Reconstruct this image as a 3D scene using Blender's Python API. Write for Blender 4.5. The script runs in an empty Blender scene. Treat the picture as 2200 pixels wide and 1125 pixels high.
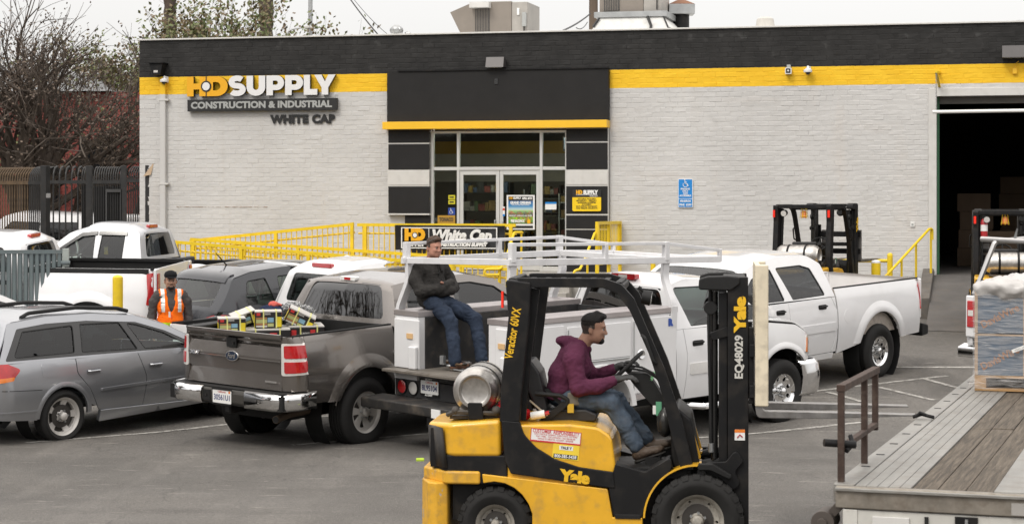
import bpy, math, random
import numpy as np
from mathutils import Vector, Matrix, noise
from mathutils.geometry import delaunay_2d_cdt
random.seed(7)
R = math.radians
S = bpy.context.scene
COL = S.collection

# ---------------------------------------------------------------- camera, sky, sun, exposure
F, H0, HZ = 4200.0, 2.85, 430.0          # focal length in photo pixels, eye height, horizon row
cd = bpy.data.cameras.new('camera'); cam = bpy.data.objects.new('camera', cd); COL.objects.link(cam)
cd.sensor_width = 36; cd.lens = F/2200*36
cam.location = (0, 0, H0); cam.rotation_euler = (R(90), 0, 0)
cd.shift_y = -(562.5-HZ)/2200
cd.clip_end = 2000; cd.clip_start = .1
cd.dof.use_dof = True; cd.dof.focus_distance = 24; cd.dof.aperture_fstop = 7.0
S.camera = cam
world = bpy.data.worlds.new('World'); S.world = world; world.use_nodes = True
nt = world.node_tree; nt.nodes.clear()
wo = nt.nodes.new('ShaderNodeOutputWorld')
sky = nt.nodes.new('ShaderNodeTexSky'); sky.sky_type = 'NISHITA'; sky.sun_disc = False
SUN_EL, SUN_AZ = R(48), R(215)           # high hazy sun behind the camera and to its left
sky.sun_elevation = SUN_EL; sky.sun_rotation = SUN_AZ
bg1 = nt.nodes.new('ShaderNodeBackground'); bg1.inputs[1].default_value = .05
hs0 = nt.nodes.new('ShaderNodeHueSaturation'); hs0.inputs['Saturation'].default_value = .25   # the blue is veiled by cloud
nt.links.new(sky.outputs[0], hs0.inputs['Color']); nt.links.new(hs0.outputs[0], bg1.inputs[0])
# overcast deck: brighter overhead than at the horizon, as under any even cloud cover
tc = nt.nodes.new('ShaderNodeTexCoord'); sp = nt.nodes.new('ShaderNodeSeparateXYZ')
nt.links.new(tc.outputs['Generated'], sp.inputs[0])
mr = nt.nodes.new('ShaderNodeMapRange'); mr.inputs['From Min'].default_value = 0; mr.inputs['From Max'].default_value = 1
mr.inputs['To Min'].default_value = .40; mr.inputs['To Max'].default_value = 1.75
nt.links.new(sp.outputs['Z'], mr.inputs['Value'])
bg2 = nt.nodes.new('ShaderNodeBackground'); bg2.inputs[0].default_value = (1.0, .955, .915, 1)
nt.links.new(mr.outputs[0], bg2.inputs[1])
ad = nt.nodes.new('ShaderNodeAddShader'); nt.links.new(bg1.outputs[0], ad.inputs[0]); nt.links.new(bg2.outputs[0], ad.inputs[1])
nt.links.new(ad.outputs[0], wo.inputs[0])
sl = bpy.data.lights.new('sun', 'SUN'); sl.energy = 1.25; sl.angle = R(18); sl.color = (1, .95, .87)
sun = bpy.data.objects.new('sun', sl); COL.objects.link(sun)
sd = Vector((math.sin(SUN_AZ)*math.cos(SUN_EL), math.cos(SUN_AZ)*math.cos(SUN_EL), math.sin(SUN_EL)))
sun.rotation_euler = sd.to_track_quat('Z', 'Y').to_euler(); sun.location = (0, -10, 30)
S.view_settings.view_transform = 'Standard'; S.view_settings.look = 'None'
S.view_settings.exposure = .22; S.view_settings.gamma = 1; S.view_settings.use_curve_mapping = False
S.render.engine = 'CYCLES'; S.cycles.max_bounces = 8; S.cycles.transparent_max_bounces = 16
S.cycles.use_denoising = True; S.cycles.caustics_reflective = False; S.cycles.caustics_refractive = False

# ---------------------------------------------------------------- geometry of the lot
def gz(Y):                                # the lot climbs gently towards the shop
    return min(max(0., (Y-24)*.05), .6)
def gp(px, py):                           # ground point under a pixel of the photograph (measuring aid)
    Y = 30.
    for _ in range(60): Y = .5*Y+.5*(H0-gz(Y))*F/max(py-HZ, 1)
    return Vector(((px-1100)/F*Y, Y, gz(Y)))
def wp(px, py, d=0.):                     # measuring aid: point of the shop front -> (along wall, height)
    k = (px-1100)/F
    Y = (42.04-d*1.03)/(1+.2452*k); X = k*Y
    s = (X+8.40-d*-.238)/.9712
    return s, H0-(py-HZ)*Y/F
def ws(px): return wp(px, HZ)[0]

# ---------------------------------------------------------------- materials
MATS = {}
def mat(name, col, rough=.5, metal=0., coat=0., var=.12, scale=3., bump=0., bscale=60., spec=.5, emit=0., dirt=0., stretch=None):
    if name in MATS: return MATS[name]
    m = bpy.data.materials.new(name); m.use_nodes = True; N = m.node_tree.nodes; L = m.node_tree.links
    b = N['Principled BSDF']; c = (*col, 1)
    b.inputs['Roughness'].default_value = rough; b.inputs['Metallic'].default_value = metal
    b.inputs['Coat Weight'].default_value = coat; b.inputs['Coat Roughness'].default_value = .06
    b.inputs['Specular IOR Level'].default_value = spec
    t = N.new('ShaderNodeTexCoord'); mp = N.new('ShaderNodeMapping')
    L.new(t.outputs['Object'], mp.inputs[0])
    if stretch: mp.inputs['Scale'].default_value = stretch
    n = N.new('ShaderNodeTexNoise'); n.inputs['Scale'].default_value = scale; n.inputs['Detail'].default_value = 6
    n.inputs['Roughness'].default_value = .65
    L.new(mp.outputs[0], n.inputs['Vector'])
    cr = N.new('ShaderNodeMapRange'); cr.inputs['From Min'].default_value = .3; cr.inputs['From Max'].default_value = .7
    cr.inputs['To Min'].default_value = 1-var; cr.inputs['To Max'].default_value = 1+var
    L.new(n.outputs['Fac'], cr.inputs['Value'])
    mx = N.new('ShaderNodeVectorMath'); mx.operation = 'SCALE'; mx.inputs[0].default_value = col
    L.new(cr.outputs[0], mx.inputs['Scale']); out = mx.outputs[0]
    if dirt:
        n2 = N.new('ShaderNodeTexNoise'); n2.inputs['Scale'].default_value = scale*2.3; n2.inputs['Detail'].default_value = 8
        L.new(t.outputs['Object'], n2.inputs['Vector'])
        r2 = N.new('ShaderNodeMapRange'); r2.inputs['From Min'].default_value = .5; r2.inputs['From Max'].default_value = .72
        r2.inputs['To Max'].default_value = dirt; L.new(n2.outputs['Fac'], r2.inputs['Value'])
        m2 = N.new('ShaderNodeMix'); m2.data_type = 'RGBA'; m2.inputs['B'].default_value = (.16, .13, .10, 1)
        L.new(r2.outputs[0], m2.inputs['Factor']); L.new(out, m2.inputs['A']); out = m2.outputs['Result']
    L.new(out, b.inputs['Base Color'])
    rr = N.new('ShaderNodeMapRange'); rr.inputs['To Min'].default_value = max(.02, rough-.06); rr.inputs['To Max'].default_value = min(1, rough+.08)
    L.new(n.outputs['Fac'], rr.inputs['Value'])
    if var > .06 or dirt > .2: L.new(rr.outputs[0], b.inputs['Roughness'])
    if bump:
        n3 = N.new('ShaderNodeTexNoise'); n3.inputs['Scale'].default_value = bscale; n3.inputs['Detail'].default_value = 3
        L.new(mp.outputs[0], n3.inputs['Vector'])
        bp = N.new('ShaderNodeBump'); bp.inputs['Strength'].default_value = bump; bp.inputs['Distance'].default_value = .01
        L.new(n3.outputs['Fac'], bp.inputs['Height']); L.new(bp.outputs[0], b.inputs['Normal'])
    if emit:
        b.inputs['Emission Color'].default_value = c; b.inputs['Emission Strength'].default_value = emit
    MATS[name] = m; return m
def glass(name, tint, refl=1.0, thru=.8):
    if name in MATS: return MATS[name]
    m = bpy.data.materials.new(name); m.use_nodes = True; N = m.node_tree.nodes; L = m.node_tree.links
    N.clear(); o = N.new('ShaderNodeOutputMaterial')
    tr = N.new('ShaderNodeBsdfTransparent'); tr.inputs[0].default_value = (*[c*thru for c in tint], 1)
    gl = N.new('ShaderNodeBsdfGlossy'); gl.inputs['Roughness'].default_value = .02; gl.inputs[0].default_value = (1, 1, 1, 1)
    fr = N.new('ShaderNodeFresnel'); fr.inputs[0].default_value = 1.5
    nz = N.new('ShaderNodeTexNoise'); nz.inputs['Scale'].default_value = 1.6
    bp = N.new('ShaderNodeBump'); bp.inputs['Strength'].default_value = .04; bp.inputs['Distance'].default_value = .02
    tx = N.new('ShaderNodeTexCoord'); L.new(tx.outputs['Object'], nz.inputs['Vector'])
    L.new(nz.outputs['Fac'], bp.inputs['Height']); L.new(bp.outputs[0], gl.inputs['Normal'])
    ml = N.new('ShaderNodeMath'); ml.operation = 'MULTIPLY'; ml.use_clamp = True; ml.inputs[1].default_value = refl
    L.new(fr.outputs[0], ml.inputs[0])
    mx = N.new('ShaderNodeMixShader'); L.new(ml.outputs[0], mx.inputs[0]); L.new(tr.outputs[0], mx.inputs[1]); L.new(gl.outputs[0], mx.inputs[2])
    L.new(mx.outputs[0], o.inputs[0]); MATS[name] = m; return m

WHITE = mat('white paint', (.74, .74, .745), .3, coat=1, var=.02, dirt=.07, scale=1.2)
SILVER = mat('silver paint', (.36, .37, .39), .30, .75, coat=1, var=.03)
LSILV = mat('pale silver paint', (.50, .51, .53), .35, .2, coat=.7, var=.03)
GREY = mat('grey metallic paint', (.225, .205, .188), .24, .85, coat=1, var=.04)
TAUPE = GREY
SUVP = mat('charcoal paint', (.026, .028, .033), .22, .4, coat=1, var=.05)
BLK = mat('black plastic', (.013, .013, .013), .6, spec=.3, var=.2, bump=.1, bscale=200)
BLKP = mat('black steel paint', (.0085, .0085, .009), .5, var=.15, spec=.25, dirt=.10)
BLKG = mat('gloss black trim', (.012, .012, .012), .15, coat=.6)
RUB = mat('tyre rubber', (.017, .0165, .016), .75, var=.2, scale=8, spec=.3)
CHR = mat('chrome', (.75, .75, .75), .09, 1., var=.03)
ALU = mat('bright alloy', (.52, .51, .50), .3, 1., var=.08)
ALUD = mat('weathered aluminium', (.50, .48, .45), .5, .45, var=.18, scale=5, bump=.15, dirt=.3, stretch=(1, 6, 6))
RIM = mat('wheel alloy', (.55, .53, .50), .38, .25, var=.1)
STEEL = mat('galvanised steel', (.42, .43, .43), .42, .8, var=.15)
REDL = mat('red lens', (.42, .012, .015), .12, coat=1, var=.2, scale=12)
REDB = mat('red reflector', (.95, .03, .01), .3, coat=.5, emit=.0)
AMB = mat('amber lens', (.75, .20, .02), .15, coat=1)
CLR = mat('clear lens', (.62, .60, .57), .1, coat=1)
YEL = mat('yellow rail paint', (.80, .56, .018), .42, var=.1, scale=5, dirt=.14)
YELW = (.86, .50, .022)
FLY = mat('forklift yellow', (.76, .41, .022), .32, coat=.5, var=.08, scale=4, dirt=.34)
def wearm(m, c, th, amt, st, sc=5.):
    N, L = m.node_tree.nodes, m.node_tree.links; b = N['Principled BSDF']; o = b.inputs['Base Color'].links[0].from_socket
    t = N.new('ShaderNodeTexCoord'); mp = N.new('ShaderNodeMapping'); mp.inputs['Scale'].default_value = st; L.new(t.outputs['Object'], mp.inputs[0])
    n = N.new('ShaderNodeTexNoise'); n.inputs['Scale'].default_value = sc; n.inputs['Detail'].default_value = 10; n.inputs['Roughness'].default_value = .72; L.new(mp.outputs[0], n.inputs['Vector'])
    r = N.new('ShaderNodeMapRange'); r.inputs['From Min'].default_value = th; r.inputs['From Max'].default_value = th+.025; r.inputs['To Max'].default_value = amt; L.new(n.outputs['Fac'], r.inputs['Value'])
    x = N.new('ShaderNodeMix'); x.data_type = 'RGBA'; x.inputs['B'].default_value = (*c, 1); L.new(r.outputs[0], x.inputs['Factor']); L.new(o, x.inputs['A']); L.new(x.outputs['Result'], b.inputs['Base Color'])
wearm(FLY, (.10, .065, .03), .68, .8, (1, 1, 7)); wearm(FLY, (.13, .10, .07), .70, .7, (2.5, 2.5, 2.5))
CREAM = mat('cream steel paint', (.70, .62, .47), .5, var=.09, dirt=.35, scale=5)
TRIM = mat('dark interior', (.03, .031, .034), .7)
SEATM = mat('seat fabric', (.05, .05, .055), .85, bump=.3)
SEATG = mat('tan interior', (.22, .20, .17), .8)
GLC = glass('clear car glass', (.70, .86, .80), 1.5, .8)
GLD = glass('privacy glass', (.42, .46, .50), 1.2, .62)
GLT = glass('mirror tinted glass', (.16, .15, .14), 2.4, .3)
GLS = glass('shop glass', (.85, .9, .85), .75, .85)

# ---------------------------------------------------------------- object helpers
def link(o, parent=None):
    COL.objects.link(o)
    if parent is not None: o.parent = parent
    return o
def tag(o, label=None, cat=None, group=None, kind=None):
    if label: o['label'] = label
    if cat: o['category'] = cat
    if group: o['group'] = group
    if kind: o['kind'] = kind
    return o
def empty(name, loc=(0, 0, 0), rz=0., label=None, cat=None, group=None, parent=None):
    o = bpy.data.objects.new(name, None); o.location = loc; o.rotation_euler = (0, 0, rz); o.empty_display_size = .2
    link(o, parent); tag(o, label, cat, group); return o
def on_ground(o, X, Y, th, dz=0.):        # stand a thing on the lot, tipped with its slope
    n = Vector((0, -(gz(Y+1.2)-gz(Y-1.2))/2.4, 1)).normalized()
    f = Vector((math.cos(th), math.sin(th), 0)); f = (f-n*f.dot(n)).normalized(); l = n.cross(f)
    M = Matrix((f, l, n)).transposed().to_4x4(); M.translation = Vector((X, Y, gz(Y)+dz)); o.matrix_world = M
    o.location = M.translation; o.rotation_euler = M.to_euler()
def clone(o, parent=None):
    c = o.copy(); COL.objects.link(c); c.parent = parent
    for ch in list(o.children): clone(ch, c)
    return c
def mesh_ob(name, V, Fc, m, parent=None, smooth=None, sharp=35, mids=None, ms=None):
    me = bpy.data.meshes.new(name); me.from_pydata([tuple(v) for v in V], [], [tuple(f) for f in Fc])
    for mm in (ms or [m]): me.materials.append(mm)
    if mids is not None: me.polygons.foreach_set('material_index', mids)
    if smooth is not False:
        me.polygons.foreach_set('use_smooth', [True]*len(me.polygons)); me.set_sharp_from_angle(angle=R(sharp))
    me.update()
    return link(bpy.data.objects.new(name, me), parent)
def fillet(P, n=5):                       # points (x,y[,z]) with optional radius dict entries ((..), r)
    out = []; k = len(P)
    for i, q in enumerate(P):
        if isinstance(q[0], (tuple, list, Vector)): p, r = Vector(q[0]), q[1]
        else: p, r = Vector(q), 0
        if r <= 0: out.append(p); continue
        def pos(j):
            t = P[j % k]; return Vector(t[0]) if isinstance(t[0], (tuple, list, Vector)) else Vector(t)
        a = (pos(i-1)-p); b = (pos(i+1)-p)
        if a.length < 1e-6 or b.length < 1e-6: out.append(p); continue
        ang = a.angle(b); d = min(r/math.tan(ang/2), a.length*.49, b.length*.49)
        a.normalize(); b.normalize(); p0 = p+a*d; p1 = p+b*d
        for j in range(n+1):
            t = j/n; out.append(p0*(1-t)**2+p*2*t*(1-t)+p1*t*t)
    return out
def arc(cx, cz, r, a0, a1, n=16, rz=None):
    rz = rz or r
    return [(cx+r*math.cos(R(a0+(a1-a0)*i/n)), cz+rz*math.sin(R(a0+(a1-a0)*i/n))) for i in range(n+1)]
def inpoly(P, poly):
    x, y = P[:, 0], P[:, 1]; c = np.zeros(len(P), bool); q = np.asarray(poly); n = len(q); j = n-1
    for i in range(n):
        xi, yi = q[i]; xj, yj = q[j]
        with np.errstate(divide='ignore', invalid='ignore'):
            m = ((yi > y) != (yj > y)) & (x < (xj-xi)*(y-yi)/(yj-yi+1e-30)+xi)
        c ^= m; j = i
    return c
def dens(poly, step):
    o = []; n = len(poly)
    for i in range(n):
        a = Vector(poly[i][:2]); b = Vector(poly[(i+1) % n][:2]); k = max(1, int((b-a).length/step+.5))
        for j in range(k): o.append(a.lerp(b, j/k))
    return o
def panel(name, poly, fn, m, parent=None, out=None, step=.1, holes=(), thick=.018, inset=0., ms=None):
    """curved sheet: a 2-D outline with holes laid on the surface fn(u, v), with returned edges"""
    loops = [dens(fillet(poly), step)]+[dens(fillet(h), step) for h in holes]
    pts = []; edges = []; rng = []
    for lp in loops:
        b = len(pts); n = len(lp); pts += lp; rng.append((b, n))
        edges += [(b+i, b+(i+1) % n) for i in range(n)]
    A = np.array([tuple(p) for p in pts]); mn = A.min(0); mxx = A.max(0)
    gx = np.arange(mn[0]+step*.5, mxx[0], step); gy = np.arange(mn[1]+step*.5, mxx[1], step)
    if len(gx) and len(gy):
        G = np.array([(a, b) for a in gx for b in gy])
        k = inpoly(G, loops[0])
        for lp in loops[1:]: k &= ~inpoly(G, lp)
        G = G[k]
        if len(G):
            dd = np.min(((G[:, None, :]-A[None, :, :])**2).sum(2), axis=1); G = G[dd > (step*.45)**2]
            pts += [Vector(g) for g in G]
    V2, E, T, *_ = delaunay_2d_cdt([Vector(p) for p in pts], edges, [], 0, 1e-6)
    T = [t for t in T if len(t) == 3]
    C = np.array([tuple((V2[t[0]]+V2[t[1]]+V2[t[2]])/3) for t in T])
    k = inpoly(C, loops[0])
    for lp in loops[1:]: k &= ~inpoly(C, lp)
    T = [t for t, q in zip(T, k) if q]
    out = Vector(out) if out is not None else None
    e = .004
    P3 = []; N3 = []
    for p in V2:
        u, v = p; q = Vector(fn(u, v)); du = Vector(fn(u+e, v))-Vector(fn(u-e, v)); dv = Vector(fn(u, v+e))-Vector(fn(u, v-e))
        n = du.cross(dv)
        n = n.normalized() if n.length > 1e-12 else Vector((0, 0, 1))
        P3.append(q); N3.append(n)
    if out is None: out = Vector((0, 0, 1))
    sg = 1 if sum(n.dot(out) for n in N3) >= 0 else -1
    N3 = [n*sg for n in N3]
    if inset: P3 = [p-n*inset for p, n in zip(P3, N3)]
    t0 = T[0] if T else None; Fc = []
    for t in T:
        a, b, c = (P3[i] for i in t)
        if (b-a).cross(c-a).dot(N3[t[0]]) < 0: t = (t[0], t[2], t[1])
        Fc.append(tuple(t))
    V = list(P3); NN = list(N3); nf = len(Fc)
    if thick:
        from collections import Counter
        ec = {}
        for t in Fc:
            for i in range(3):
                a, b = t[i], t[(i+1) % 3]; ec[(a, b)] = 1
        for (a, b) in list(ec):
            if (b, a) in ec: continue
            i0 = len(V); n = ((N3[a]+N3[b])/2); d = (P3[b]-P3[a]).cross(n)
            d = d.normalized() if d.length > 1e-9 else n
            V += [P3[a], P3[b], P3[b]-N3[b]*thick, P3[a]-N3[a]*thick]
            na = (n*.5+d).normalized(); NN += [na, na, d, d]
            Fc.append((i0+1, i0, i0+3, i0+2))
    me = bpy.data.meshes.new(name); me.from_pydata([tuple(v) for v in V], [], Fc); me.materials.append(m)
    me.polygons.foreach_set('use_smooth', [True]*len(me.polygons))
    me.update()
    if len(me.vertices) == len(NN): me.normals_split_custom_set_from_vertices([tuple(n) for n in NN])
    return link(bpy.data.objects.new(name, me), parent)

class MB:
    def __init__(s): s.V = []; s.F = []; s.M = []
    def add(s, V, Fc, mi=0):
        b = len(s.V); s.V += [Vector(v) for v in V]; s.F += [tuple(b+i for i in f) for f in Fc]; s.M += [mi]*len(Fc); return s
    def bx(s, x0, x1, y0, y1, z0, z1, mi=0):
        return s.add([(x0, y0, z0), (x1, y0, z0), (x1, y1, z0), (x0, y1, z0), (x0, y0, z1), (x1, y0, z1), (x1, y1, z1), (x0, y1, z1)],
                     [(0, 3, 2, 1), (4, 5, 6, 7), (0, 1, 5, 4), (1, 2, 6, 5), (2, 3, 7, 6), (3, 0, 4, 7)], mi)
    def bar(s, a, b, w, h, up=(0, 0, 1), mi=0):       # rectangular bar from a to b
        a, b = Vector(a), Vector(b); d = (b-a).normalized(); u = Vector(up); sd_ = d.cross(u)
        if sd_.length < 1e-5: sd_ = d.cross(Vector((1, 0, 0)))
        sd_.normalize(); u = sd_.cross(d); sd_ *= w/2; u *= h/2
        return s.add([a-sd_-u, a+sd_-u, a+sd_+u, a-sd_+u, b-sd_-u, b+sd_-u, b+sd_+u, b-sd_+u],
                     [(0, 1, 2, 3), (7, 6, 5, 4), (0, 4, 5, 1), (1, 5, 6, 2), (2, 6, 7, 3), (3, 7, 4, 0)], mi)
    def prism(s, P, plane, a, b, mi=0):
        P = fillet(P); n = len(P)
        if sum(P[i][0]*P[(i+1) % n][1]-P[(i+1) % n][0]*P[i][1] for i in range(n)) < 0: P = P[::-1]
        f = {'xz': lambda p, t: (p[0], t, p[1]), 'xy': lambda p, t: (p[0], p[1], t), 'yz': lambda p, t: (t, p[0], p[1])}[plane]
        V = [f(p, a) for p in P]+[f(p, b) for p in P]
        Fc = [tuple(range(n)), tuple(range(2*n-1, n-1, -1))]+[(i, i+n, (i+1) % n+n, (i+1) % n) for i in range(n)]
        return s.add(V, Fc, mi)
    def cyl(s, a, b, r, r1=None, n=16, mi=0):
        a, b = Vector(a), Vector(b); r1 = r if r1 is None else r1; d = (b-a).normalized()
        u = d.orthogonal().normalized(); w = d.cross(u); V = []
        for p, q in ((a, r), (b, r1)):
            V += [p+(u*math.cos(2*math.pi*i/n)+w*math.sin(2*math.pi*i/n))*q for i in range(n)]
        Fc = [(i, (i+1) % n, (i+1) % n+n, i+n) for i in range(n)]+[tuple(range(n-1, -1, -1)), tuple(range(n, 2*n))]
        return s.add(V, Fc, mi)
    def tube(s, P, r, n=8, closed=False, mi=0, fil=0):
        P = [Vector(p) for p in P]
        if fil: P = fillet([(p, fil) if 0 < i < len(P)-1 or closed else p for i, p in enumerate(P)], 4)
        k = len(P); V = []; t0 = None; u = None
        for i in range(k):
            a = P[i-1] if (i > 0 or closed) else P[i]; b = P[(i+1) % k] if (i < k-1 or closed) else P[i]
            t = (b-a).normalized()
            if u is None: u = t.orthogonal().normalized()
            else: u = (u-t*u.dot(t)).normalized()
            w = t.cross(u); rr = r[i] if isinstance(r, (list, tuple)) else r
            V += [P[i]+(u*math.cos(2*math.pi*j/n)+w*math.sin(2*math.pi*j/n))*rr for j in range(n)]
        Fc = []
        for i in range(k if closed else k-1):
            for j in range(n):
                Fc.append((i*n+j, i*n+(j+1) % n, ((i+1) % k)*n+(j+1) % n, ((i+1) % k)*n+j))
        if not closed: Fc += [tuple(range(n-1, -1, -1)), tuple(range((k-1)*n, k*n))]
        return s.add(V, Fc, mi)
    def lathe(s, prof, o, ax, n=32, mi=0):             # prof: (radius, along axis)
        o = Vector(o); d = Vector(ax).normalized(); u = d.orthogonal().normalized(); w = d.cross(u); V = []; m = len(prof)
        for r, h in prof: V += [o+d*h+(u*math.cos(2*math.pi*i/n)+w*math.sin(2*math.pi*i/n))*r for i in range(n)]
        Fc = [(j*n+i, j*n+(i+1) % n, (j+1)*n+(i+1) % n, (j+1)*n+i) for j in range(m-1) for i in range(n)]
        return s.add(V, Fc, mi)
    def ball(s, c, r, n=12, sc=(1, 1, 1), mi=0):
        V = []; m = n//2
        for j in range(m+1):
            t = math.pi*j/m
            V += [(c[0]+r*sc[0]*math.sin(t)*math.cos(2*math.pi*i/n), c[1]+r*sc[1]*math.sin(t)*math.sin(2*math.pi*i/n), c[2]+r*sc[2]*math.cos(t)) for i in range(n)]
        return s.add(V, [(j*n+i, (j+1)*n+i, (j+1)*n+(i+1) % n, j*n+(i+1) % n) for j in range(m) for i in range(n)], mi)
    def ob(s, name, m, parent=None, bevel=0, seg=2, smooth=True, sharp=35, label=None):
        ms = m if isinstance(m, (list, tuple)) else [m]
        o = mesh_ob(name, s.V, s.F, ms[0], parent, smooth, sharp, s.M if len(ms) > 1 else None, ms)
        if bevel:
            b = o.modifiers.new('bevel', 'BEVEL'); b.width = bevel; b.segments = seg; b.limit_method = 'ANGLE'; b.angle_limit = R(30)
            b.harden_normals = True
        if label: o['label'] = label
        return o
def text(name, s, size, m, parent, loc, rot, bold=0., ext=.002, align='CENTER', shear=0., sx=1., space=1., width=None):
    """flat lettering as mesh; rot is an Euler; width squeezes the line to a length"""
    c = bpy.data.curves.new('t', 'FONT'); c.body = s; c.size = size; c.offset = bold; c.extrude = ext; c.align_x = align
    c.align_y = 'CENTER'; c.shear = shear; c.space_character = space; c.resolution_u = 3
    o = bpy.data.objects.new('t', c); COL.objects.link(o)
    dg = bpy.context.evaluated_depsgraph_get(); me = bpy.data.meshes.new_from_object(o.evaluated_get(dg))
    COL.objects.unlink(o); bpy.data.objects.remove(o)
    if len(me.vertices):
        xs = [v.co.x for v in me.vertices]; w = max(xs)-min(xs); k = (width/w) if width else sx; cx = (max(xs)+min(xs))/2 if align == 'CENTER' else 0
        for v in me.vertices: v.co.x = (v.co.x-cx)*k
    me.materials.clear(); me.materials.append(m)
    q = bpy.data.objects.new(name, me); q.location = loc; q.rotation_euler = rot
    return link(q, parent)
# ================================================================ GROUND
def paint_nodes(m):
    return m.node_tree.nodes, m.node_tree.links
def asphalt():
    m = bpy.data.materials.new('asphalt'); m.use_nodes = True; N, L = paint_nodes(m); b = N['Principled BSDF']
    g = N.new('ShaderNodeNewGeometry'); P = g.outputs['Position']
    def nz(sc, det=8, st=None, ro=.6):
        n = N.new('ShaderNodeTexNoise'); n.inputs['Scale'].default_value = sc; n.inputs['Detail'].default_value = det
        n.inputs['Roughness'].default_value = ro
        if st:
            mp = N.new('ShaderNodeMapping'); mp.inputs['Scale'].default_value = st[:3]; mp.inputs['Rotation'].default_value = (0, 0, st[3])
            L.new(P, mp.inputs[0]); L.new(mp.outputs[0], n.inputs['Vector'])
        else: L.new(P, n.inputs['Vector'])
        return n.outputs['Fac']
    def mr(x, a, b_, c, d):
        q = N.new('ShaderNodeMapRange'); q.inputs['From Min'].default_value = a; q.inputs['From Max'].default_value = b_
        q.inputs['To Min'].default_value = c; q.inputs['To Max'].default_value = d; L.new(x, q.inputs['Value']); return q.outputs[0]
    def mix(f, A, B):
        q = N.new('ShaderNodeMix'); q.data_type = 'RGBA'
        if hasattr(f, 'links'): L.new(f, q.inputs['Factor'])
        else: q.inputs['Factor'].default_value = f
        for k, v in (('A', A), ('B', B)):
            if isinstance(v, tuple): q.inputs[k].default_value = (*v, 1)
            else: L.new(v, q.inputs[k])
        return q.outputs['Result']
    c = mix(mr(nz(.22), .38, .62, 0, 1), (.066, .061, .055), (.134, .124, .112))
    c = mix(mr(nz(1.3, 8, (1, .22, 1, .35)), .48, .68, 0, .7), c, (.19, .176, .158))       # worn wheel tracks
    c = mix(mr(nz(.9, 8, (.35, 1.6, 1, -.5)), .54, .68, 0, .7), c, (.060, .055, .050))     # oil and sealer
    c = mix(mr(nz(.55, 9, (1.8, .5, 1, .8), .75), .60, .66, 0, .45), c, (.070, .064, .058))
    c = mix(mr(nz(2.6, 10, (.6, 3.0, 1, .1), .7), .59, .69, 0, .85), c, (.36, .335, .295))  # pale scuffs
    c = mix(mr(nz(3.4, 10, (.5, 3.2, 1, -.2), .72), .61, .67, 0, .75), c, (.040, .037, .034))  # black scuffs
    vo = N.new('ShaderNodeTexVoronoi'); vo.feature = 'DISTANCE_TO_EDGE'; vo.inputs['Scale'].default_value = .34
    ds = N.new('ShaderNodeTexNoise'); ds.inputs['Scale'].default_value = 1.3; ds.inputs['Detail'].default_value = 8; L.new(P, ds.inputs['Vector'])
    va = N.new('ShaderNodeVectorMath'); va.operation = 'SCALE'; va.inputs['Scale'].default_value = 1.6; L.new(ds.outputs['Color'], va.inputs[0])
    vb = N.new('ShaderNodeVectorMath'); L.new(P, vb.inputs[0]); L.new(va.outputs[0], vb.inputs[1]); L.new(vb.outputs[0], vo.inputs['Vector'])
    c = mix(mr(vo.outputs['Distance'], .004, .0012, 0, .75), c, (.035, .032, .03))          # cracks
    c = mix(mr(nz(26, 5), .35, .7, 0, .75), c, (.055, .051, .046))
    sp_ = nz(95, 3); c = mix(mr(sp_, .55, .66, 0, .85), c, (.30, .28, .25))
    L.new(c, b.inputs['Base Color'])
    L.new(mr(nz(.9), .3, .7, .72, .92), b.inputs['Roughness'])
    bp = N.new('ShaderNodeBump'); bp.inputs['Strength'].default_value = .5; bp.inputs['Distance'].default_value = .01
    L.new(nz(70, 4), bp.inputs['Height']); L.new(bp.outputs[0], b.inputs['Normal']); return m
ASPH = asphalt()
ys = [-400, -60, -10, 5, 12, 16, 20]+[22+.5*i for i in range(32)]+[38, 45, 60, 90, 200, 900]
xs = [-600, -60, -30]+[-20+2*i for i in range(21)]+[30, 60, 600]
V = [(x, y, gz(y)) for y in ys for x in xs]; n = len(xs)
lot = mesh_ob('parking_lot', V, [(j*n+i, j*n+i+1, (j+1)*n+i+1, (j+1)*n+i) for j in range(len(ys)-1) for i in range(n-1)], ASPH, sharp=80)
tag(lot, kind='structure')

# painted stall lines, worn
def worn(name, col, thr=.5):
    m = bpy.data.materials.new(name); m.use_nodes = True; N, L = paint_nodes(m); b = N['Principled BSDF']
    b.inputs['Base Color'].default_value = (*col, 1); b.inputs['Roughness'].default_value = .8
    g = N.new('ShaderNodeNewGeometry'); n1 = N.new('ShaderNodeTexNoise'); n1.inputs['Scale'].default_value = 9; n1.inputs['Detail'].default_value = 9
    n1.inputs['Roughness'].default_value = .75; L.new(g.outputs['Position'], n1.inputs['Vector'])
    r = N.new('ShaderNodeMapRange'); r.inputs['From Min'].default_value = thr-.12; r.inputs['From Max'].default_value = thr+.12
    L.new(n1.outputs['Fac'], r.inputs['Value'])
    t = N.new('ShaderNodeBsdfTransparent'); mx = N.new('ShaderNodeMixShader'); o = N['Material Output']
    L.new(r.outputs[0], mx.inputs[0]); L.new(b.outputs[0], mx.inputs[1]); L.new(t.outputs[0], mx.inputs[2]); L.new(mx.outputs[0], o.inputs[0])
    return m
LINE = worn('worn white line', (.40, .385, .355), .56)
def stripe(px0, py0, px1, py1, w=.09, lift=.006):
    a, b = gp(px0, py0), gp(px1, py1); d = (b-a); n = max(2, int(d.length/.5)); s = Vector((-d.y, d.x, 0)).normalized()*w/2; V = []
    for i in range(n+1):
        p = a.lerp(b, i/n)
        for q in (p+s, p-s): V.append((q.x, q.y, gz(q.y)+lift))
    o = mesh_ob('parking_line', V, [(2*i, 2*i+1, 2*i+3, 2*i+2) for i in range(n)], LINE); tag(o, kind='structure')
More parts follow.
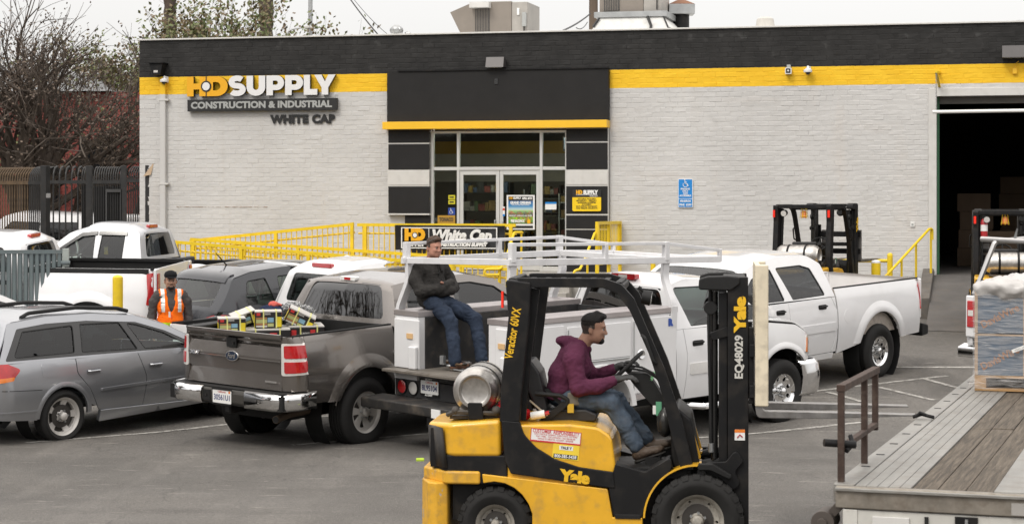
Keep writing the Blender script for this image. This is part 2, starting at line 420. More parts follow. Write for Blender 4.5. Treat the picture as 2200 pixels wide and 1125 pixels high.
stripe(55, 951, 511, 909); stripe(511, 909, 860, 882, lift=.007)
stripe(628, 956, 1075, 914); stripe(850, 888, 960, 868, lift=.007)
stripe(1400, 948, 1850, 907); stripe(1440, 980, 1570, 962, .12)
stripe(1700, 846, 2035, 807, lift=.006); stripe(1925, 789, 2110, 789.5, .16, .008)
stripe(1777, 842, 1852, 863, lift=.008); stripe(1889, 832, 2006, 860, lift=.008); stripe(1982, 813, 2060, 834, lift=.008)
stripe(1740, 848, 1700, 838, lift=.007)

# ================================================================ THE SHOP
WA = -math.atan2(.2452, 1)
shop = empty('shop_building', (-8.40, 44.10, 0), WA, 'long flat-roofed painted brick shop with black top, yellow stripe and grey wall', 'building')
WM = Matrix.Translation((-8.40, 44.10, 0)) @ Matrix.Rotation(WA, 4, 'Z')
def wall_paint():
    m = bpy.data.materials.new('painted brick'); m.use_nodes = True; N, L = paint_nodes(m); b = N['Principled BSDF']
    g = N.new('ShaderNodeNewGeometry'); s_ = N.new('ShaderNodeSeparateXYZ'); L.new(g.outputs['Position'], s_.inputs[0])
    def nz(sc, det=6, st=None):
        n = N.new('ShaderNodeTexNoise'); n.inputs['Scale'].default_value = sc; n.inputs['Detail'].default_value = det
        if st:
            mp = N.new('ShaderNodeMapping'); mp.inputs['Scale'].default_value = st; L.new(g.outputs['Position'], mp.inputs[0]); L.new(mp.outputs[0], n.inputs['Vector'])
        else: L.new(g.outputs['Position'], n.inputs['Vector'])
        return n.outputs['Fac']
    def mr(x, a, b_, c, d):
        q = N.new('ShaderNodeMapRange'); q.inputs['From Min'].default_value = a; q.inputs['From Max'].default_value = b_
        q.inputs['To Min'].default_value = c; q.inputs['To Max'].default_value = d; L.new(x, q.inputs['Value']); return q.outputs[0]
    def mix(f, A, B):
        q = N.new('ShaderNodeMix'); q.data_type = 'RGBA'; L.new(f, q.inputs['Factor'])
        for k, v in (('A', A), ('B', B)):
            if isinstance(v, tuple): q.inputs[k].default_value = (*v, 1)
            else: L.new(v, q.inputs[k])
        return q.outputs['Result']
    grey = mix(mr(nz(.7), .3, .7, 0, 1), (.525, .517, .503), (.59, .582, .567))
    grey = mix(mr(nz(1.3, 8, (1, 1, .25)), .58, .75, 0, .3), grey, (.60, .52, .44))
    grey = mix(mr(nz(3.5, 8, (1, 1, .6)), .62, .8, 0, .35), grey, (.42, .41, .39))
    grey = mix(mr(nz(1.7, 7, (2.4, 2.4, .10)), .56, .74, 0, .13), grey, (.45, .41, .36))   # rain streaks
    grey = mix(mr(nz(2.0, 7, (.25, .25, 1.2)), .62, .76, 0, .16), grey, (.58, .49, .42))   # brown smudges
    z = s_.outputs['Z']
    wb = N.new('ShaderNodeMath'); wb.operation = 'ADD'; L.new(z, wb.inputs[0]); L.new(mr(nz(12, 2), 0, 1, -.006, .006), wb.inputs[1]); z = wb.outputs[0]
    yel = mix(mr(nz(2), .3, .7, 0, 1), (.80, .475, .022), (.86, .54, .03))
    blk = mix(mr(nz(2.5), .3, .7, 0, 1), (.017, .0165, .016), (.030, .029, .028))
    blk = mix(mr(nz(5, 9), .64, .74, 0, .5), blk, (.07, .07, .068))
    c = mix(mr(z, 5.222, 5.226, 0, 1), grey, yel); c = mix(mr(z, 5.612, 5.616, 0, 1), c, blk)
    L.new(c, b.inputs['Base Color']); b.inputs['Roughness'].default_value = .6; b.inputs['Specular IOR Level'].default_value = .25
    bp = N.new('ShaderNodeBump'); bp.inputs['Strength'].default_value = .28; bp.inputs['Distance'].default_value = .010
    L.new(nz(26, 5), bp.inputs['Height']); L.new(bp.outputs[0], b.inputs['Normal']); return m
WALLP = wall_paint()
LG = mat('light grey trim', (.60, .59, .565), .45, var=.05, dirt=.1)
BLKW = mat('black stucco panel', (.017, .0165, .0165), .6, spec=.25, var=.15, bump=.15, bscale=50)
YELP = mat('yellow panel paint', YELW, .4, var=.05)
CONC = mat('concrete', (.36, .345, .32), .85, var=.2, scale=4, bump=.4, dirt=.3)
FRM = mat('white aluminium frame', (.62, .62, .60), .35, .2, var=.04)
ROOFM = mat('white roof membrane', (.62, .62, .60), .7, var=.1, dirt=.2)
S0 = ws(836); S1 = ws(1310); D0 = ws(2012); FL = 1.33
zt_port = 5.66; zt_door = wp(2100, 206)[1]
ZT = 6.44
mb = MB()
def wallrect(x0, x1, z0, z1): mb.add([(x0, 0, z0), (x1, 0, z0), (x1, 0, z1), (x0, 0, z1)], [(0, 1, 2, 3)])
wallrect(0, S0, -.3, ZT); wallrect(S0, S1, zt_port, ZT); wallrect(S1, D0, -.3, ZT); wallrect(D0, 23.5, zt_door, ZT); wallrect(23.5, 24.5, -.3, ZT)
mb.bx(0, .3, .002, 17, -.3, ZT); mb.bx(24.2, 24.5, .002, 17, -.3, ZT); mb.bx(0, 24.5, 17, 17.2, -.3, ZT)
mb.ob('wall', WALLP, shop, smooth=False)
# bricks
def brick_verts(x0, x1, z0, z1, rnd):
    j = lambda a=.003: rnd.uniform(-a, a); y = -.0038+j(.002)
    c = .007
    return [(x0, .001, z0), (x1, .001, z0), (x1, .001, z1), (x0, .001, z1), (x0+c+j(), y+j(), z0+c+j()), (x1-c+j(), y+j(), z0+c+j()), (x1-c+j(), y+j(), z1-c+j()), (x0+c+j(), y+j(), z1-c+j())]
BF = [(4, 5, 6, 7), (0, 1, 5, 4), (1, 2, 6, 5), (2, 3, 7, 6), (3, 0, 4, 7)]
rnd = random.Random(3); allb = []
row = 0; ph, bl = .1035, .272
z = .25
while z < ZT-.02:
    x = -(row % 2)*bl/2+rnd.uniform(-.01, .01)
    z1 = min(z+ph-.005, ZT)
    while x < 24.4:
        w = bl*(1+rnd.uniform(-.03, .03)); a, b = max(x, .0), min(x+w-.005, 24.4); segs = [(a, b)]
        holes_ = []
        if z < zt_port and z1 > 0: holes_.append((S0-.005, S1+.005) if z < zt_port-.03 else None)
        if z < zt_door: holes_.append((D0-.16, 24.5))
        for h in [q for q in holes_ if q]:
            ns = []
            for (p, q) in segs:
                if q <= h[0] or p >= h[1]: ns.append((p, q))
                else:
                    if p < h[0]: ns.append((p, h[0]))
                    if q > h[1]: ns.append((h[1], q))
            segs = ns
        for p, q in segs:
            if q-p > .03: allb.append((p, q, z, z1))
        x += w
    z += ph; row += 1
vis = [b for b in allb if b[0] < D0+1.6]
near = sorted([b for b in vis if 2.0 < b[2] < 6.3], key=lambda b: -b[0])[:300]; ns_ = set(near)
shared = []
for k in range(10):
    me = bpy.data.meshes.new('brick'); me.from_pydata(brick_verts(-.1335, .1335, -.049, .049, rnd), [], BF); me.materials.append(WALLP); shared.append(me)
for (a, b, c, d) in near:
    if abs((b-a)-.267) < .012 and abs((d-c)-.0985) < .002:
        o = bpy.data.objects.new('brick', rnd.choice(shared)); o.location = ((a+b)/2, 0, (c+d)/2); link(o, shop)
    else: mesh_ob('brick', brick_verts(a, b, c, d, rnd), BF, WALLP, shop, smooth=False)
mb = MB()
for b_ in allb:
    if b_ not in ns_: mb.add(brick_verts(*b_, rnd), BF)
tag(mb.ob('brickwork', WALLP, shop, smooth=False), kind='stuff')
MB().bx(-.04, 24.6, -.05, .25, ZT, ZT+.035).ob('coping', LG, shop, bevel=.006)
MB().bx(.3, 24.2, .25, 17, ZT-.25, ZT-.2).ob('roof', ROOFM, shop)
# entrance portal
MB().bx(ws(380), ws(575), -.0165, -.010, wp(480, 445.2)[1], wp(480, 443.6)[1]).ob('rust_line', worn('rust stain', (.40, .30, .22), .46), shop, smooth=False)
MB().bx(S0, S1, -.16, .1, wp(1072, 262)[1], zt_port).ob('portal_panel', BLKW, shop, bevel=.008)
MB().bx(S0+.25, S1+.004, -.19, -.15, zt_port-.02, zt_port+.012).ob('portal_flashing', BLKP, shop)
zl0 = wp(1072, 277)[1]; zl1 = wp(1072, 261)[1]
MB().bx(S0-.05, S1, -.34, .1, zl0, zl1).ob('yellow_ledge', YELP, shop, bevel=.006)
mb = MB(); mb.bx(ws(1068)-.02, ws(1068)+.06, -.175, -.158, wp(1068, 182)[1], wp(1068, 170)[1]); mb.ob('junction_cover', BLKG, shop)
def pil(px0, px1, rows_, name='portal_block', d0=-.13):
    a, b = ws(px0), ws(px1)
    for py0, py1, m in rows_:
        MB().bx(a, b, d0, .1, wp((px0+px1)/2, py1)[1], wp((px0+px1)/2, py0)[1]).ob(name, m, shop, bevel=.004)
pil(838, 926, [(279.5, 307, BLKW), (310, 364.5, BLKW), (367, 397.5, LG), (400.5, 458, BLKW)])
pil(872, 926, [(462, 505, BLKW), (507, 600, BLKW)], d0=-.08)
pil(1219, 1308, [(277, 304, BLKW), (307, 364, BLKW), (366.5, 396.5, LG), (400, 459, BLKW), (462.5, 491, BLKW), (493.5, 600, BLKW)])
MB().bx(S0, ws(926), -.12, .1, wp(880, 457)[1]-.03, zl0).ob('portal_backing', LG, shop)
MB().bx(ws(1219), S1-.01, -.12, .1, .6, zl0).ob('portal_backing', LG, shop)
MB().bx(ws(872), ws(926), -.07, .09, .6, wp(880, 457)[1]-.04).ob('portal_backing', LG, shop)
MB().bx(S0-.002, ws(872), -.012, .1, .25, wp(860, 462)[1]).ob('portal_return', WALLP, shop)
MB().bx(S0, ws(926), -.15, -.02, wp(880, 461.5)[1], wp(880, 458.5)[1]).ob('portal_sill', LG, shop)
# storefront
f0, f1 = ws(928), ws(1219); z0, z1 = FL, wp(1072, 281)[1]; zm = wp(1072, 362)[1]
m1, m2 = ws(985), ws(1163)
st = empty('storefront', (0, .02, 0), 0, parent=shop)
def fr(x0, x1, za, zb, d=.05, nm='mullion'): MB().bx(x0, x1, -d, d, za, zb).ob(nm, FRM, st, bevel=.004)
fr(f0-.02, f0+.045, z0, z1); fr(f1-.045, f1+.02, z0, z1); fr(m1-.03, m1+.03, z0, z1); fr(m2-.03, m2+.03, z0, z1)
for (a, b) in ((f0+.045, m1-.03), (m1+.03, m2-.03), (m2+.03, f1-.045)):
    fr(a, b, z1-.05, z1, .046, 'transom'); fr(a, b, zm-.035, zm+.035, .046, 'transom')
for (a, b) in ((f0+.045, m1-.03), (m2+.03, f1-.045)): fr(a, b, z0, z0+.10, .046, 'transom')
for (a, b, c, d) in ((f0, m1, z0, zm), (f0, m1, zm, z1), (m1, m2, zm, z1), (m2, f1, z0, zm), (m2, f1, zm, z1)):
    MB().bx(a, b, -.006, .006, c, d).ob('window_pane', GLS, st, smooth=False)
mc = (m1+m2)/2
for a, b, hx in ((m1+.035, mc-.005, mc-.12), (mc+.005, m2-.035, mc+.06)):
    dr = MB(); w = .075; zt = zm-.045
    dr.bx(a, a+w, -.03, .03, z0+.02, zt); dr.bx(b-w, b, -.03, .03, z0+.02, zt); dr.bx(a+w, b-w, -.029, .029, zt-.09, zt); dr.bx(a+w, b-w, -.029, .029, z0+.02, z0+.24)
    dr = dr.ob('door', FRM, shop, bevel=.003); dr.location.y = .02
    MB().bx(a+w, b-w, -.005, .005, z0+.2, zt-.05).ob('door_glass', GLS, dr, smooth=False)
    zh = wp(1072, 473)[1]
    MB().tube([(hx+.03, -.03, zh), (hx+.03, -.10, zh), (hx+.03, -.10, zh-.42), (hx+.03, -.03, zh-.42)], .014, 8, fil=.03).ob('door_handle', STEEL, dr)
# overhead door surround
dz1 = zt_door
MB().bx(D0-.16, D0, -.03, .3, .6, dz1+.16).bx(D0, 23.5, -.03, .3, dz1, dz1+.16).ob('door_surround', LG, shop, bevel=.006)
MB().bx(D0, 23.5, .35, .5, dz1-.14, dz1-.002).ob('door_header', mat('header steel', (.16, .15, .14), .6), shop)
MB().bx(D0+.0, D0+.05, .3, .36, FL, dz1).ob('door_track', mat('green track', (.05, .16, .08), .5), shop)
# warehouse interior
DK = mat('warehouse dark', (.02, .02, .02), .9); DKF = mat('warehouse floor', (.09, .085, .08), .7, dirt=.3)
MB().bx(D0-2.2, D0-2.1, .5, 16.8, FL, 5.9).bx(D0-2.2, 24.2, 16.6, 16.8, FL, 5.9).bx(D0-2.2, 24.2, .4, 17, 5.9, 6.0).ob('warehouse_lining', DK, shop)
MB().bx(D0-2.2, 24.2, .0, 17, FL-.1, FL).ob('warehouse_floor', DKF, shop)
MB().bx(D0+.02, D0+1.0, 5.2, 5.3, 5.62, 5.66).ob('ceiling_batten', mat('tube lamp', (1, .93, .7), .5, emit=1.6), shop)
for k, (x_, y_, n_, lb) in enumerate(((D0+.35, 5.5, 4, 'stack of brown cartons in the dark just inside the loading door'), (D0+1.3, 9.0, 5, 'taller stack of brown cartons deeper in the dark warehouse'), (D0+.9, 3.6, 2, 'low pair of brown cartons on the warehouse floor near the door'))):
    st_ = empty('carton_stack', (0, 0, 0), WA, lb, 'boxes'); st_.location = WM @ Vector((x_, y_, FL))
    for q in range(n_):
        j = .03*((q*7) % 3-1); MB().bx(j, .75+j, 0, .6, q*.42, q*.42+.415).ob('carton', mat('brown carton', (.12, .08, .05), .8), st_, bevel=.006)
# shop room behind the glass
RMY = mat('room yellow', (.42, .25, .02), .5); RMG = mat('room wall', (.45, .42, .37), .6)
ra, rb_ = f0-2.0, f1+2.0; RD = 5.2
MB().bx(ra, rb_, RD, RD+.1, 3.30, 3.98).ob('room_wall', RMG, shop)
MB().bx(ra, rb_, RD, RD+.1, FL, 3.30).ob('room_wall', mat('room dark wall', (.10, .095, .085), .7), shop)
MB().bx(ra, rb_, RD-.01, RD+.1, 3.98, 4.28).ob('room_wall_stripe', RMY, shop)
MB().bx(ra, rb_, RD, RD+.1, 4.28, 4.6).bx(ra, rb_, .3, RD+.1, 4.6, 4.7).bx(ra-.1, ra, .2, RD, FL, 4.6).bx(rb_, rb_+.1, .2, RD, FL, 4.6).bx(ra, f0, .12, .2, FL, 4.6).bx(f1, rb_, .12, .2, FL, 4.6).ob('room_lining', mat('room dark', (.05, .048, .045), .8), shop)
MB().bx(ra, rb_, .1, RD, FL-.1, FL-.01).ob('room_floor', mat('room floor', (.22, .20, .18), .4), shop)
def inroom(px, py, d):                   # a point behind the glass
    k = (px-1100)/F; Y = (42.04+d*1.03)/(1+.2452*k); return (k*Y+8.40-d*.238)/.9712, H0-(py-HZ)*Y/F
for q in range(3):
    tl = MB().bx(f0+.1+q*1.0, f0+.9+q*1.0, .55, .75, 4.50, 4.56).ob('added_fill_lamp', mat('added fill glow', (1, .95, .85), .5, emit=38.), shop)  # added fill lamps, hidden behind the ledge, brighten the room
# shelves with goods
prodc = [mat('goods %d' % i, c, .5) for i, c in enumerate([(.12, .03, .025), (.04, .06, .10), (.15, .10, .04), (.16, .155, .14), (.03, .03, .03), (.05, .08, .04), (.18, .12, .03)])]
for k, (sx, sw, d, zt, nm) in enumerate(((f0+.1, 1.15, 2.0, 3.25, 'tall shop shelf of red and dark goods seen through the left pane'), (f0+1.35, .95, 2.9, 3.1, 'shop shelf of small goods seen through the left door'), (m2-.9, .75, 2.6, 3.2, 'shop shelf seen through the right door'), (m2+.0, .85, 1.7, 3.0, 'shop shelf of boxes and cups behind the narrow right pane'))):
    sh = empty('shop_shelf', (sx, d, FL), 0, nm, 'shelf'); sh.matrix_world = WM @ Matrix.Translation((sx, d, FL)); sh.location = sh.matrix_world.translation; sh.rotation_euler = (0, 0, WA)
    fb = MB(); H = zt-FL
    fb.bx(0, .03, 0, .4, 0, H).bx(sw-.03, sw, 0, .4, 0, H)
    for q in range(5): fb.bx(.03, sw-.03, 0, .4, q*H/4.6, q*H/4.6+.03)
    fb.ob('shelf_frame', STEEL if k % 2 else BLK, sh)
    for q in range(5):
        x = .05
        while x < sw-.12:
            w = rnd.uniform(.06, .16); h = rnd.uniform(.1, .24)
            MB().bx(x, x+w, .03, .3, q*H/4.6+.03, q*H/4.6+.03+h).ob('goods_box', rnd.choice(prodc), sh, smooth=False); x += w+.01

# landing, steps, ramp
def wobj(name, mbx, m, label=None, cat=None, kind=None, bevel=0, group=None, parent=None):
    o = mbx.ob(name, m, parent, bevel=bevel)
    if parent is None: o.location = (-8.40, 44.10, 0); o.rotation_euler = (0, 0, WA)
    tag(o, label, cat, group, kind); return o
LA, LB = ws(770), ws(1335)
mb = MB().bx(LA, LB, -1.55, -.001, .3, FL-.003)
for i in range(4): mb.bx(ws(1118), ws(1262), -1.55-.3*(i+1), -1.55-.3*i-.001, .3, FL-.18*(i+1))
wobj('entrance_landing', mb, CONC, kind='structure')
# switchback ramp: upper run by the wall, turning platform on the left, lower run in front
RL = ws(404)
def slab(x0, x1, y0, y1, za, zb):
    return MB().add([(x0, y0, .2), (x1, y0, .2), (x1, y1, .2), (x0, y1, .2), (x0, y0, za), (x1, y0, zb), (x1, y1, zb), (x0, y1, za)], [(0, 3, 2, 1), (4, 5, 6, 7), (0, 1, 5, 4), (1, 2, 6, 5), (2, 3, 7, 6), (3, 0, 4, 7)])
wobj('wheelchair_ramp', slab(RL+1.3, LA-.002, -1.4, -.01, .97, FL-.006), CONC, kind='structure')
wobj('ramp_platform', MB().bx(RL-.05, RL+1.298, -2.95, -.01, .2, .97), CONC, kind='structure')
wobj('wheelchair_ramp', slab(RL+1.302, ws(1105), -2.95, -1.61, .965, .61), CONC, kind='structure')

# truck ramp to the overhead door
def rib():
    m = mat('ribbed ramp', (.105, .098, .092), .85, var=.25, scale=1.2, dirt=.25); N, L = m.node_tree.nodes, m.node_tree.links
    w = N.new('ShaderNodeTexWave'); w.bands_direction = 'Y'; w.inputs['Scale'].default_value = 3.2; w.inputs['Distortion'].default_value = 1.5
    t = N.new('ShaderNodeTexCoord'); L.new(t.outputs['Object'], w.inputs['Vector'])
    bp = N.new('ShaderNodeBump'); bp.inputs['Strength'].default_value = .6; bp.inputs['Distance'].default_value = .02
    L.new(w.outputs['Fac'], bp.inputs['Height']); L.new(bp.outputs[0], N['Principled BSDF'].inputs['Normal']); return m
mb = MB(); x0, x1 = D0-.05, 23.5; ya = -5.4; n = 14; V = []
m_ = 8
for i in range(n+1):
    t = i/n; y = ya*(1-t)
    for j in range(m_+1):
        xx = x0+(x1-x0)*j/m_; Yw = (WM @ Vector((xx, ya, 0))).y; z0_ = gz(Yw)+.008; V.append((xx, y, z0_+(FL-z0_)*t))
mb.add(V, [(i*(m_+1)+j, i*(m_+1)+j+1, (i+1)*(m_+1)+j+1, (i+1)*(m_+1)+j) for i in range(n) for j in range(m_)]); o = wobj('loading_ramp', mb, rib(), kind='structure')
kb = MB(); kb.add([(x0-.22, -2.9, .5), (x0, -2.9, .5), (x0, 0, .5), (x0-.22, 0, .5), (x0-.22, -2.9, 1.0), (x0, -2.9, 1.0), (x0, -.02, 1.46), (x0-.22, -.02, 1.46)], [(0, 3, 2, 1), (4, 5, 6, 7), (0, 1, 5, 4), (1, 2, 6, 5), (2, 3, 7, 6), (3, 0, 4, 7)])
wobj('ramp_kerb', kb, mat('stained kerb', (.12, .11, .10), .85, var=.3, dirt=.5), kind='structure', bevel=.02)

# ---- yellow railings
def rail(label, A, B, ha, hb, top=.95, sp_=.115, y=None, posts=(), pipe=True, low=True, name='ramp_railing', rot=None, bal=True, group=None):
    """guard rail from wall coords A to B; ha/hb floor heights"""
    rt = empty(name, (0, 0, 0)); rt.location = (-8.40, 44.10, 0); rt.rotation_euler = (0, 0, WA); tag(rt, label, 'railing', group)
    a = Vector((A[0], A[1], ha)); b = Vector((B[0], B[1], hb)); L_ = (b-a).length; U = Vector((0, 0, 1))
    MB().bar(a+U*top, b+U*top, .06, .065).ob('top_rail', YEL, rt)
    if low: MB().bar(a+U*.12, b+U*.12, .045, .05).ob('bottom_rail', YEL, rt)
    if pipe:
        d = Vector((0, .07, 0)) if abs(b.y-a.y) < .3 else Vector((-.07, 0, 0))
        MB().tube([a+U*(top-.18)+d, b+U*(top-.18)+d], .022, 8).ob('handrail', YEL, rt)
    for t in posts:
        p = a.lerp(b, t); MB().bx(p.x-.035, p.x+.035, p.y-.035, p.y+.035, p.z-.35, p.z+top-.03).ob('post', YEL, rt)
    if bal:
        n = int(L_/sp_); me = None
        for i in range(1, n):
            p = a.lerp(b, i/n)
            if me is None:
                me = MB().bx(-.009, .009, -.009, .009, .1, top-.02).ob('baluster', YEL, rt, smooth=False); me.location = p
            else:
                q = me.copy(); q.location = p; COL.objects.link(q)
    return rt
def sf(px): return ws(px)+.0
yo = -1.5
def sx(px, d):                            # s at pixel px, d metres in front of the wall
    k = (px-1100)/F; Y = (42.04-d*1.03)/(1+.2452*k); return (k*Y+8.40+d*.238)/.9712
rail('yellow guard rail sloping along the upper ramp run against the grey wall', (sx(408, 1.5), yo), (sx(760, 1.5), yo), 1.02, 1.40, posts=(.02, .53, .99), pipe=True)
rail('level yellow guard rail at the landing edge with the black banner on it', (sx(768, 1.5), yo), (sx(1108, 1.5), yo), 1.38, 1.38, posts=(.05, .45, .97))
rail('yellow guard rail of the lower ramp run, the one nearer the wall', (sx(410, 1.62), -1.64), (sx(1000, 1.62), -1.64), 1.06, .70, posts=(.01, .2, .4, .6, .8, .99), top=.95)
rail('yellow guard rail along the outer edge of the lower ramp run, nearest the parked cars', (sx(376, 3.0), -3.0), (sx(1112, 3.0), -3.0), 1.08, .56, posts=(.005, .2, .4, .6, .8, .995), top=.9)
rail('short yellow guard rail standing out from the wall right of the steps', (sx(1282, 1.7), -1.7), (sx(1333, .06), -.06), 1.43, 1.43, posts=(.02, .5, .98), pipe=False, sp_=.1, name='landing_railing')
def pipe_rail(label, pts, legs, name='stair_handrail', r=.026):
    rt = empty(name, (0, 0, 0)); rt.location = (-8.40, 44.10, 0); rt.rotation_euler = (0, 0, WA); tag(rt, label, 'handrail')
    MB().tube(pts, r, 10, fil=.08).ob('rail', YEL, rt)
    for (x, y, za, zb) in legs: MB().tube([(x, y, za), (x, y, zb)], r*.9, 8).ob('post', YEL, rt)
def w3(px, py, d):
    k = (px-1100)/F; Y = (42.04-d*1.03)/(1+.2452*k); return ((k*Y+8.40+d*.238)/.9712, -d, H0-(py-HZ)*Y/F)
pipe_rail('bent yellow handrail down the left side of the entrance steps', [w3(1122, 500, 1.5), w3(1122, 499, 1.6), w3(1105, 499, 1.75), w3(1090, 545, 2.6), w3(1075, 578, 3.1), w3(1042, 578, 3.15), w3(1042, 590, 3.15), w3(1072, 590, 3.1)],
          [(*w3(1120, 500, 1.6)[:2], 1.3, w3(1120, 500, 1.6)[2]), (*w3(1072, 570, 3.05)[:2], .5, 1.6)])
pipe_rail('bent yellow handrail down the right side of the entrance steps', [w3(1286, 502, 1.6), w3(1278, 500, 1.7), w3(1255, 560, 2.9), w3(1246, 578, 3.2), w3(1233, 582, 3.3), w3(1232, 604, 3.3)],
          [(*w3(1262, 540, 2.5)[:2], .6, w3(1262, 541, 2.5)[2])])
P = [w3(2003, 515, .5), w3(2003, 491, .5), w3(1996, 492, .6), w3(1904, 592, 2.4), w3(1896, 597, 2.5), w3(1896, 618, 2.5)]
pipe_rail('sloping yellow handrail on four posts beside the loading ramp kerb', P, [(*w3(2000, 495, .5)[:2], 1.2, w3(2000, 495, .5)[2]), (*w3(1968, 525, 1.1)[:2], .7, w3(1968, 524, 1.1)[2]), (*w3(1937, 555, 1.8)[:2], .6, w3(1937, 557, 1.8)[2])])
a, b = w3(1815, 560, .9), w3(1912, 560, .9)
hr = empty('barrier_rail'); hr.location = (-8.40, 44.10, 0); hr.rotation_euler = (0, 0, WA); tag(hr, 'low horizontal yellow pipe rail between forklift mast and bollards', 'railing')
MB().tube([a, b], .035, 10).ob('rail', YEL, hr); MB().tube([(a[0]-.3, a[1], a[2]), a], .03).ob('rail_end', YEL, hr)
# cream tube hoop by the forklift
P = [w3(1822, 610, 1.2), w3(1822, 530, 1.2), w3(1840, 530, 1.2), w3(1840, 610, 1.2)]
o = MB().tube(P, .018, 8, fil=.06).ob('tube_hoop', CREAM); o.location = (-8.40, 44.10, 0); o.rotation_euler = (0, 0, WA); tag(o, 'thin cream tube hoop standing by the brick wall behind the forklift', 'hoop')
def bollard(px, pytop, Y, r, label, cap=True, base=None, zb=None):
    X = (px-1100)/F*Y; zt = H0-(pytop-HZ)*Y/F; g = gz(Y) if zb is None else zb
    rt = empty('bollard', (X, Y, g), 0, label, 'bollard', 'yellow steel bollards')
    h = zt-g
    MB().lathe([(r, 0), (r, h-.05)]+([(r*.98, h-.05)] if cap else []), (0, 0, 0), (0, 0, 1), 20).ob('pipe', YEL, rt)
    MB().lathe([(r*1.005, h-.05), (r*.97, h-.02), (r*.7, h+.0), (.001, h+.012)], (0, 0, 0), (0, 0, 1), 20).ob('cap', WHITE if cap else YEL, rt)
bollard(253, 592, 27.3, .072, 'plain yellow bollard in front of the white pickup bed', cap=False)
bollard(746, 549, 36.6, .075, 'yellow bollard with white cap behind the charcoal hatchback roof')
bollard(967, 549, 36.3, .10, 'yellow bollard with white cap behind the man in the grey jacket')
bollard(1882, 559, 37.0, .088, 'stout yellow bollard with white cap left of the sloping handrail')
bollard(1912, 544, 38.6, .055, 'slim tall yellow bollard between the stout one and the handrail', cap=False)
bollard(1403, 545, 38.2, .05, 'slim yellow bollard behind the white ladder rack', cap=False)
# ================================================================ THINGS ON THE SHOP FRONT
INKB = mat('black print', (.015, .015, .015), .5, var=.02); INKW = mat('white print', (.78, .78, .76), .5, var=.02)
HDY = mat('sign yellow', (.80, .40, .012), .4, var=.03); LETW = mat('sign white', (.74, .74, .74), .35, var=.02)
SGG = mat('sign grey letters', (.36, .37, .36), .4, var=.02)
def wthing(name, s, z, d, label, cat, group=None):
    o = empty(name); M = WM @ Matrix.Translation((s, -d, z)); o.location = M.translation; o.rotation_euler = (0, 0, WA); tag(o, label, cat, group); return o
def stroke(P, w):
    P = [Vector(p) for p in P]; L_, R_ = [], []
    for i, p in enumerate(P):
        a = P[max(i-1, 0)]; b = P[min(i+1, len(P)-1)]; t = (b-a).normalized(); n = Vector((-t.y, t.x))
        L_.append(p+n*w/2); R_.append(p-n*w/2)
    return [tuple(q) for q in L_+R_[::-1]]
def glyph(ch):
    """heavy sign capitals, unit height: (width, outline, holes)"""
    if ch == 'H': return .95, [(0, 0), (.33, 0), (.33, .35), (.62, .35), (.62, 0), (.95, 0), (.95, 1), (.62, 1), (.62, .65), (.33, .65), (.33, 1), (0, 1)], []
    if ch == 'D': return 1.05, [(0, 0), (.5, 0)]+arc(.52, .5, .53, -90, 90, 16, .5)+[(.5, 1), (0, 1)], [[(.34, .29), (.5, .29)]+arc(.5, .5, .2, -90, 90, 8, .21)+[(.34, .71)]]
    if ch == 'U': return .95, [(0, 1), (0, .42)]+arc(.475, .42, .475, 180, 360, 18, .43)+[(.95, 1), (.62, 1), (.62, .44)]+arc(.475, .44, .145, 0, -180, 8, .16)+[(.33, 1)], []
    if ch == 'P': return .9, [(0, 0), (.33, 0), (.33, .26), (.5, .26)]+arc(.52, .63, .38, -90, 90, 14, .37)+[(0, 1)], [[(.33, .53), (.48, .53)]+arc(.48, .635, .11, -90, 90, 6, .105)+[(.33, .74)]]
    if ch == 'L': return .72, [(0, 0), (.72, 0), (.72, .29), (.33, .29), (.33, 1), (0, 1)], []
    if ch == 'Y': return 1.06, [(.365, 0), (.695, 0), (.695, .36), (1.06, 1), (.70, 1), (.53, .66), (.36, 1), (0, 1), (.365, .36)], []
    if ch == 'S':
        P = arc(.47, .69, .27, 40, 100, 5, .185)+arc(.44, .69, .24, 105, 250, 9, .185)+arc(.47, .32, .255, 70, -100, 12, .185)+arc(.44, .33, .28, -105, -145, 5, .2)
        return .88, stroke(P, .275), []
def letter(ch, x0, x1, z0, z1, m, root, depth=.12, name='letter'):
    w, O, Hs = glyph(ch); kx = (x1-x0)/w; kz = z1-z0
    T = lambda p, g=0: (x0+p[0]*kx, z0+p[1]*kz)
    body = panel(name, [T(p) for p in O], lambda u, v: (u, -depth, v), BLKG, root, (0, -1, 0), 5, [[T(p) for p in h] for h in Hs], thick=depth-.03)
    panel('letter_face', [T(p) for p in O], lambda u, v: (u, -depth-.004, v), m, body, (0, -1, 0), 5, [[T(p) for p in h] for h in Hs], thick=0)
def wz(px, py): return wp(px, py)[1]
s0 = ws(407)
sg = wthing('wall_sign', s0, 0, .0, 'big shop sign of yellow and white raised capitals with grey strip line', 'sign')
def lx(px): return ws(px)-s0
zb, zt = wz(560, 206.2), wz(560, 163.6)
for ch, a, b, m in (('H', 406.8, 447.5, HDY), ('D', 447.6, 494, HDY), ('S', 493, 533.5, LETW), ('U', 534.5, 574.5, LETW), ('P', 577, 614.8, LETW), ('P', 617, 655.6, LETW), ('L', 657, 686, LETW), ('Y', 679.5, 725, LETW)):
    letter(ch, lx(a), lx(b), zb+(.0 if ch != 'S' else -.005), zt+(0 if ch != 'S' else .005), m, sg, .13 if ch not in 'Y' else .127)
cz = (zb+zt)/2; cxm = lx(448)
MB().cyl((cxm, -.12, cz), (cxm, -.142, cz), .125, n=28).ob('emblem_ring', INKB, sg)
MB().bx(cxm-.012, cxm+.012, -.1385, -.12, zb, zt).ob('emblem_bar', INKB, sg)
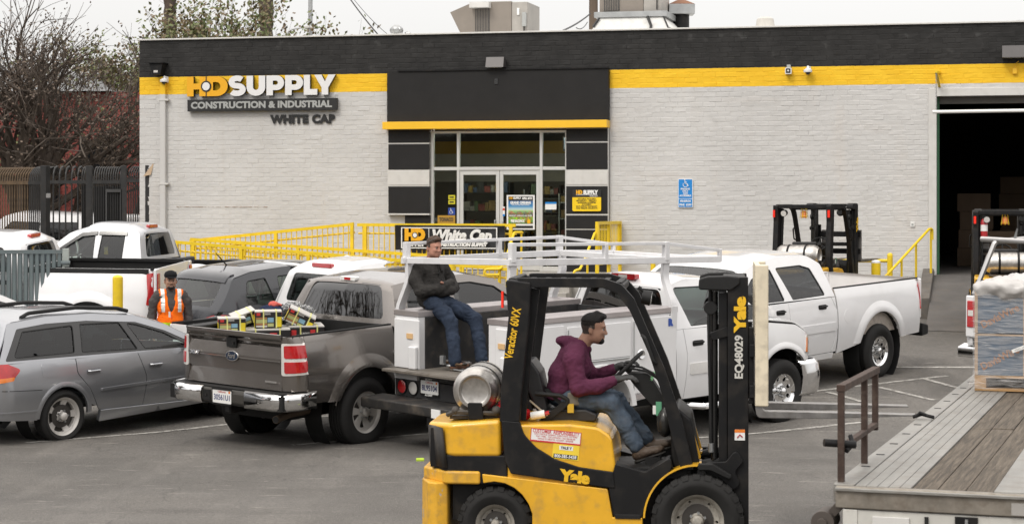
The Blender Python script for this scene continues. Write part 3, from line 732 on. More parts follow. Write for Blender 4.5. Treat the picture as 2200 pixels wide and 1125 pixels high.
MB().cyl((cxm, -.12, cz), (cxm, -.15, cz), .09, n=28).ob('emblem_dot', LETW, sg)
a, b, c, d = lx(407.5), lx(727.5), wz(567, 238.5), wz(567, 213)
bx_ = MB().bx(a, b, -.13, -.03, c, d).ob('sign_strip', INKB, sg, bevel=.004)
text('strip_lettering', 'CONSTRUCTION & INDUSTRIAL', .2, SGG, bx_, ((a+b)/2-.01, -.134, (c+d)/2-.005), (R(90), 0, 0), .009, .003, width=(b-a)*.945, space=1.02)
text('lower_lettering', 'WHITE CAP', .245, INKB, sg, ((lx(581)+lx(721))/2, -.03, wz(650, 257)), (R(90), 0, 0), .016, .008, space=1.08, width=lx(721)-lx(581))
text('trademark', '(R)', .06, INKW, sg, (lx(722.5), -.03, wz(722, 202)), (R(90), 0, 0), 0, .002)

def plaque(name, px0, px1, py0, py1, d, m, label, cat='sign', r=.02):
    s, z = wp((px0+px1)/2, (py0+py1)/2); w = abs(ws(px1)-ws(px0)); h = abs(wz(px0, py0)-wz(px0, py1))
    o = wthing(name, s, z, d, label, cat); 
    MB().prism([((-w/2, -h/2), r), ((w/2, -h/2), r), ((w/2, h/2), r), ((-w/2, h/2), r)], 'xz', -.012, 0).ob('backing', m, o)
    return o, w, h
def slabm(o, name, x0, x1, z0, z1, m, y=-.016): return MB().bx(x0, x1, y, -.012, z0, z1).ob(name, m, o, smooth=False)
def tx(o, s, size, z, m, w=None, x=0., y=-.018, bold=.002): return text('lettering', s, size, m, o, (x, y, z), (R(90), 0, 0), bold*size/.1, .0006, width=w)
SBL = mat('sign blue', (.015, .23, .62), .35, var=.03)
def wheelchair(o, cx, cz, s, m, y=-.02):
    b = MB(); k = s
    b.tube([(cx+k*(.0+.26*math.cos(R(t))), y, cz+k*(-.12+.26*math.sin(R(t)))) for t in range(140, 395, 15)], .035*k, 6)
    b.tube([(cx-.06*k, y, cz+.32*k), (cx-.03*k, y, cz+.02*k), (cx+.17*k, y, cz-.0*k), (cx+.28*k, y, cz-.26*k), (cx+.38*k, y, cz-.22*k)], .045*k, 6)
    b.tube([(cx-.05*k, y, cz+.17*k), (cx+.15*k, y, cz+.17*k)], .035*k, 6); b.ball((cx-.07*k, y, cz+.42*k), .075*k, 8)
    b.ob('wheelchair_symbol', m, o)
o, w, h = plaque('parking_sign', 1457, 1489, 384, 446, .02, INKW, 'blue and white accessible parking sign on the grey brick wall', r=.03)
slabm(o, 'blue_field', -w/2+.014, w/2-.014, -h*.18, h/2-.014, SBL); slabm(o, 'blue_field', -w/2+.014, w/2-.014, -h/2+.014, -h*.2, SBL)
wheelchair(o, 0, h*.33, .19, INKW)
for i, t in enumerate(('PARKING', 'ONLY', 'VAN', 'ACCESSIBLE')): tx(o, t, .05, h*(.145-.077*i), INKW, w*[.62, .4, .32, .8][i], bold=.004)
tx(o, 'MINIMUM', .055, -h*.275, INKW, w*.7, bold=.004); tx(o, 'FINE  $250', .06, -h*.40, INKW, w*.8, bold=.004)
o, w, h = plaque('store_hours_sign', 1233, 1294.5, 407, 453.5, .145, INKB, 'black and yellow store hours sign on the dark portal block', r=.03)
MB().prism([((-w/2, -h/2), .04), ((w/2, -h/2), .04), (w/2, h*.14), (-w/2, h*.14)], 'xz', -.018, -.012).ob('yellow_field', mat('hours yellow', (.85, .58, .01), .4), o)
tx(o, 'HD', .11, h*.36, HDY, w*.22, -w*.26, bold=.008); tx(o, 'SUPPLY', .11, h*.36, INKW, w*.52, w*.14, bold=.008)
tx(o, 'CONSTRUCTION & INDUSTRIAL', .035, h*.255, INKW, w*.74, 0); tx(o, 'WHITE CAP', .035, h*.185, INKW, w*.28, w*.24)
for i, (t, ww) in enumerate((('STORE HOURS', .62), ('MONDAY - FRIDAY', .7), ('6:00AM-5:00PM', .62), ('CLOSED', .32), ('SATURDAY SUNDAY', .74), ('AND MAJOR HOLIDAYS', .74))):
    tx(o, t, .045, h*(.06-.085*i), INKB, w*ww, 0, -.021)
o, w, h = plaque('door_poster', 1089.5, 1149.5, 419, 493, .03, INKW, 'white bordered grand opening poster on the right glass door', 'poster', .005)
def poster_mat():
    m = bpy.data.materials.new('poster picture'); m.use_nodes = True; N, L = m.node_tree.nodes, m.node_tree.links; b = N['Principled BSDF']
    t = N.new('ShaderNodeTexCoord'); s_ = N.new('ShaderNodeSeparateXYZ'); L.new(t.outputs['Object'], s_.inputs[0])
    cr = N.new('ShaderNodeValToRGB'); r = N.new('ShaderNodeMapRange'); r.inputs['From Min'].default_value = -h*.38; r.inputs['From Max'].default_value = h*.33
    L.new(s_.outputs['Z'], r.inputs['Value']); L.new(r.outputs[0], cr.inputs[0])
    e = cr.color_ramp.elements; e[0].position = 0; e[0].color = (.03, .04, .02, 1); e[1].position = 1; e[1].color = (.02, .10, .28, 1)
    for p, c in ((.12, (.12, .2, .03)), (.3, (.3, .4, .05)), (.42, (.1, .08, .05)), (.52, (.25, .2, .1)), (.6, (.4, .5, .2)), (.66, (.45, .6, .6)), (.78, (.06, .25, .5))):
        q = e.new(p); q.color = (*c, 1)
    v = N.new('ShaderNodeTexVoronoi'); v.inputs['Scale'].default_value = 28; L.new(t.outputs['Object'], v.inputs['Vector'])
    hs = N.new('ShaderNodeHueSaturation'); hs.inputs['Saturation'].default_value = 1.3; L.new(v.outputs['Color'], hs.inputs['Color'])
    rm = N.new('ShaderNodeMapRange'); rm.inputs['From Min'].default_value = .62; rm.inputs['From Max'].default_value = .55; rm.inputs['To Max'].default_value = .55
    L.new(r.outputs[0], rm.inputs['Value'])
    mx = N.new('ShaderNodeMix'); mx.data_type = 'RGBA'; mx.blend_type = 'OVERLAY'; L.new(rm.outputs[0], mx.inputs['Factor']); L.new(cr.outputs[0], mx.inputs['A']); L.new(hs.outputs[0], mx.inputs['B'])
    L.new(mx.outputs['Result'], b.inputs['Base Color']); b.inputs['Roughness'].default_value = .4; return m
slabm(o, 'picture', -w*.44, w*.44, -h*.33, h*.33, poster_mat()); slabm(o, 'top_band', -w*.44, w*.44, h*.335, h*.46, INKB); slabm(o, 'bottom_band', -w*.44, w*.44, -h*.46, -h*.385, INKB)
tx(o, 'HD', .06, h*.41, HDY, w*.12, -w*.34, bold=.006); tx(o, 'SUPPLY', .06, h*.41, INKW, w*.28, -w*.12, bold=.006); tx(o, 'APRIL 30TH', .065, h*.40, INKW, w*.36, w*.23, bold=.006)
tx(o, 'GRAND OPENING', .07, h*.275, INKW, w*.74, bold=.006); tx(o, 'WITH ONE DAY ONLY SPECIALS', .035, h*.215, INKW, w*.64); tx(o, 'BREAKFAST GIVEAWAYS AND PRIZES', .05, -h*.10, INKW, w*.8)
tx(o, 'FREE BACKPACK', .08, -h*.255, INKW, w*.5, -w*.1, bold=.006); MB().prism([((w*.24, -h*.32), .01), ((w*.35, -h*.32), .01), ((w*.35, -h*.2), .03), ((w*.24, -h*.2), .03)], 'xz', -.019, -.012).ob('yellow_backpack', HDY, o)
o, w, h = plaque('window_notice', 1172, 1196, 434, 450, .02, INKW, 'small white notice with blue heading on the narrow right pane', 'notice', .003)
slabm(o, 'heading', -w/2, w/2, h*.25, h/2, SBL)
o, w, h = plaque('access_sticker', 963.5, 978.5, 446, 461.5, .02, mat('sticker blue', (.02, .06, .30), .4), 'dark blue wheelchair sticker on the left side pane', 'sticker', .003)
wheelchair(o, -.01, 0, .13, INKW)
o, w, h = plaque('gold_window_sign', 941, 978.5, 462.5, 481, .02, mat('gold', (.42, .24, .03), .5), 'gold sign with worn dark lettering low in the left side pane', 'sign', .003)
tx(o, 'TONACO', .11, 0, mat('gold print', (.10, .07, .03), .5), w*.8, bold=.006)
for q, zc in ((0, 423.5), (1, 434)):
    o, w, h = plaque('yellow_sticker', 964, 978.5, zc-4.5, zc+4.5, .02, mat('sticker yellow', (.55, .5, .02), .5), ['upper', 'lower'][q]+' of two small yellow stickers on the left side pane', 'sticker', .003)
    slabm(o, 'black_bar', -w*.3, w*.3, -h*.15, h*.15, INKB)
o, w, h = plaque('door_decal', 1081, 1085.5, 444, 464, .03, INKW, 'narrow strip of red white and blue decals on the right door stile', 'decal', .002)
slabm(o, 'red_mark', -w/2, w/2, h*.1, h*.35, mat('decal red', (.6, .08, .04), .5)); slabm(o, 'blue_mark', -w/2, w/2, -h/2, -h*.3, SBL)
o, w, h = plaque('wall_paper_note', 1956, 1965, 475, 487, .02, INKW, 'tiny white notice on the grey brick beside the loading door', 'notice', .003)
slabm(o, 'printed_mark', -w*.25, w*.25, -h*.3, h*.1, SGG)
o, w, h = plaque('tv_screen', 1184, 1215, 289, 322, -1.2, BLKG, 'television screen with pale charts and an added glow hanging inside behind the upper right pane', 'television', .01)
slabm(o, 'added_glow_picture', -w*.42, w*.42, -h*.36, h*.4, mat('tv added glow', (.10, .12, .15), .4, emit=1.0, var=.6, scale=9))  # emission is an added glow on the screen
# banner on the railing
def clothf(u, v): return (u, -1.60-.012*math.sin(u*9+v*4)-.02*math.cos(v*5+u*2)-.01*math.sin(u*23), v)
s_, z_ = w3(965, 511, 1.62)[0], w3(965, 511, 1.62)[2]; wd = (w3(1084, 500, 1.62)[0]-w3(848, 500, 1.62)[0])/2; hh = .255
bn = wthing('banner', s_, z_, 0, 'black and white shop banner hung on the yellow landing rail', 'banner')
panel('banner_cloth', [(-wd, -hh), (wd, -hh+.01), (wd, hh), (-wd, hh+.01)], lambda u, v: (u, clothf(u, v)[1], v), mat('banner black', (.012, .012, .013), .3, var=.1), bn, (0, -1, 0), .06, thick=.004)
fl = 1.645
fb = MB(); 
for a, b, c, d in ((-wd*.86, wd*.86, hh*.78, hh*.86), (-wd*.86, wd*.86, -hh*.86, -hh*.78), (-wd*.875, -wd*.855, -hh*.86, hh*.86), (wd*.855, wd*.875, -hh*.86, hh*.86), (-wd*.37, -wd*.36, -hh*.1, hh*.78)): fb.bx(a, b, -fl, -fl+.002, c, d)
fb.ob('printed_border', INKW, bn, smooth=False)
text('lettering', 'HD', .30, HDY, bn, (-wd*.62, -fl, hh*.22), (R(90), 0, 0), .03, .001, width=wd*.38)
MB().cyl((-wd*.62, -fl+.003, hh*.22), (-wd*.62, -fl-.004, hh*.22), .062).ob('emblem_ring', INKB, bn); MB().cyl((-wd*.62, -fl+.003, hh*.22), (-wd*.62, -fl-.007, hh*.22), .045).ob('emblem_dot', INKW, bn)
text('lettering', 'White Cap', .31, INKW, bn, (wd*.24, -fl, hh*.18), (R(90), 0, 0), .018, .001, width=wd*1.08, shear=.25)
text('lettering', 'White Cap', .31, INKB, bn, (wd*.24, -fl-.003, hh*.18), (R(90), 0, 0), -.012, .0005, width=wd*1.02, shear=.25)
text('lettering', 'White Cap', .31, INKW, bn, (wd*.24, -fl-.005, hh*.18), (R(90), 0, 0), -.001, .0005, width=wd*1.05, shear=.25)
text('lettering', 'SUPPLY', .10, INKW, bn, (-wd*.62, -fl, -hh*.55), (R(90), 0, 0), .008, .001, width=wd*.38)
text('lettering', 'CONSTRUCTION SUPPLY', .10, INKW, bn, (wd*.22, -fl, -hh*.55), (R(90), 0, 0), .008, .001, width=wd*.98, shear=.2)
# flood lights, cameras, downpipe
def flood(px, py0, py1, w, d, label):
    s, z = wp(px, (py0+py1)/2); o = wthing('wall_light', s, z, 0, label, 'wall light'); h = (py1-py0)/100
    MB().prism([(-d, -h*.5), (-.02, -h*.5), (-.02, h*.35), (-d+.08, h*.5)], 'yz', -w/2, w/2).ob('housing', mat('bronze housing', (.07, .065, .065), .4, .3), o, bevel=.008)
    MB().bx(-w*.4, w*.4, -d+.03, -.06, -h*.52, -h*.49).ob('lens', CLR, o); MB().bx(-.06, .06, -.04, 0, -h*.3, h*.3).ob('mount', BLKP, o)
flood(1069, 124, 147, .40, .30, 'bronze wall light above the entrance portal'); flood(2180, 100, 125, .5, .28, 'long dark wall light above the loading door')
s, z = wp(345, 150); o = wthing('wall_light', s, z, 0, 'black angled flood light at the left end of the wall', 'wall light')
MB().prism([((-.16, .12)), (.16, .12), (.11, -.13), (-.09, -.13)], 'xz', -.26, -.02).ob('housing', BLKP, o, bevel=.006)
MB().bx(-.18, .19, -.30, 0, .125, .14).ob('hood', BLKP, o); MB().bx(-.05, .05, -.27, -.255, -.08, -.03).ob('lens', CLR, o)
def dome(px, py, label, left=False):
    s, z = wp(px, py); o = wthing('dome_camera', s, z, 0, label, 'security camera')
    MB().bx(-.03, .05, -.06, 0, -.05, .08).tube([(.01, -.03, .06), (-.0, -.12, .07), (-.0, -.14, .03)], .028, 8).ob('bracket', LETW, o)
    MB().lathe([(.0, .04), (.04, .04), (.085, .01), (.09, -.03), (.085, -.045)], (0, -.14, 0), (0, 0, 1), 20).ob('housing', LETW, o)
    MB().ball((0, -.14, -.045), .055, 12).ob('dome', BLKG, o)
dome(358, 173, 'white dome camera on the yellow stripe above the downpipe'); dome(1737, 152, 'white dome camera on the yellow stripe right of the horn speaker')
s, z = wp(1695, 153); o = wthing('horn_speaker', s, z, 0, 'small square white speaker with black face on the yellow stripe', 'speaker')
MB().prism([((-.065, -.07), .02), ((.065, -.07), .02), ((.065, .06), .02), ((-.065, .06), .02)], 'xz', -.16, -.02).ob('housing', LETW, o)
MB().prism([((-.048, -.05), .015), ((.048, -.05), .015), ((.048, .045), .015), ((-.048, .045), .015)], 'xz', -.165, -.155).ob('face', BLKG, o); MB().cyl((0, -.17, 0), (0, -.155, 0), .018).ob('cone', LETW, o); MB().bx(-.04, .04, -.06, 0, .05, .13).ob('bracket', SGG, o)
s = ws(352); o = wthing('downpipe', s, 0, 0, 'painted square downpipe running down the left end of the wall', 'downpipe')
MB().bx(-.055, .075, -.11, -.015, .3, 5.62).ob('pipe', WALLP, o, bevel=.01)
for zz in (5.08, 3.2, 1.5): MB().bx(-.10, .15, -.118, -.012, zz, zz+.04).ob('clamp', LG, o)
s = ws(2013); o = wthing('door_guard_bar', s, 0, 0, 'white height limit pipe hanging on a chain across the loading door', 'height bar')
z1, z2 = wz(2013, 150), wz(2013, 243)
MB().tube([(-.07, -.55, z2), (4.2, -.55, z2+.02)], .035, 10).ob('pipe', INKW, o)
cb = MB()
n = 26
for i in range(n):
    zc = z2+.04+(z1-.1-z2)*i/n; a = 1 if i % 2 else 0
    cb.tube([(.012*a*math.cos(t), -.55+(.012*(1-a))*math.cos(t), zc+.024*math.sin(t)) for t in [k*math.pi/4 for k in range(8)]], .004, 4, True)
cb.ob('chain', STEEL, o); MB().bar((0, -.55, z1-.08), (.05, -.01, z1-.35), .05, .03).bar((0, -.57, z1-.08), (0.05, 0, z1-.06), .05, .04).ob('bracket', YEL, o)
s, z = wp(2180, 153); o = wthing('junction_box', s, z, 0, 'small yellow electrical box with wire above the loading door', 'electrical box')
MB().bx(-.045, .045, -.07, -.012, -.06, .06).ob('box', YELP, o, bevel=.005); MB().tube([(.0, -.03, .06), (.02, -.03, .15), (.08, -.02, .2)], .006, 6, fil=.03).ob('wire', YELP, o)

# ================================================================ ON THE ROOF
TAN = mat('tan cabinet metal', (.235, .205, .175), .5, .1, var=.06); MESHG = mat('coil grille', (.09, .088, .085), .6, .3)
def roof_at(px, Y): return (px-1100)/F*Y
def hvac(px0, px1, pytop, Y, label, hood=True):
    x0, x1 = roof_at(px0, Y), roof_at(px1, Y); zt = H0-(pytop-HZ)*Y/F; zb = ZT+.05; g = (x1-x0)
    o = empty('rooftop_unit', (x0, Y, zb), WA, label, 'rooftop unit'); h = zt-zb
    MB().bx(0, g*.72, 0, 1.3, .06, h).ob('cabinet', TAN, o, bevel=.01); MB().bx(g*.722, g, .02, 1.32, .06, h*.98).ob('side_cabinet', mat('pale tan metal', (.36, .34, .31), .5), o, bevel=.01)
    MB().bx(.1, g*.33, -.02, 0, .1, h*.85).ob('coil_grille', MESHG, o)
    for i in range(9): MB().bx(.1+i*(g*.33-.1)/9, .112+i*(g*.33-.1)/9, -.035, -.02, .1, h*.85).ob('grille_bar', TAN, o, smooth=False)
    if hood:
        hb = MB(); hb.add([(-.55, .1, h*.8), (.06, .0, h), (.06, 1.2, h), (-.55, 1.1, h*.8), (-.1, .1, 0), (.06, 0, 0), (.06, 1.2, 0), (-.1, 1.1, 0)], [(0, 1, 2, 3), (0, 4, 5, 1), (3, 2, 6, 7), (0, 3, 7, 4)]); hb.ob('intake_hood', TAN, o, sharp=10)
        MB().bx(.02, g*.36, -.25, 0, h*.86, h*.98).ob('top_hood', LG, o)
    MB().bx(g*.92, g*.99, -.08, .0, h*.45, h*.75).ob('switch_box', SGG, o, bevel=.005); MB().tube([(g*.95, -.04, h*.45), (g*.95, -.04, .1)], .015).ob('conduit', BLKP, o)
    MB().bx(g*.82, g*.86, -.01, .02, h*.7, h*.85).ob('rating_label', INKW, o)
    MB().bx(-.05, g+.05, -.08, 1.4, -.05, .06).ob('base_frame', STEEL, o)
    return o
hvac(1012, 1136, 5, 47, 'tan air conditioning unit with slanted intake hood on the roof left of the pole', True)
o = hvac(1288, 1420, -38, 46, 'tan air conditioning unit on a white curb right of the utility pole', False); o.location.z += .70
cu = empty('roof_curb', (roof_at(1278, 46), 46, ZT+.27), WA, 'sloping white membrane curb with black patches under the air conditioner', 'roof curb')
g = 1.62
MB().add([(-.1, -.3, -.05), (g+.45, -.3, -.05), (g+.45, 1.8, -.05), (-.1, 1.8, -.05), (.1, -.05, .42), (g, -.05, .42), (g, 1.4, .42), (.1, 1.4, .42)], [(4, 5, 6, 7), (0, 1, 5, 4), (1, 2, 6, 5), (3, 0, 4, 7)]).ob('curb', ROOFM, cu, sharp=10)
MB().bx(0, g+.1, -.1, 1.5, .42, .55).ob('steel_frame', STEEL, cu); MB().tube([(g-.35, -.09, .42), (g-.25, -.2, .2), (g-.25, -.32, .0)], .035, 6).tube([(g+.02, -.08, .42), (g+.15, -.2, .15), (g+.4, -.3, .03)], .02, 6).tube([(.12, -.1, .40), (-.0, -.2, .2)], .03, 6).ob('tar_patch', INKB, cu)
o = empty('roof_vent', (roof_at(1463, 47), 47, ZT+.62), 0, 'square galvanised roof vent with rusty peak beside the air conditioner', 'roof vent')
MB().cyl((0, 0, -.1), (0, 0, .25), .2).ob('neck', BLKP, o); MB().bx(-.31, .31, -.3, .3, .24, .48).ob('cap', STEEL, o, bevel=.01)
MB().add([(-.3, -.3, .48), (.3, -.3, .48), (.3, .3, .48), (-.3, .3, .48), (0, 0, .64)], [(0, 1, 4), (1, 2, 4), (2, 3, 4), (3, 0, 4)]).ob('peak', mat('rust peak', (.25, .12, .07), .8), o, sharp=10)
o = MB().add([(0, 0, 0), (5.5, 0, 0), (5.5, 2, 0), (0, 2, 0), (.3, 1.0, .80), (5.0, 1.0, .32)], [(0, 1, 5, 4), (2, 3, 4, 5), (3, 0, 4)]).ob('roof_ridge', ROOFM, sharp=10); o.location = (roof_at(1440, 48), 47.5, ZT-.12); o.rotation_euler = (0, 0, WA); tag(o, 'low white membrane ridge sloping away right of the vent', 'roof ridge')
o = empty('roof_vent', (roof_at(1644, 44.5), 44.5, ZT+.27), 0, 'tapered cream pipe vent standing alone on the roof', 'roof vent'); MB().lathe([(.25, -.1), (.19, .26), (.13, .30), (.001, .30)], (0, 0, 0), (0, 0, 1), 20).ob('hood', mat('cream vent', (.52, .50, .46), .6), o)
o = empty('roof_vent', (roof_at(2192, 42), 42, ZT+.12), 0, 'grey vent cap at the right end of the roof line', 'roof vent'); MB().lathe([(.2, -.1), (.22, .1), (.1, .15), (.001, .15)], (0, 0, 0), (0, 0, 1), 16).ob('hood', STEEL, o)
for px, r_, lb in ((852, .15, 'larger of two round galvanised turbine vents on the roof edge'), (876, .07, 'smaller of two round galvanised turbine vents on the roof edge')):
    o = empty('turbine_vent', (roof_at(px, 45), 45, ZT+.16), 0, lb, 'roof vent'); MB().ball((0, 0, r_*1.1), r_, 16, (1, 1, .75)).ob('turbine', STEEL, o)
    for i in range(6): MB().tube([(r_*math.cos(i*1.05)*k, r_*math.sin(i*1.05)*k, z*r_) for k, z in ((.3, 1.85), (.95, 1.3), (1.02, 1.0), (.8, .5))], .008, 5).ob('vane', ALU, o)
    MB().cyl((0, 0, -.1), (0, 0, .05+r_*.4), r_*.5).ob('neck', BLKP, o)

# ================================================================ BEHIND THE SHOP
BARK = mat('bark', (.075, .058, .045), .9, bump=.6, bscale=20, var=.3); POLEW = mat('pole wood', (.11, .082, .06), .9, bump=.5, bscale=15, stretch=(1, 1, .1), var=.3)
def px3(px, py, Y): return Vector(((px-1100)/F*Y, Y, H0-(py-HZ)*Y/F))
b = px3(1275, 70, 60); o = empty('utility_pole', (b.x, 60, 0), 0, 'brown wooden utility pole rising behind the roof beside the air conditioner', 'utility pole')
MB().cyl((0, 0, 0), (0, 0, 11), .17, .13, 12).ob('pole', POLEW, o); MB().bx(-.3, .1, -.2, -.1, 7.4, 7.55).ob('crossarm', POLEW, o); MB().tube([(-.12, -.2, 7.45), (-.5, -.2, 6.9), (-.25, -.2, 6.2)], .03).ob('insulator_loop', BLKP, o)
def cable(name, P, r, label, m=BLKP):
    o = MB().tube([Vector(p) for p in P], r, 6).ob(name, m); tag(o, label, 'cable')
def sag(a, b, s, n=14): return [a.lerp(b, i/n)-Vector((0, 0, s*4*(i/n)*(1-i/n))) for i in range(n+1)]
cable('power_cable', sag(px3(745, -12, 50), px3(815, 78, 46), .03), .016, 'thick dark cable dropping steeply to the roof edge')
cable('power_cable', sag(px3(757, -5, 50), px3(840, 80, 46), .06), .007, 'thin pale cable dropping to the turbine vent')
cable('power_cable', sag(px3(1268, 30, 59), px3(1200, 70, 46), .05), .022, 'black service cable sagging from the utility pole to the roof')
cable('power_cable', sag(px3(1262, 48, 59), px3(1238, 60, 52), .1), .012, 'short looped cable beside the utility pole')
o = empty('street_light', (px3(667, 0, 70).x, 70, 0), 0, 'grey steel street light pole with a side arm lamp behind the roof', 'street light')
MB().cyl((0, 0, 0), (0, 0, 12), .09, .075, 12).ob('pole', STEEL, o)
o2 = px3(667, 56, 70); MB().tube([Vector((-1.25, 0, 8.1)), Vector((-1.2, 0, 8.5)), Vector((-.7, 0, 8.95)), Vector((-.2, 0, 9.05)), Vector((0, 0, 9.05))], .03, 6, fil=.2).ob('arm', STEEL, o); MB().bx(-.22, .28, -.1, .1, 8.98, 9.08).ob('lamp_head', LG, o, bevel=.03)

def grow(root, base, height, seed, mbk, spread=.55, n0=3, r0=.14, lean=(0, 0), depth=5, droop=0., tips=None, lim=None):
    rr = random.Random(seed); 
    def rec(p, d, L_, r, k):
        n = 4; P = [p]; q = p.copy(); dd = d.copy()
        for i in range(n):
            dd = (dd+Vector((rr.gauss(0, .13), rr.gauss(0, .13), rr.gauss(0, .08)-droop*k*.05))).normalized(); q = q+dd*L_/n; P.append(q.copy())
            if tips is not None and k >= depth-2: tips.append((q.copy(), dd.copy()))
        mbk.tube(P, [r*(1-.45*i/n) for i in range(n+1)], 6 if k < 2 else (4 if k < 4 else 3))
        if k >= depth: return
        m = rr.choice((2, 3, 3)) if k else n0
        for j in range(m):
            a = rr.uniform(0, 2*math.pi); t = rr.uniform(.45, 1.0); bp_ = P[min(n, max(1, int(t*n)))]
            side = dd.orthogonal().normalized(); side.rotate(Matrix.Rotation(a, 3, dd)); nd = (dd*(1-spread*.55)+side*spread*rr.uniform(.6, 1.25)+Vector((0, 0, .12))).normalized()
            rec(bp_, nd, L_*rr.uniform(.62, .84), r*.55, k+1)
    for j in range(n0):
        d = Vector((rr.gauss(lean[0], .22), rr.gauss(lean[1], .2), 1)).normalized(); rec(Vector(base), d, height*.34, r0, 0)
def leaves(tips, mb_, n, size, rnd_, spread=.12, sk=.6):
    for (p, d) in tips:
        for _ in range(n):
            if rnd_.random() < sk: continue
            c = p+Vector((rnd_.gauss(0, spread), rnd_.gauss(0, spread), rnd_.gauss(0, spread))); a = Vector((rnd_.gauss(0, 1), rnd_.gauss(0, 1), rnd_.gauss(0, 1))).normalized()*size*rnd_.uniform(.6, 1.3); b2 = a.orthogonal().normalized()*size*.35; t_ = a*.5+Vector((0, 0, -size*.15))
            mb_.add([c-a*.5, c+b2+t_*.1, c+a*.5, c-b2], [(0, 1, 2, 3)])
def leafm(name, c1, c2):
    m = mat(name, c1, .6, var=.5, scale=1.5); N, L = m.node_tree.nodes, m.node_tree.links; b = N['Principled BSDF']
    n = N.new('ShaderNodeTexNoise'); n.inputs['Scale'].default_value = 2.2; n.inputs['Detail'].default_value = 5; t = N.new('ShaderNodeTexCoord'); L.new(t.outputs['Object'], n.inputs['Vector'])
    r = N.new('ShaderNodeMapRange'); r.inputs['From Min'].default_value = .42; r.inputs['From Max'].default_value = .58; L.new(n.outputs['Fac'], r.inputs['Value'])
    q = N.new('ShaderNodeMix'); q.data_type = 'RGBA'; q.inputs['A'].default_value = (*c1, 1); q.inputs['B'].default_value = (*c2, 1); L.new(r.outputs[0], q.inputs['Factor']); L.new(q.outputs['Result'], b.inputs['Base Color']); return m
LDRY = leafm('dry leaves', (.075, .05, .035), (.14, .10, .07)); LGRN = leafm('green leaves', (.10, .13, .035), (.13, .085, .04))
def tree(px, Y, h, seed, label, leafmat, nl, ls, n0=3, r0=.14, depth=5, spread=.55, lean=(0, 0), z0=.6, droop=0, lsp=.12):
    b = px3(px, 400, Y); rt = empty('tree', (b.x, Y, z0), 0, label, 'tree'); mb_ = MB(); tips = []
    grow(rt, (0, 0, 0), h, seed, mb_, spread, n0, r0, lean, depth, droop, tips); mb_.ob('branches', BARK, rt)
    lm = MB(); leaves(tips, lm, nl, ls, random.Random(seed+9), lsp, .86 if leafmat is LDRY else .62); o = lm.ob('leaves', leafmat, rt, smooth=False); tag(o, kind='stuff'); return rt
tree(45, 54, 11.2, 11, 'nearly bare brown tree with many thin twigs at the far left', LDRY, 3, .085, n0=5, r0=.19, depth=5, spread=.5, lean=(.06, 0), droop=.1)
tree(140, 56, 8.6, 23, 'smaller bare tree of hanging twigs right of the far left tree', LDRY, 2, .085, n0=2, r0=.12, depth=5, spread=.62, lean=(.08, 0), droop=.5)
tree(290, 62, 12.6, 31, 'sparse tree with green and brown leaves behind the left shop corner', LGRN, 6, .14, n0=3, r0=.15, depth=5, spread=.62, lean=(-.22, 0), lsp=.16)
tree(268, 60, 8.6, 77, 'leaning leafy tree in front of the red wall by the shop corner', LGRN, 3, .12, n0=2, r0=.10, depth=4, spread=.55, lean=(.0, 0), lsp=.14)
tree(450, 64, 11.6, 52, 'upright tree with dense green and rust leaves behind the roof', LGRN, 7, .15, n0=5, r0=.12, depth=5, spread=.38, lsp=.14)
tree(530, 66, 11.4, 58, 'low leafy tree just showing above the roof left of the second palm trunk', LGRN, 7, .15, n0=4, r0=.12, depth=5, spread=.42, lsp=.14)
tree(405, 66, 10.8, 64, 'sparse low tree just showing above the roof right of the first palm trunk', LGRN, 4, .14, n0=4, r0=.12, depth=5, spread=.45, lsp=.14)
for px, w, lb in ((365, .21, 'dark rough palm trunk crossing the sky left of the big sign'), (572, .24, 'dark rough palm trunk crossing the sky above the letter P')):
    b = px3(px, 0, 72); rt = empty('palm_tree', (b.x, 72, .3), 0, lb, 'palm tree')
    rr = random.Random(px); MB().lathe([((w*1.15 if i % 2 else w)*(1+rr.uniform(-.06, .06)), i*.22) for i in range(64)], (0, 0, 0), (0, 0, 1), 12).ob('trunk', BARK, rt, sharp=60)
    lm = MB()
    for k in range(26):
        a = rr.uniform(0, 6.28); e = rr.uniform(-.5, 1.1); P = [Vector((0, 0, 14))]
        for i in range(6): P.append(P[-1]+Vector((math.cos(a)*.5*math.cos(e-.28*i), math.sin(a)*.5*math.cos(e-.28*i), .5*math.sin(e-.28*i))))
        for i in range(1, 7):
            t = (P[i]-P[i-1]).normalized(); s_ = t.cross(Vector((0, 0, 1))).normalized()
            for sg_ in (-1, 1):
                for u in (0, .33, .66): q = P[i-1].lerp(P[i], u); lm.add([q, q+t*.12, q+s_*sg_*.5+Vector((0, 0, -.15))+t*.2], [(0, 1, 2)])
    tag(lm.ob('fronds', LGRN, rt, smooth=False), kind='stuff')

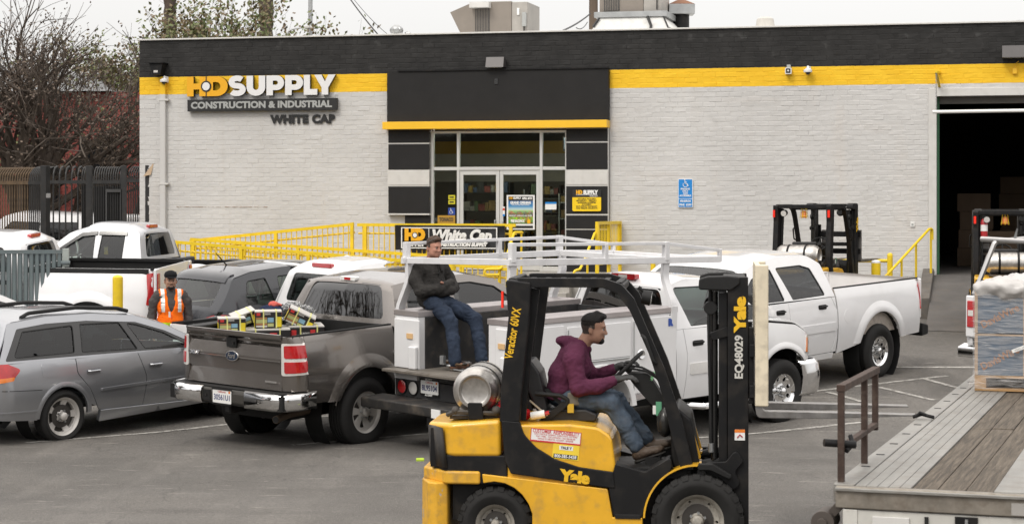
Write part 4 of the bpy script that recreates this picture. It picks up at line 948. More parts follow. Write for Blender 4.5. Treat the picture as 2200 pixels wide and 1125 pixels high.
# red building
RW = mat('red painted block', (.27, .062, .05), .7, var=.18, scale=1.5, bump=.3, bscale=12)
rb = empty('red_building', (-22, 60, .0), 0, 'red painted block building with barred windows behind the bare trees', 'building')
def rx(px, Y=60): return (px-1100)/F*Y+22
zt_ = H0+232*60/F; MB().bx(-20, rx(318), 0, 10, 0, zt_).ob('wall', RW, rb)
mb = MB(); rr = random.Random(5); z = 2.0; k = 0
while z < zt_-.1:
    x = rx(-40)+(k % 2)*.2
    while x < rx(318)-.4:
        mb.bx(x, x+.395, -.02-rr.uniform(0, .008), .001, z, z+.093); x += .41
    z += .102; k += 1
tag(mb.ob('blockwork', RW, rb, smooth=False), kind='stuff')
MB().add([(-20, -.3, zt_), (rx(245), -.3, zt_+.02), (rx(150), 3, zt_+.75), (rx(-60), 6, zt_+1.25), (-20, 6, zt_+1.25), (rx(245), 10, zt_)], [(0, 1, 2, 3, 4), (1, 5, 2)]).ob('roof', mat('grey sheet roof', (.24, .245, .25), .55, .2, var=.1), rb, sharp=10)
for a, b in ((172, 252), (80, 126)):
    z1 = H0+(HZ-301)*60/F; wf = MB().bx(rx(a), rx(b), -.06, .0, .9, z1).ob('window', mat('dark window', (.03, .035, .04), .3), rb)
    n = 16 if a > 100 else 9
    for i in range(n+1): x = rx(a)+(rx(b)-rx(a))*i/n; MB().bx(x-.012, x+.012, -.13, -.10, .9, z1+.03).ob('window_bar', BLKP, wf, smooth=False)
MB().bx(rx(297), rx(300), -.1, 0, 0, H0+(HZ-298)*60/F).ob('conduit', mat('dark red pipe', (.22, .03, .03), .5), rb)

# ornamental fence from the shop corner to the left
IRON = mat('black iron', (.018, .018, .018), .5, var=.2, dirt=.1); RIRON = mat('rusty iron', (.10, .065, .035), .8, var=.4, scale=9, dirt=.3)
def fence(label, px0, px1, n, Y0, Y1, m, rail=392, top=357, ow=.026, arch=True, name='picket_fence', cat='fence', solid=False, posts=()):
    a, b = px3(px0, rail, Y0), px3(px1, rail, Y1); zt = H0+(HZ-top)*(Y0+Y1)/2/F; rt = empty(name, (a.x, a.y, 0), math.atan2(b.y-a.y, b.x-a.x), label, cat, None)
    L_ = (Vector((b.x, b.y))-Vector((a.x, a.y))).length; zr = a.z
    MB().bx(0, L_, -.03, .03, zr-.04, zr+.04).ob('top_rail', m, rt); MB().bx(0, L_, -.025, .025, .75, .81).ob('bottom_rail', m, rt)
    if solid: MB().bx(.02, L_-.02, .035, .05, .6, zr-.1).ob('sheet_backing', IRON, rt)
    pk = None
    for i in range(n):
        x = (i+.5)*L_/n
        if pk is None:
            P = [(0, 0, .62), (0, 0, zr)]
            if arch: P += [(0, 0, zr+.02), (0, .03, zr+(zt-zr)*.55), (0, .16, zr+(zt-zr)*.9), (0, .34, zt), (0, .52, zt-.06), (0, .62, zt-.2)]
            else: P[1] = (0, 0, zr+.1)
            pk = MB().tube(P, ow*.6, 6, fil=.08 if arch else 0).ob('picket', m, rt); pk.location.x = x
        else: q = pk.copy(); q.location.x = x; COL.objects.link(q)
    for x, w in posts:
        MB().bx(x*L_-w/2, x*L_+w/2, -w/2, w/2, .5, zt+.02).ob('post', IRON, rt, bevel=.006)
    return rt
fence('rusty arched iron picket fence with close pickets at the far left edge', -30, 62, 17, 45.5, 45, RIRON, 393, 360)
fence('black arched iron picket fence between the rusty run and the heavy post', 62, 98, 9, 45, 44.8, IRON, 393, 358, posts=((.98, .16),))
fence('black arched picket run with wide gaps showing the white van', 108, 174, 5, 44.4, 44.4, IRON, 391, 357, ow=.034)
fence('black sheet-backed gate leaf with arched pickets left of the walk gate', 174, 192, 4, 44.4, 44.4, IRON, 391, 358, solid=True, name='gate_panel', cat='gate', posts=((1, .14),))
g_ = fence('black sheet-backed walk gate with padlock under close arched pickets', 200, 266, 13, 44.2, 44.2, IRON, 391, 358, solid=True, name='walk_gate', cat='gate', posts=((1, .12),))
fr_ = MB(); L_ = 66*44.2/F; fr_.bx(L_*.42, L_*.47, -.06, -.03, .7, 3.1); fr_.bx(L_*.9, L_*.95, -.06, -.03, .7, 3.1); fr_.bx(L_*.47, L_*.9, -.06, -.03, 3.03, 3.1); fr_.ob('door_frame', mat('grey iron', (.05, .05, .05), .5), g_)
MB().bx(L_*.43, L_*.54, -.1, -.06, 1.95, 2.12).tube([(L_*.45, -.08, 2.1), (L_*.45, -.08, 2.2), (L_*.52, -.08, 2.2), (L_*.52, -.08, 2.1)], .012, 6).ob('padlock', ALU, g_)
fence('narrow black arched picket panel beside the shop corner', 274, 318, 9, 44.2, 44.1, IRON, 388, 357, posts=((1, .10),))
o = MB().bx(-.05, .05, -.02, .0, -.05, .05).ob('lock_plate', ALU); p = px3(104, 420, 44.5); o.location = p; tag(o, 'small white lock plate on the heavy black fence post', 'lock')
o = MB().add([(0, 0, 0), (.22, 0, .05), (.30, .02, .35), (.05, .02, .02)], [(0, 1, 2, 3)]).ob('torn_sheet', mat('cardboard', (.45, .33, .22), .8)); o.location = px3(303, 380, 44.0); tag(o, 'crumpled tan sheet caught on top of the fence end post', 'sheet')
# ================================================================ VEHICLES
class Car:
    def __init__(s, root, W, zb, tum, x0, x1, r0, r1, line, paint, crown=.05, wheels=(), Rw=.45, flare=.02, barrel=.035, zw=.85):
        s.root, s.W, s.zb, s.tum, s.x0, s.x1, s.r0, s.r1, s.paint, s.crown = root, W, zb, tum, x0, x1, r0, r1, paint, crown
        s.wheels, s.Rw, s.flare, s.barrel, s.zw = wheels, Rw, flare, barrel, zw
        L_ = dens_line(fillet(line, 6), .06); s.LX = np.array([p[0] for p in L_]); s.LZ = np.array([p[1] for p in L_])
        d = np.hypot(np.diff(s.LX), np.diff(s.LZ)); s.LS = np.concatenate([[0], np.cumsum(d)])
    def y(s, x, z):
        b = s.W-s.barrel*((min(z, s.zb)-s.zw)/.45)**2
        if z > s.zb: b -= (z-s.zb)*s.tum+(z-s.zb)**2*.12
        for xe, r, sg in ((s.x0, s.r0, -1), (s.x1, s.r1, 1)):
            if r <= 0: continue
            d = sg*(x-(xe-sg*r))
            if d > 0: d = min(d, r*.999); b -= r-math.sqrt(r*r-d*d)
        return b
    def side(s, sg): return lambda u, v: (u, sg*s.y(u, v), v)
    def at(s, x, z): return float(s.LS[np.argmin((s.LX-x)**2+(s.LZ-z)**2)])
    def skin(s, u, v):
        w = max(-1, min(1, v/.8)); x = float(np.interp(u, s.LS, s.LX)); z = float(np.interp(u, s.LS, s.LZ))
        xa, xb = float(np.interp(u+.05, s.LS, s.LX)), float(np.interp(u-.05, s.LS, s.LX)); za, zb_ = float(np.interp(u+.05, s.LS, s.LZ)), float(np.interp(u-.05, s.LS, s.LZ))
        t = Vector((xa-xb, za-zb_)); t = t.normalized() if t.length > 1e-6 else Vector((1, 0)); c = s.crown*(1-abs(w)**3.2)
        return (x-t.y*c, w*s.y(x, z), z+t.x*c)
    def sp(s, name, poly, m, holes=(), sg=1, thick=.018, inset=0, step=.09, parent=None):
        return panel(name, poly, s.side(sg), m, parent or s.root, (0, sg, 0), step, holes, thick, inset)
    def kp(s, name, u0, u1, v0, v1, m, holes=(), inset=0, thick=.018, r=.0, step=.09, parent=None):
        P = [((u0, v0), r), ((u1, v0), r), ((u1, v1), r), ((u0, v1), r)] if r else [(u0, v0), (u1, v0), (u1, v1), (u0, v1)]
        o = Vector(s.skin((u0+u1)/2, 0))-Vector(s.skin((u0+u1)/2, .0)); up = s.skin((u0+u1)/2, 0); 
        a, b = s.skin(u0, 0), s.skin(u1, 0); d = Vector((-(b[2]-a[2]), 0, b[0]-a[0]))
        return panel(name, P, s.skin, m, parent or s.root, d, step, holes, thick, inset)
def arch_flare(c, xw, zc, Ra, sg, m=None, out=.03, w=.15, a0=0, a1=180, Rz=None, zmin=.3, up=1.):
    """raised lip round a wheel opening"""
    V = []; prof = [(-.012, -.03), (-.012, out*.75), (.004, out), (w*.3, out*.92), (w*.6, out*.55), (w, -.001)]; n = 30
    for i in range(n+1):
        a = R(a0+(a1-a0)*i/n)
        for dr, o_ in prof:
            x = xw+(Ra+dr)*math.cos(a); z = zc+((Rz or Ra)+dr)*math.sin(a); V.append((x, sg*(c.y(x, max(z, zmin))+o_), max(z, zmin)))
    k = len(prof); o = mesh_ob('arch_flare', V, [(i*k+j, i*k+j+1, (i+1)*k+j+1, (i+1)*k+j) for i in range(n) for j in range(k-1)], m or c.paint, c.root, sharp=50); return o
def dens_line(P, step):
    o = [P[0]]
    for a, b in zip(P, P[1:]):
        n = max(1, int((b-a).length/step))
        o += [a.lerp(b, i/n) for i in range(1, n+1)]
    return o
def rrect(u0, u1, v0, v1, r): return [((u0, v0), r), ((u1, v0), r), ((u1, v1), r), ((u0, v1), r)]
def shrink(P, d):
    """inset a polygon for gaskets and glass"""
    P = [Vector(p[:2]) for p in fillet(P)]; c = sum(P, Vector((0, 0)))/len(P); out = []; n = len(P)
    A = sum(P[i].x*P[(i+1) % n].y-P[(i+1) % n].x*P[i].y for i in range(n)); sg = 1 if A > 0 else -1
    for i in range(n):
        a = (P[i]-P[i-1]); b = (P[(i+1) % n]-P[i])
        if a.length < 1e-7 or b.length < 1e-7: out.append(P[i]); continue
        a.normalize(); b.normalize(); nn = Vector((-(a.y+b.y), a.x+b.x))*sg
        nn = nn.normalized() if nn.length > 1e-6 else Vector((0, 0)); out.append(P[i]+nn*d)
    return [tuple(p) for p in out]
def wheel(root, x, y, Rt, w, Rr, spec, m=None, name='wheel', lugs=0, dish=.03):
    """tyre, rim with cut-outs, hub; y sign gives the outer side"""
    m = m or RIM; sg = 1 if y > 0 else -1; z = Rt-.012
    hub = MB().cyl((0, -w*.3, 0), (0, w*.18, 0), Rr*.62, n=24).cyl((0, -w*.42, 0), (0, w*.0, 0), Rr*.93, n=24).ob(name, mat('brake steel', (.06, .055, .05), .6, .4), root)
    hub.location = (x, y-sg*w/2, z); hub.rotation_euler = (0, random.uniform(0, 6), 0 if sg > 0 else math.pi)
    h = w/2; P = [(Rr-.005, -h+.03), (Rr+.012, -h+.004), (Rr+(Rt-Rr)*.5, -h-.008), (Rt-.035, -h+.004), (Rt-.012, -h+.022)]
    k = 5; x0 = -h+.03; ww = (w-.06)/k
    for i in range(k):
        P += [(Rt-.002, x0+i*ww+.003), (Rt, x0+(i+.5)*ww), (Rt-.002, x0+(i+1)*ww-.007)]
        if i < k-1: P += [(Rt-.010, x0+(i+1)*ww-.006), (Rt-.010, x0+(i+1)*ww+.002)]
    P += [(Rt-.012, h-.022), (Rt-.035, h-.004), (Rt-.06, h+.004), (Rr+(Rt-Rr)*.5, h+.008), (Rr+(Rt-Rr)*.45, h+.005), (Rr+.012, h-.004), (Rr-.005, h-.03)]
    tm = MB().lathe(P, (0, 0, 0), (0, 1, 0), 56)
    if lugs:
        for i in range(lugs):
            a = 2*math.pi*i/lugs
            for e in (-1, 1):
                a2 = a+(math.pi/lugs if e > 0 else 0); c, s_ = math.cos(a2), math.sin(a2); r0, r1 = Rt-.03, Rt+.006; t = math.pi/lugs*.58; V = []
                for r_, yy in ((r0, e*h*1.0), (r1, e*h*.86), (r1, e*h*.05)):
                    for q in (-t, t): aa = a2+q+(.12 if abs(yy) < h*.3 else 0)*e*0; V.append((r_*math.sin(aa), yy, r_*math.cos(aa)))
                tm.add(V, [(0, 1, 3, 2), (2, 3, 5, 4), (0, 2, 4), (1, 5, 3)])
    tm.ob('tyre', RUB, hub, sharp=50)
    MB().lathe([(Rr-.006, -h+.02), (Rr-.03, -h+.05), (Rr-.035, h-.07), (Rr-.012, h-.03), (Rr+.006, h-.012), (Rr+.006, h-.02)], (0, 0, 0), (0, 1, 0), 48).ob('rim_lip', m, hub, sharp=50)
    kind, n, ri, ro, frac = spec; holes = []
    for i in range(n):
        a = 360*(i+.5)/n; hw = 180/n*frac
        if kind == 'slot': holes.append([(ro*math.cos(R(a+t)), ro*math.sin(R(a+t))) for t in np.linspace(-hw, hw, 6)]+[(ri*math.cos(R(a+t)), ri*math.sin(R(a+t))) for t in np.linspace(hw*.55, -hw*.55, 4)])
        else: holes.append([((ri+ro)/2*math.cos(R(a))+frac*math.cos(t)*math.cos(R(a))*1.1-frac*math.sin(t)*math.sin(R(a)), (ri+ro)/2*math.sin(R(a))+frac*math.cos(t)*math.sin(R(a))*1.1+frac*math.sin(t)*math.cos(R(a))) for t in np.linspace(0, 2*math.pi, 11)[:-1]])
    yo = h-.035
    def fn(u, v):
        r = math.hypot(u, v); t = r/Rr; return (u, yo-dish*4*t*(1-t)*1.0+(.02*(1-min(1, t/.4)) if dish > 0 else 0), v)
    circ = [((Rr-.014)*math.cos(t), (Rr-.014)*math.sin(t)) for t in np.linspace(0, 2*math.pi, 49)[:-1]]
    panel('rim', circ, fn, m, hub, (0, 1, 0), .03, holes, .025)
    MB().lathe([(Rr*.24, yo-.01), (Rr*.22, yo+.03), (Rr*.14, yo+.045), (.001, yo+.048)], (0, 0, 0), (0, 1, 0), 20).ob('hub_cap', m, hub)
    nb = MB()
    for i in range(n if n < 7 else 8):
        a = 2*math.pi*i/(n if n < 7 else 8); nb.cyl((Rr*.31*math.cos(a), yo-.012, Rr*.31*math.sin(a)), (Rr*.31*math.cos(a), yo+.018, Rr*.31*math.sin(a)), .011, n=6)
    nb.ob('wheel_nuts', STEEL, hub); return hub
def seat(root, x, y, z, m=None, w=.5, h=.62, head=True):
    m = m or SEATM
    s_ = MB(); s_.prism([((x-.05, z), .03), ((x+.48, z+.03), .05), ((x+.48, z+.15), .05), ((x, z+.14), .03)], 'xz', y-w/2, y+w/2)
    s_.prism([((x-.08, z+.1), .03), ((x+.08, z+.1), .03), ((x-.08, z+h), .05), ((x-.2, z+h), .05)], 'xz', y-w*.46, y+w*.46)
    if head: s_.prism([((x-.22, z+h+.02), .04), ((x-.10, z+h+.02), .04), ((x-.11, z+h+.2), .05), ((x-.21, z+h+.2), .05)], 'xz', y-.13, y+.13)
    return s_.ob('seat', m, root, bevel=.03, seg=3)
def steering(root, x, y, z, r=.19):
    c = Vector((x, y, z)); ax = Vector((-.85, 0, .5)).normalized(); u = Vector((0, 1, 0)); w_ = ax.cross(u); b = MB()
    b.tube([c+(u*math.cos(t)+w_*math.sin(t))*r for t in np.linspace(0, 2*math.pi, 25)[:-1]], .014, 6, True)
    for t in (0, math.pi, -math.pi/2): b.tube([c, c+(u*math.cos(t)+w_*math.sin(t))*r], .014, 5)
    b.cyl(c-ax*.03, c+ax*.02, .05); b.ob('steering_wheel', BLK, root)
def mirror(root, x, y, z, m, sg, w=.22, h=.16):
    o = MB().prism([((-.05, -h/2), .04), ((.08, -h/2+.02), .03), ((.08, h/2-.02), .03), ((-.05, h/2), .04)], 'xz', 0, sg*w).ob('wing_mirror', m, root, bevel=.012); o.location = (x, y+sg*.06, z)
    MB().bx(-.056, -.05, min(sg*.02, sg*(w-.02)), max(sg*.02, sg*(w-.02)), -h/2+.02, h/2-.02).ob('mirror_glass', CHR, o); MB().bar((0, -sg*.08, -.02), (0, 0, 0), .04, .05).ob('mirror_arm', BLK, o)

def handle(root, x, y, z, m, sg, L_=.2):
    o = MB().prism([((-L_/2, -.035), .03), ((L_/2, -.03), .03), ((L_/2, .035), .03), ((-L_/2, .035), .03)], 'xz', -.004, sg*.006).ob('door_handle', m, root)
    o.location = (x, y, z); MB().tube([(-L_*.42, sg*.008, .012), (-L_*.36, sg*.034, .014), (L_*.36, sg*.034, .014), (L_*.42, sg*.008, .012)], .012, 6).ob('handle_grip', m, o); return o

def cabin(c, sides, belt, win, doors, dm, hm, sill, fender=None, wind=None, rearg=None, glass_s=None, glass_r=None, trim=BLK, hcol=None, seats=2, sx=0., sz=.75, framem=None, hood=None, nose=None, inner_m=None, mirrors=True, handles=(), line_hole=None, gap=.004, back_open=None, roofrange=None):
    """sides: outline of the upper side frame; win: window polygons; doors: [(name, polygon)]"""
    rt = c.root; g1 = glass_s or GLC
    for sg in (-1, 1):
        fr_ = c.sp('cab_side', sides, framem or c.paint, [line_hole] if line_hole else win, sg)
        if line_hole: c.sp('window_surround', shrink(line_hole, -.008), BLKG, win, sg, inset=.006)
        for i, w in enumerate(win):
            pn = c.sp('side_window', shrink(w, -.006), g1[i] if isinstance(g1, (list, tuple)) else g1, (), sg, thick=0, inset=.016)
            c.sp('window_seal', shrink(w, -.008), BLK, [shrink(w, .012)], sg, thick=0, inset=.007, parent=pn)
        for nm, P in doors: c.sp(nm, shrink(P, gap), c.paint, (), sg)
        for (x, z, m_) in handles: handle(rt, x, sg*(c.y(x, z)+.001), z, m_, sg)
    if wind:
        a, b = wind; c.kp('windscreen', a-.02, b+.02, -.74, .74, GLC, inset=.012, thick=0)
        c.kp('roof', roofrange[0], roofrange[1], -.8, .8, c.paint, holes=[rrect(a, b, -.7, .7, .08)]+([rrect(rearg[0], rearg[1], -rearg[2], rearg[2], .07)] if rearg else []))
        if rearg: c.kp('rear_window', rearg[0]-.015, rearg[1]+.015, -rearg[2]-.015, rearg[2]+.015, glass_r or GLD, inset=.006, thick=0)
    zf = sz-.25
    MB().bx(c.x0+.35, c.x1-.3, -(c.W-.5), c.W-.5, .36, zf).ob('chassis', BLK, rt)
    if seats:
        for y in (-.38, .38): seat(rt, sx, y, zf+.05, inner_m)
        if seats > 1: seat(rt, sx-.95, 0, zf+.05, inner_m, 1.25, .55, False)
        steering(rt, sx+.62, .38, zf+.48); MB().prism([((sx+.78, zf), .02), ((sx+.72, zf+.42), .06), ((sx+1.25, zf+.48), .03), ((sx+1.3, zf), .02)], 'xz', -.72, .72).ob('dashboard', inner_m or TRIM, rt)
def plate(parent, x, y, z, txt, top, w=.305, h=.152, yaw=0, state=mat('plate red print', (.5, .05, .04), .5)):
    o = MB().prism([((-w/2, -h/2), .012), ((w/2, -h/2), .012), ((w/2, h/2), .012), ((-w/2, h/2), .012)], 'yz', -.006, 0).ob('number_plate', INKW, parent); o.location = (x, y, z)
    rot = (R(90), 0, R(-90)); ink = mat('plate blue print', (.04, .05, .16), .5)
    text('plate_number', txt, .09, ink, o, (-.008, 0, -.012), rot, .0015, .0005, width=w*.86); text('plate_heading', top, .03, state, o, (-.008, 0, h*.36), rot, .0, .0005, width=w*.42)
    MB().bx(-.012, -.003, -w/2-.01, w/2+.01, h/2, h/2+.02).bx(-.012, -.003, -w/2-.01, w/2+.01, -h/2-.02, -h/2).ob('plate_frame', BLK, o)
    MB().bx(-.0075, -.006, -w*.45, -w*.36, h*.28, h*.45).ob('plate_sticker', AMB, o); return o
def side_arch(xc, zc, r, rz=None, a0=180, a1=0, n=14): return arc(xc, zc, r, a0, a1, n, rz)

def pickup_bed(c, xt, xf, zr, sill, xw, Ra, tyre_z, open_=True, cover=None, inner=None, tail='plain', lamp=None, step=.08, xs=None, fo=.03):
    """bed sides, floor, tailgate, bumper for a pickup whose tail is at xt"""
    rt = c.root; W = c.W
    A = side_arch(xw, tyre_z, Ra, None, 0, 180)
    for sg in (-1, 1):
        x0_ = xt if xs is None else xs; P = [((x0_, sill+.12), .02), (x0_, zr), (xf-.012, zr), (xf-.012, sill)]+[(max(min(x, xf-.02), xt), z) for x, z in A if z > sill]+[(xw-Ra+.02, sill+.1)]
        hs = [lamp(sg)] if lamp else []
        c.sp('bed_side', P, c.paint, [], sg, step=step)
        MB().bx(xt+.1, xf-.02, min(sg*(W-.10), sg*(W-.085)), max(sg*(W-.10), sg*(W-.085)), sill+.2, zr-.002).ob('bed_inner_side', inner or BLK, rt)
        MB().prism([((xt+.02, sg*(W-.13)), .01), ((xf-.02, sg*(W-.13)), .01), ((xf-.02, sg*(c.y(xf-.1, zr)-.002)), .01), ((xt+.02, sg*(c.y(xt+.3, zr)-.03)), .05)], 'xy', zr-.03, zr+.018).ob('bed_rail_cap', BLK, rt, bevel=.006)
        arch_flare(c, xw, tyre_z, Ra, sg, out=fo, zmin=sill+.1)
        lin = MB().lathe([(Ra-.01, -.02), (Ra-.01, .26)], (xw, sg*(W-.28), tyre_z), (0, 1, 0), 24); lin.ob('wheel_arch_liner', BLK, rt)
    MB().bx(xt+.08, xf-.02, -(W-.1), W-.1, zr-.58, zr-.54).ob('bed_floor', inner or BLK, rt)
    MB().bx(xf-.06, xf-.02, -(W-.1), W-.1, zr-.58, zr).ob('bed_front', inner or BLK, rt)
# ---------------------------------------------------------------- grey pickup, tail towards the camera
def grey_pickup():
    rt = empty('pickup_truck', label='dark grey four door pickup with chrome rear bumper and boxes in its bed', cat='pickup truck')
    line = [(-1.26, 1.36), ((-1.10, 1.83), .07), ((-.5, 1.885), .3), ((.3, 1.875), .4), ((.82, 1.78), .25), ((1.55, 1.32), .1), ((2.55, 1.20), .25), ((2.80, 1.02), .1), (2.82, .62)]
    c = Car(rt, .985, 1.36, .40, -3.05, 2.84, .10, .28, line, GREY, .05, (-1.84, 1.84), .50, .022, barrel=.055)
    A = c.at
    up = [(-1.30, 1.36), (-1.26, 1.38), (-1.10, 1.83), (-.5, 1.885), (.3, 1.875), ((.82, 1.78), .1), (1.50, 1.36)]
    w1 = [((-1.0, 1.44), .05), ((-.12, 1.43), .03), ((-.18, 1.78), .03), ((-.88, 1.79), .06)]; w2 = [((-.02, 1.43), .03), ((1.22, 1.42), .03), ((.78, 1.70), .08), ((.35, 1.78), .1), ((-.08, 1.785), .03)]
    d = [('rear_door', [(-1.10, .55), (-.06, .55), (-.06, 1.355), (-1.14, 1.355)]), ('front_door', [(-.055, .55), (1.12, .55), (1.2, .9), (1.22, 1.355), (-.055, 1.355)]), ('cab_corner', [(-1.29, .5), (-1.105, .55), (-1.145, 1.355), (-1.30, 1.355)]), ('sill_panel', [(-1.2, .44), (1.2, .44), (1.2, .545), (-1.1, .545)]),
         ('front_fender', [(1.125, .5), (1.30, .5)]+side_arch(1.84, .40, .50, None, 168, 12)+[(2.4, .62), (2.82, .62), (2.80, 1.0), (2.55, 1.17), (1.5, 1.30), (1.23, 1.34), (1.21, .9)])]
    rr0 = A(-1.24, 1.42); rr1 = A(-1.10, 1.80)
    cabin(c, up, 1.36, [w1, w2], d, None, None, .5, wind=(A(.86, 1.76), A(1.50, 1.36)), rearg=(rr0, rr1, .63), glass_s=GLD, glass_r=GLT, sx=.35, sz=.85, handles=((-.95, 1.22, GREY), (.1, 1.22, GREY)), roofrange=(0, A(1.55, 1.32)))
    c.kp('bonnet', A(1.56, 1.31), A(2.78, 1.05), -.8, .8, GREY); c.kp('nose', A(2.79, 1.04), A(2.82, .62), -.8, .8, BLK)
    mirror(rt, 1.15, -.95, 1.45, BLK, -1); mirror(rt, 1.15, .95, 1.45, BLK, 1)
    MB().prism([((-.13, -.025), .02), ((.13, -.025), .02), ((.13, .03), .02), ((-.13, .03), .02)], 'yz', -.03, .05).ob('high_brake_lamp', INKW, rt, bevel=.008).location = (-1.11, 0, 1.875)
    o = MB().bx(-.145, -.14, -.05, .05, -.012, .018).ob('lamp_lens', REDL, rt); o.location = (-1.0, 0, 1.875)
    pickup_bed(c, -3.0, -1.32, 1.385, .5, -1.84, .53, .42, step=.06, xs=-2.835, fo=.034)
    # tailgate: lipped top, three horizontal bands
    def tg(u, v):
        x = -3.045-.012*math.cos(u*1.2)
        if v > 1.34: x += -.035*min(1, (v-1.34)/.02)
        elif v > 1.29: x += .014
        if 1.10 < v < 1.125: x += -.012
        if .955 < v < .97: x += .018
        if 1.125 <= v <= 1.29: x += .055*(v-1.125)/.165-.012
        elif v < .955: x += .052*(v-.775)/.18-.012
        elif v < 1.10: x += .016*(v-.97)/.13
        return (x, u, v)
    t = panel('tailgate', [(-.765, .775), (.765, .775), (.765, 1.41), (-.765, 1.41)], tg, GREY, rt, (-1, 0, 0), .025, thick=.04)
    for sg in (-1, 1):                          # corner pieces with the lamp
        def cf(u, v, sg=sg): 
            a = max(0, u-.77); q = min(a/.215, 1); ang = q*math.pi/2*.96
            return (-3.045+.215*(1-math.cos(ang)), sg*(.77+.215*math.sin(ang)*(c.y(-2.8, v)-.77)/.215), v)
        lamp_ = [((.775, .95), .02), ((.985, .965), .02), ((1.075, 1.13), .04), ((1.06, 1.30), .03), ((.775, 1.31), .02)]
        panel('bed_corner', [(.768, .77), (1.12, .77), (1.12, 1.385), (.768, 1.385)], cf, GREY, rt, (-1, sg, 0), .04, [lamp_], .03)
        lp = panel('tail_lamp', shrink(lamp_, -.004), cf, CLR, rt, (-1, sg, 0), .04, thick=.03, inset=-.012)
        panel('lamp_lens', [((.80, 1.145), .02), ((1.045, 1.145), .02), ((1.035, 1.285), .02), ((.80, 1.29), .02)], cf, REDL, lp, (-1, sg, 0), .04, thick=.01, inset=-.018)
        panel('lamp_lens', [((.80, .975), .02), ((.97, .985), .02), ((1.04, 1.105), .02), ((.80, 1.105), .01)], cf, REDL, lp, (-1, sg, 0), .04, thick=.01, inset=-.018)
    MB().prism([((-.07, -.05), .015), ((.09, -.05), .015), ((.09, .06), .015), ((-.07, .06), .015)], 'yz', -.012, .01).ob('tailgate_handle', BLK, t, bevel=.004).location = (-3.05, .03, 1.265)
    MB().bx(-.02, .06, -.02, 0, -.01, .02).ob('handle_slot', BLKG, t).location = (-3.065, .0, 1.26)
    ov = [(.105*math.cos(a), .06*math.sin(a)) for a in np.linspace(0, 2*math.pi, 29)[:-1]]
    e = MB().prism(ov, 'yz', -.018, 0).ob('oval_badge', CHR, t, bevel=.003); e.location = (-3.055, .02, 1.115)
    MB().prism([(p[0]*.9, p[1]*.85) for p in ov], 'yz', -.021, -.017).ob('badge_field', mat('badge blue grey', (.03, .045, .08), .2, .4), e); text('badge_script', 'Ford', .085, CHR, e, (-.023, 0, 0), (R(90), 0, R(-90)), .002, .001, shear=.3, width=.13)
    o = text('model_badge', 'XLT', .055, CHR, t, (-3.075, .64, 1.115), (R(90), 0, R(-90)), .004, .006, width=.17); MB().bx(-3.07, -3.06, -.70, -.52, .855, .875).ob('chrome_badge', CHR, t)
    MB().bx(-3.068, -3.06, -.76, .76, 1.102, 1.106).ob('trim_line', CHR, t)
    # bumper with chrome ends
    bp = MB().prism([((-3.22, .60), .03), ((-3.22, .70), .02), ((-3.20, .745), .02), ((-3.02, .745), .0), ((-3.0, .56), .02), ((-3.18, .56), .02)], 'xz', -.45, .45).ob('rear_bumper', mat('dark taupe bumper', (.06, .056, .05), .45, .3), rt, bevel=.008)
    MB().bx(-3.19, -3.03, -.92, .92, .745, .76).ob('bumper_step_pad', BLK, bp)
    for sg in (-1, 1):
        P = [(-3.24, .36), (-3.23, .80), (-3.14, .95), (-2.98, 1.0), (-2.74, 1.005)]
        V = []; zs_ = [(.565, .02), (.60, .0), (.68, -.004), (.735, .004), (.75, .03)]
        for (x, y) in fillet([P[0], (P[1], .08), (P[2], .08), (P[3], .08), P[4]], 5):
            for (z, dx) in zs_: V.append((x+dx, sg*(y-dx*.6), z))
        n = len(V)//5; Fc = [(i*5+j, i*5+j+1, (i+1)*5+j+1, (i+1)*5+j) for i in range(n-1) for j in range(4)]
        o = mesh_ob('bumper_corner', V, Fc, CHR, rt, sharp=60); m_ = o.modifiers.new('s', 'SOLIDIFY'); m_.thickness = .02; m_.offset = 0
    MB().bx(-3.20, -3.0, -.93, .93, .57, .735).ob('bumper_core', BLK, bp)
    plate(bp, -3.225, .02, .66, '30561U1', 'California')
    MB().bx(-.02, .0, -.06, .06, -.06, .06).ob('number_plate_recess', BLK, bp).location = (-3.21, .28, .66); MB().cyl((-3.24, .28, .66), (-3.2, .28, .66), .014).ob('spare_lock', BLKG, bp)
    MB().bx(-3.16, -2.9, -.05, .05, .46, .56).ob('tow_hitch', BLKP, rt, bevel=.01); MB().bx(-3.165, -3.158, -.03, .03, .48, .54).ob('hitch_mouth', INKB, rt)
    MB().tube([(-2.2, -.50, .45), (-2.7, -.52, .44), (-2.98, -.60, .42)], .045, 12, fil=.1).ob('exhaust_pipe', mat('exhaust', (.16, .12, .09), .5, .6), rt); MB().cyl((-2.985, -.602, .42), (-2.9, -.58, .42), .038).ob('exhaust_mouth', INKB, rt)
    MB().tube([(-1.84, -.8, .4), (-1.84, .8, .4)], .06, 10).ball((-1.84, 0, .4), .17, 12).ob('rear_axle', BLKP, rt); MB().cyl((-2.5, .3, .48), (-1.9, .3, .5), .15).ob('spare_and_muffler', BLKP, rt)
    spec = ('slot', 6, .085, .185, .50)
    for x, y in ((-1.84, -.985), (-1.84, .985), (1.84, -.985), (1.84, .985)): wheel(rt, x, y*.985, .415, .27, .24, spec)
    return rt
o = grey_pickup(); on_ground(o, -1.32, 25.05, R(51.7))
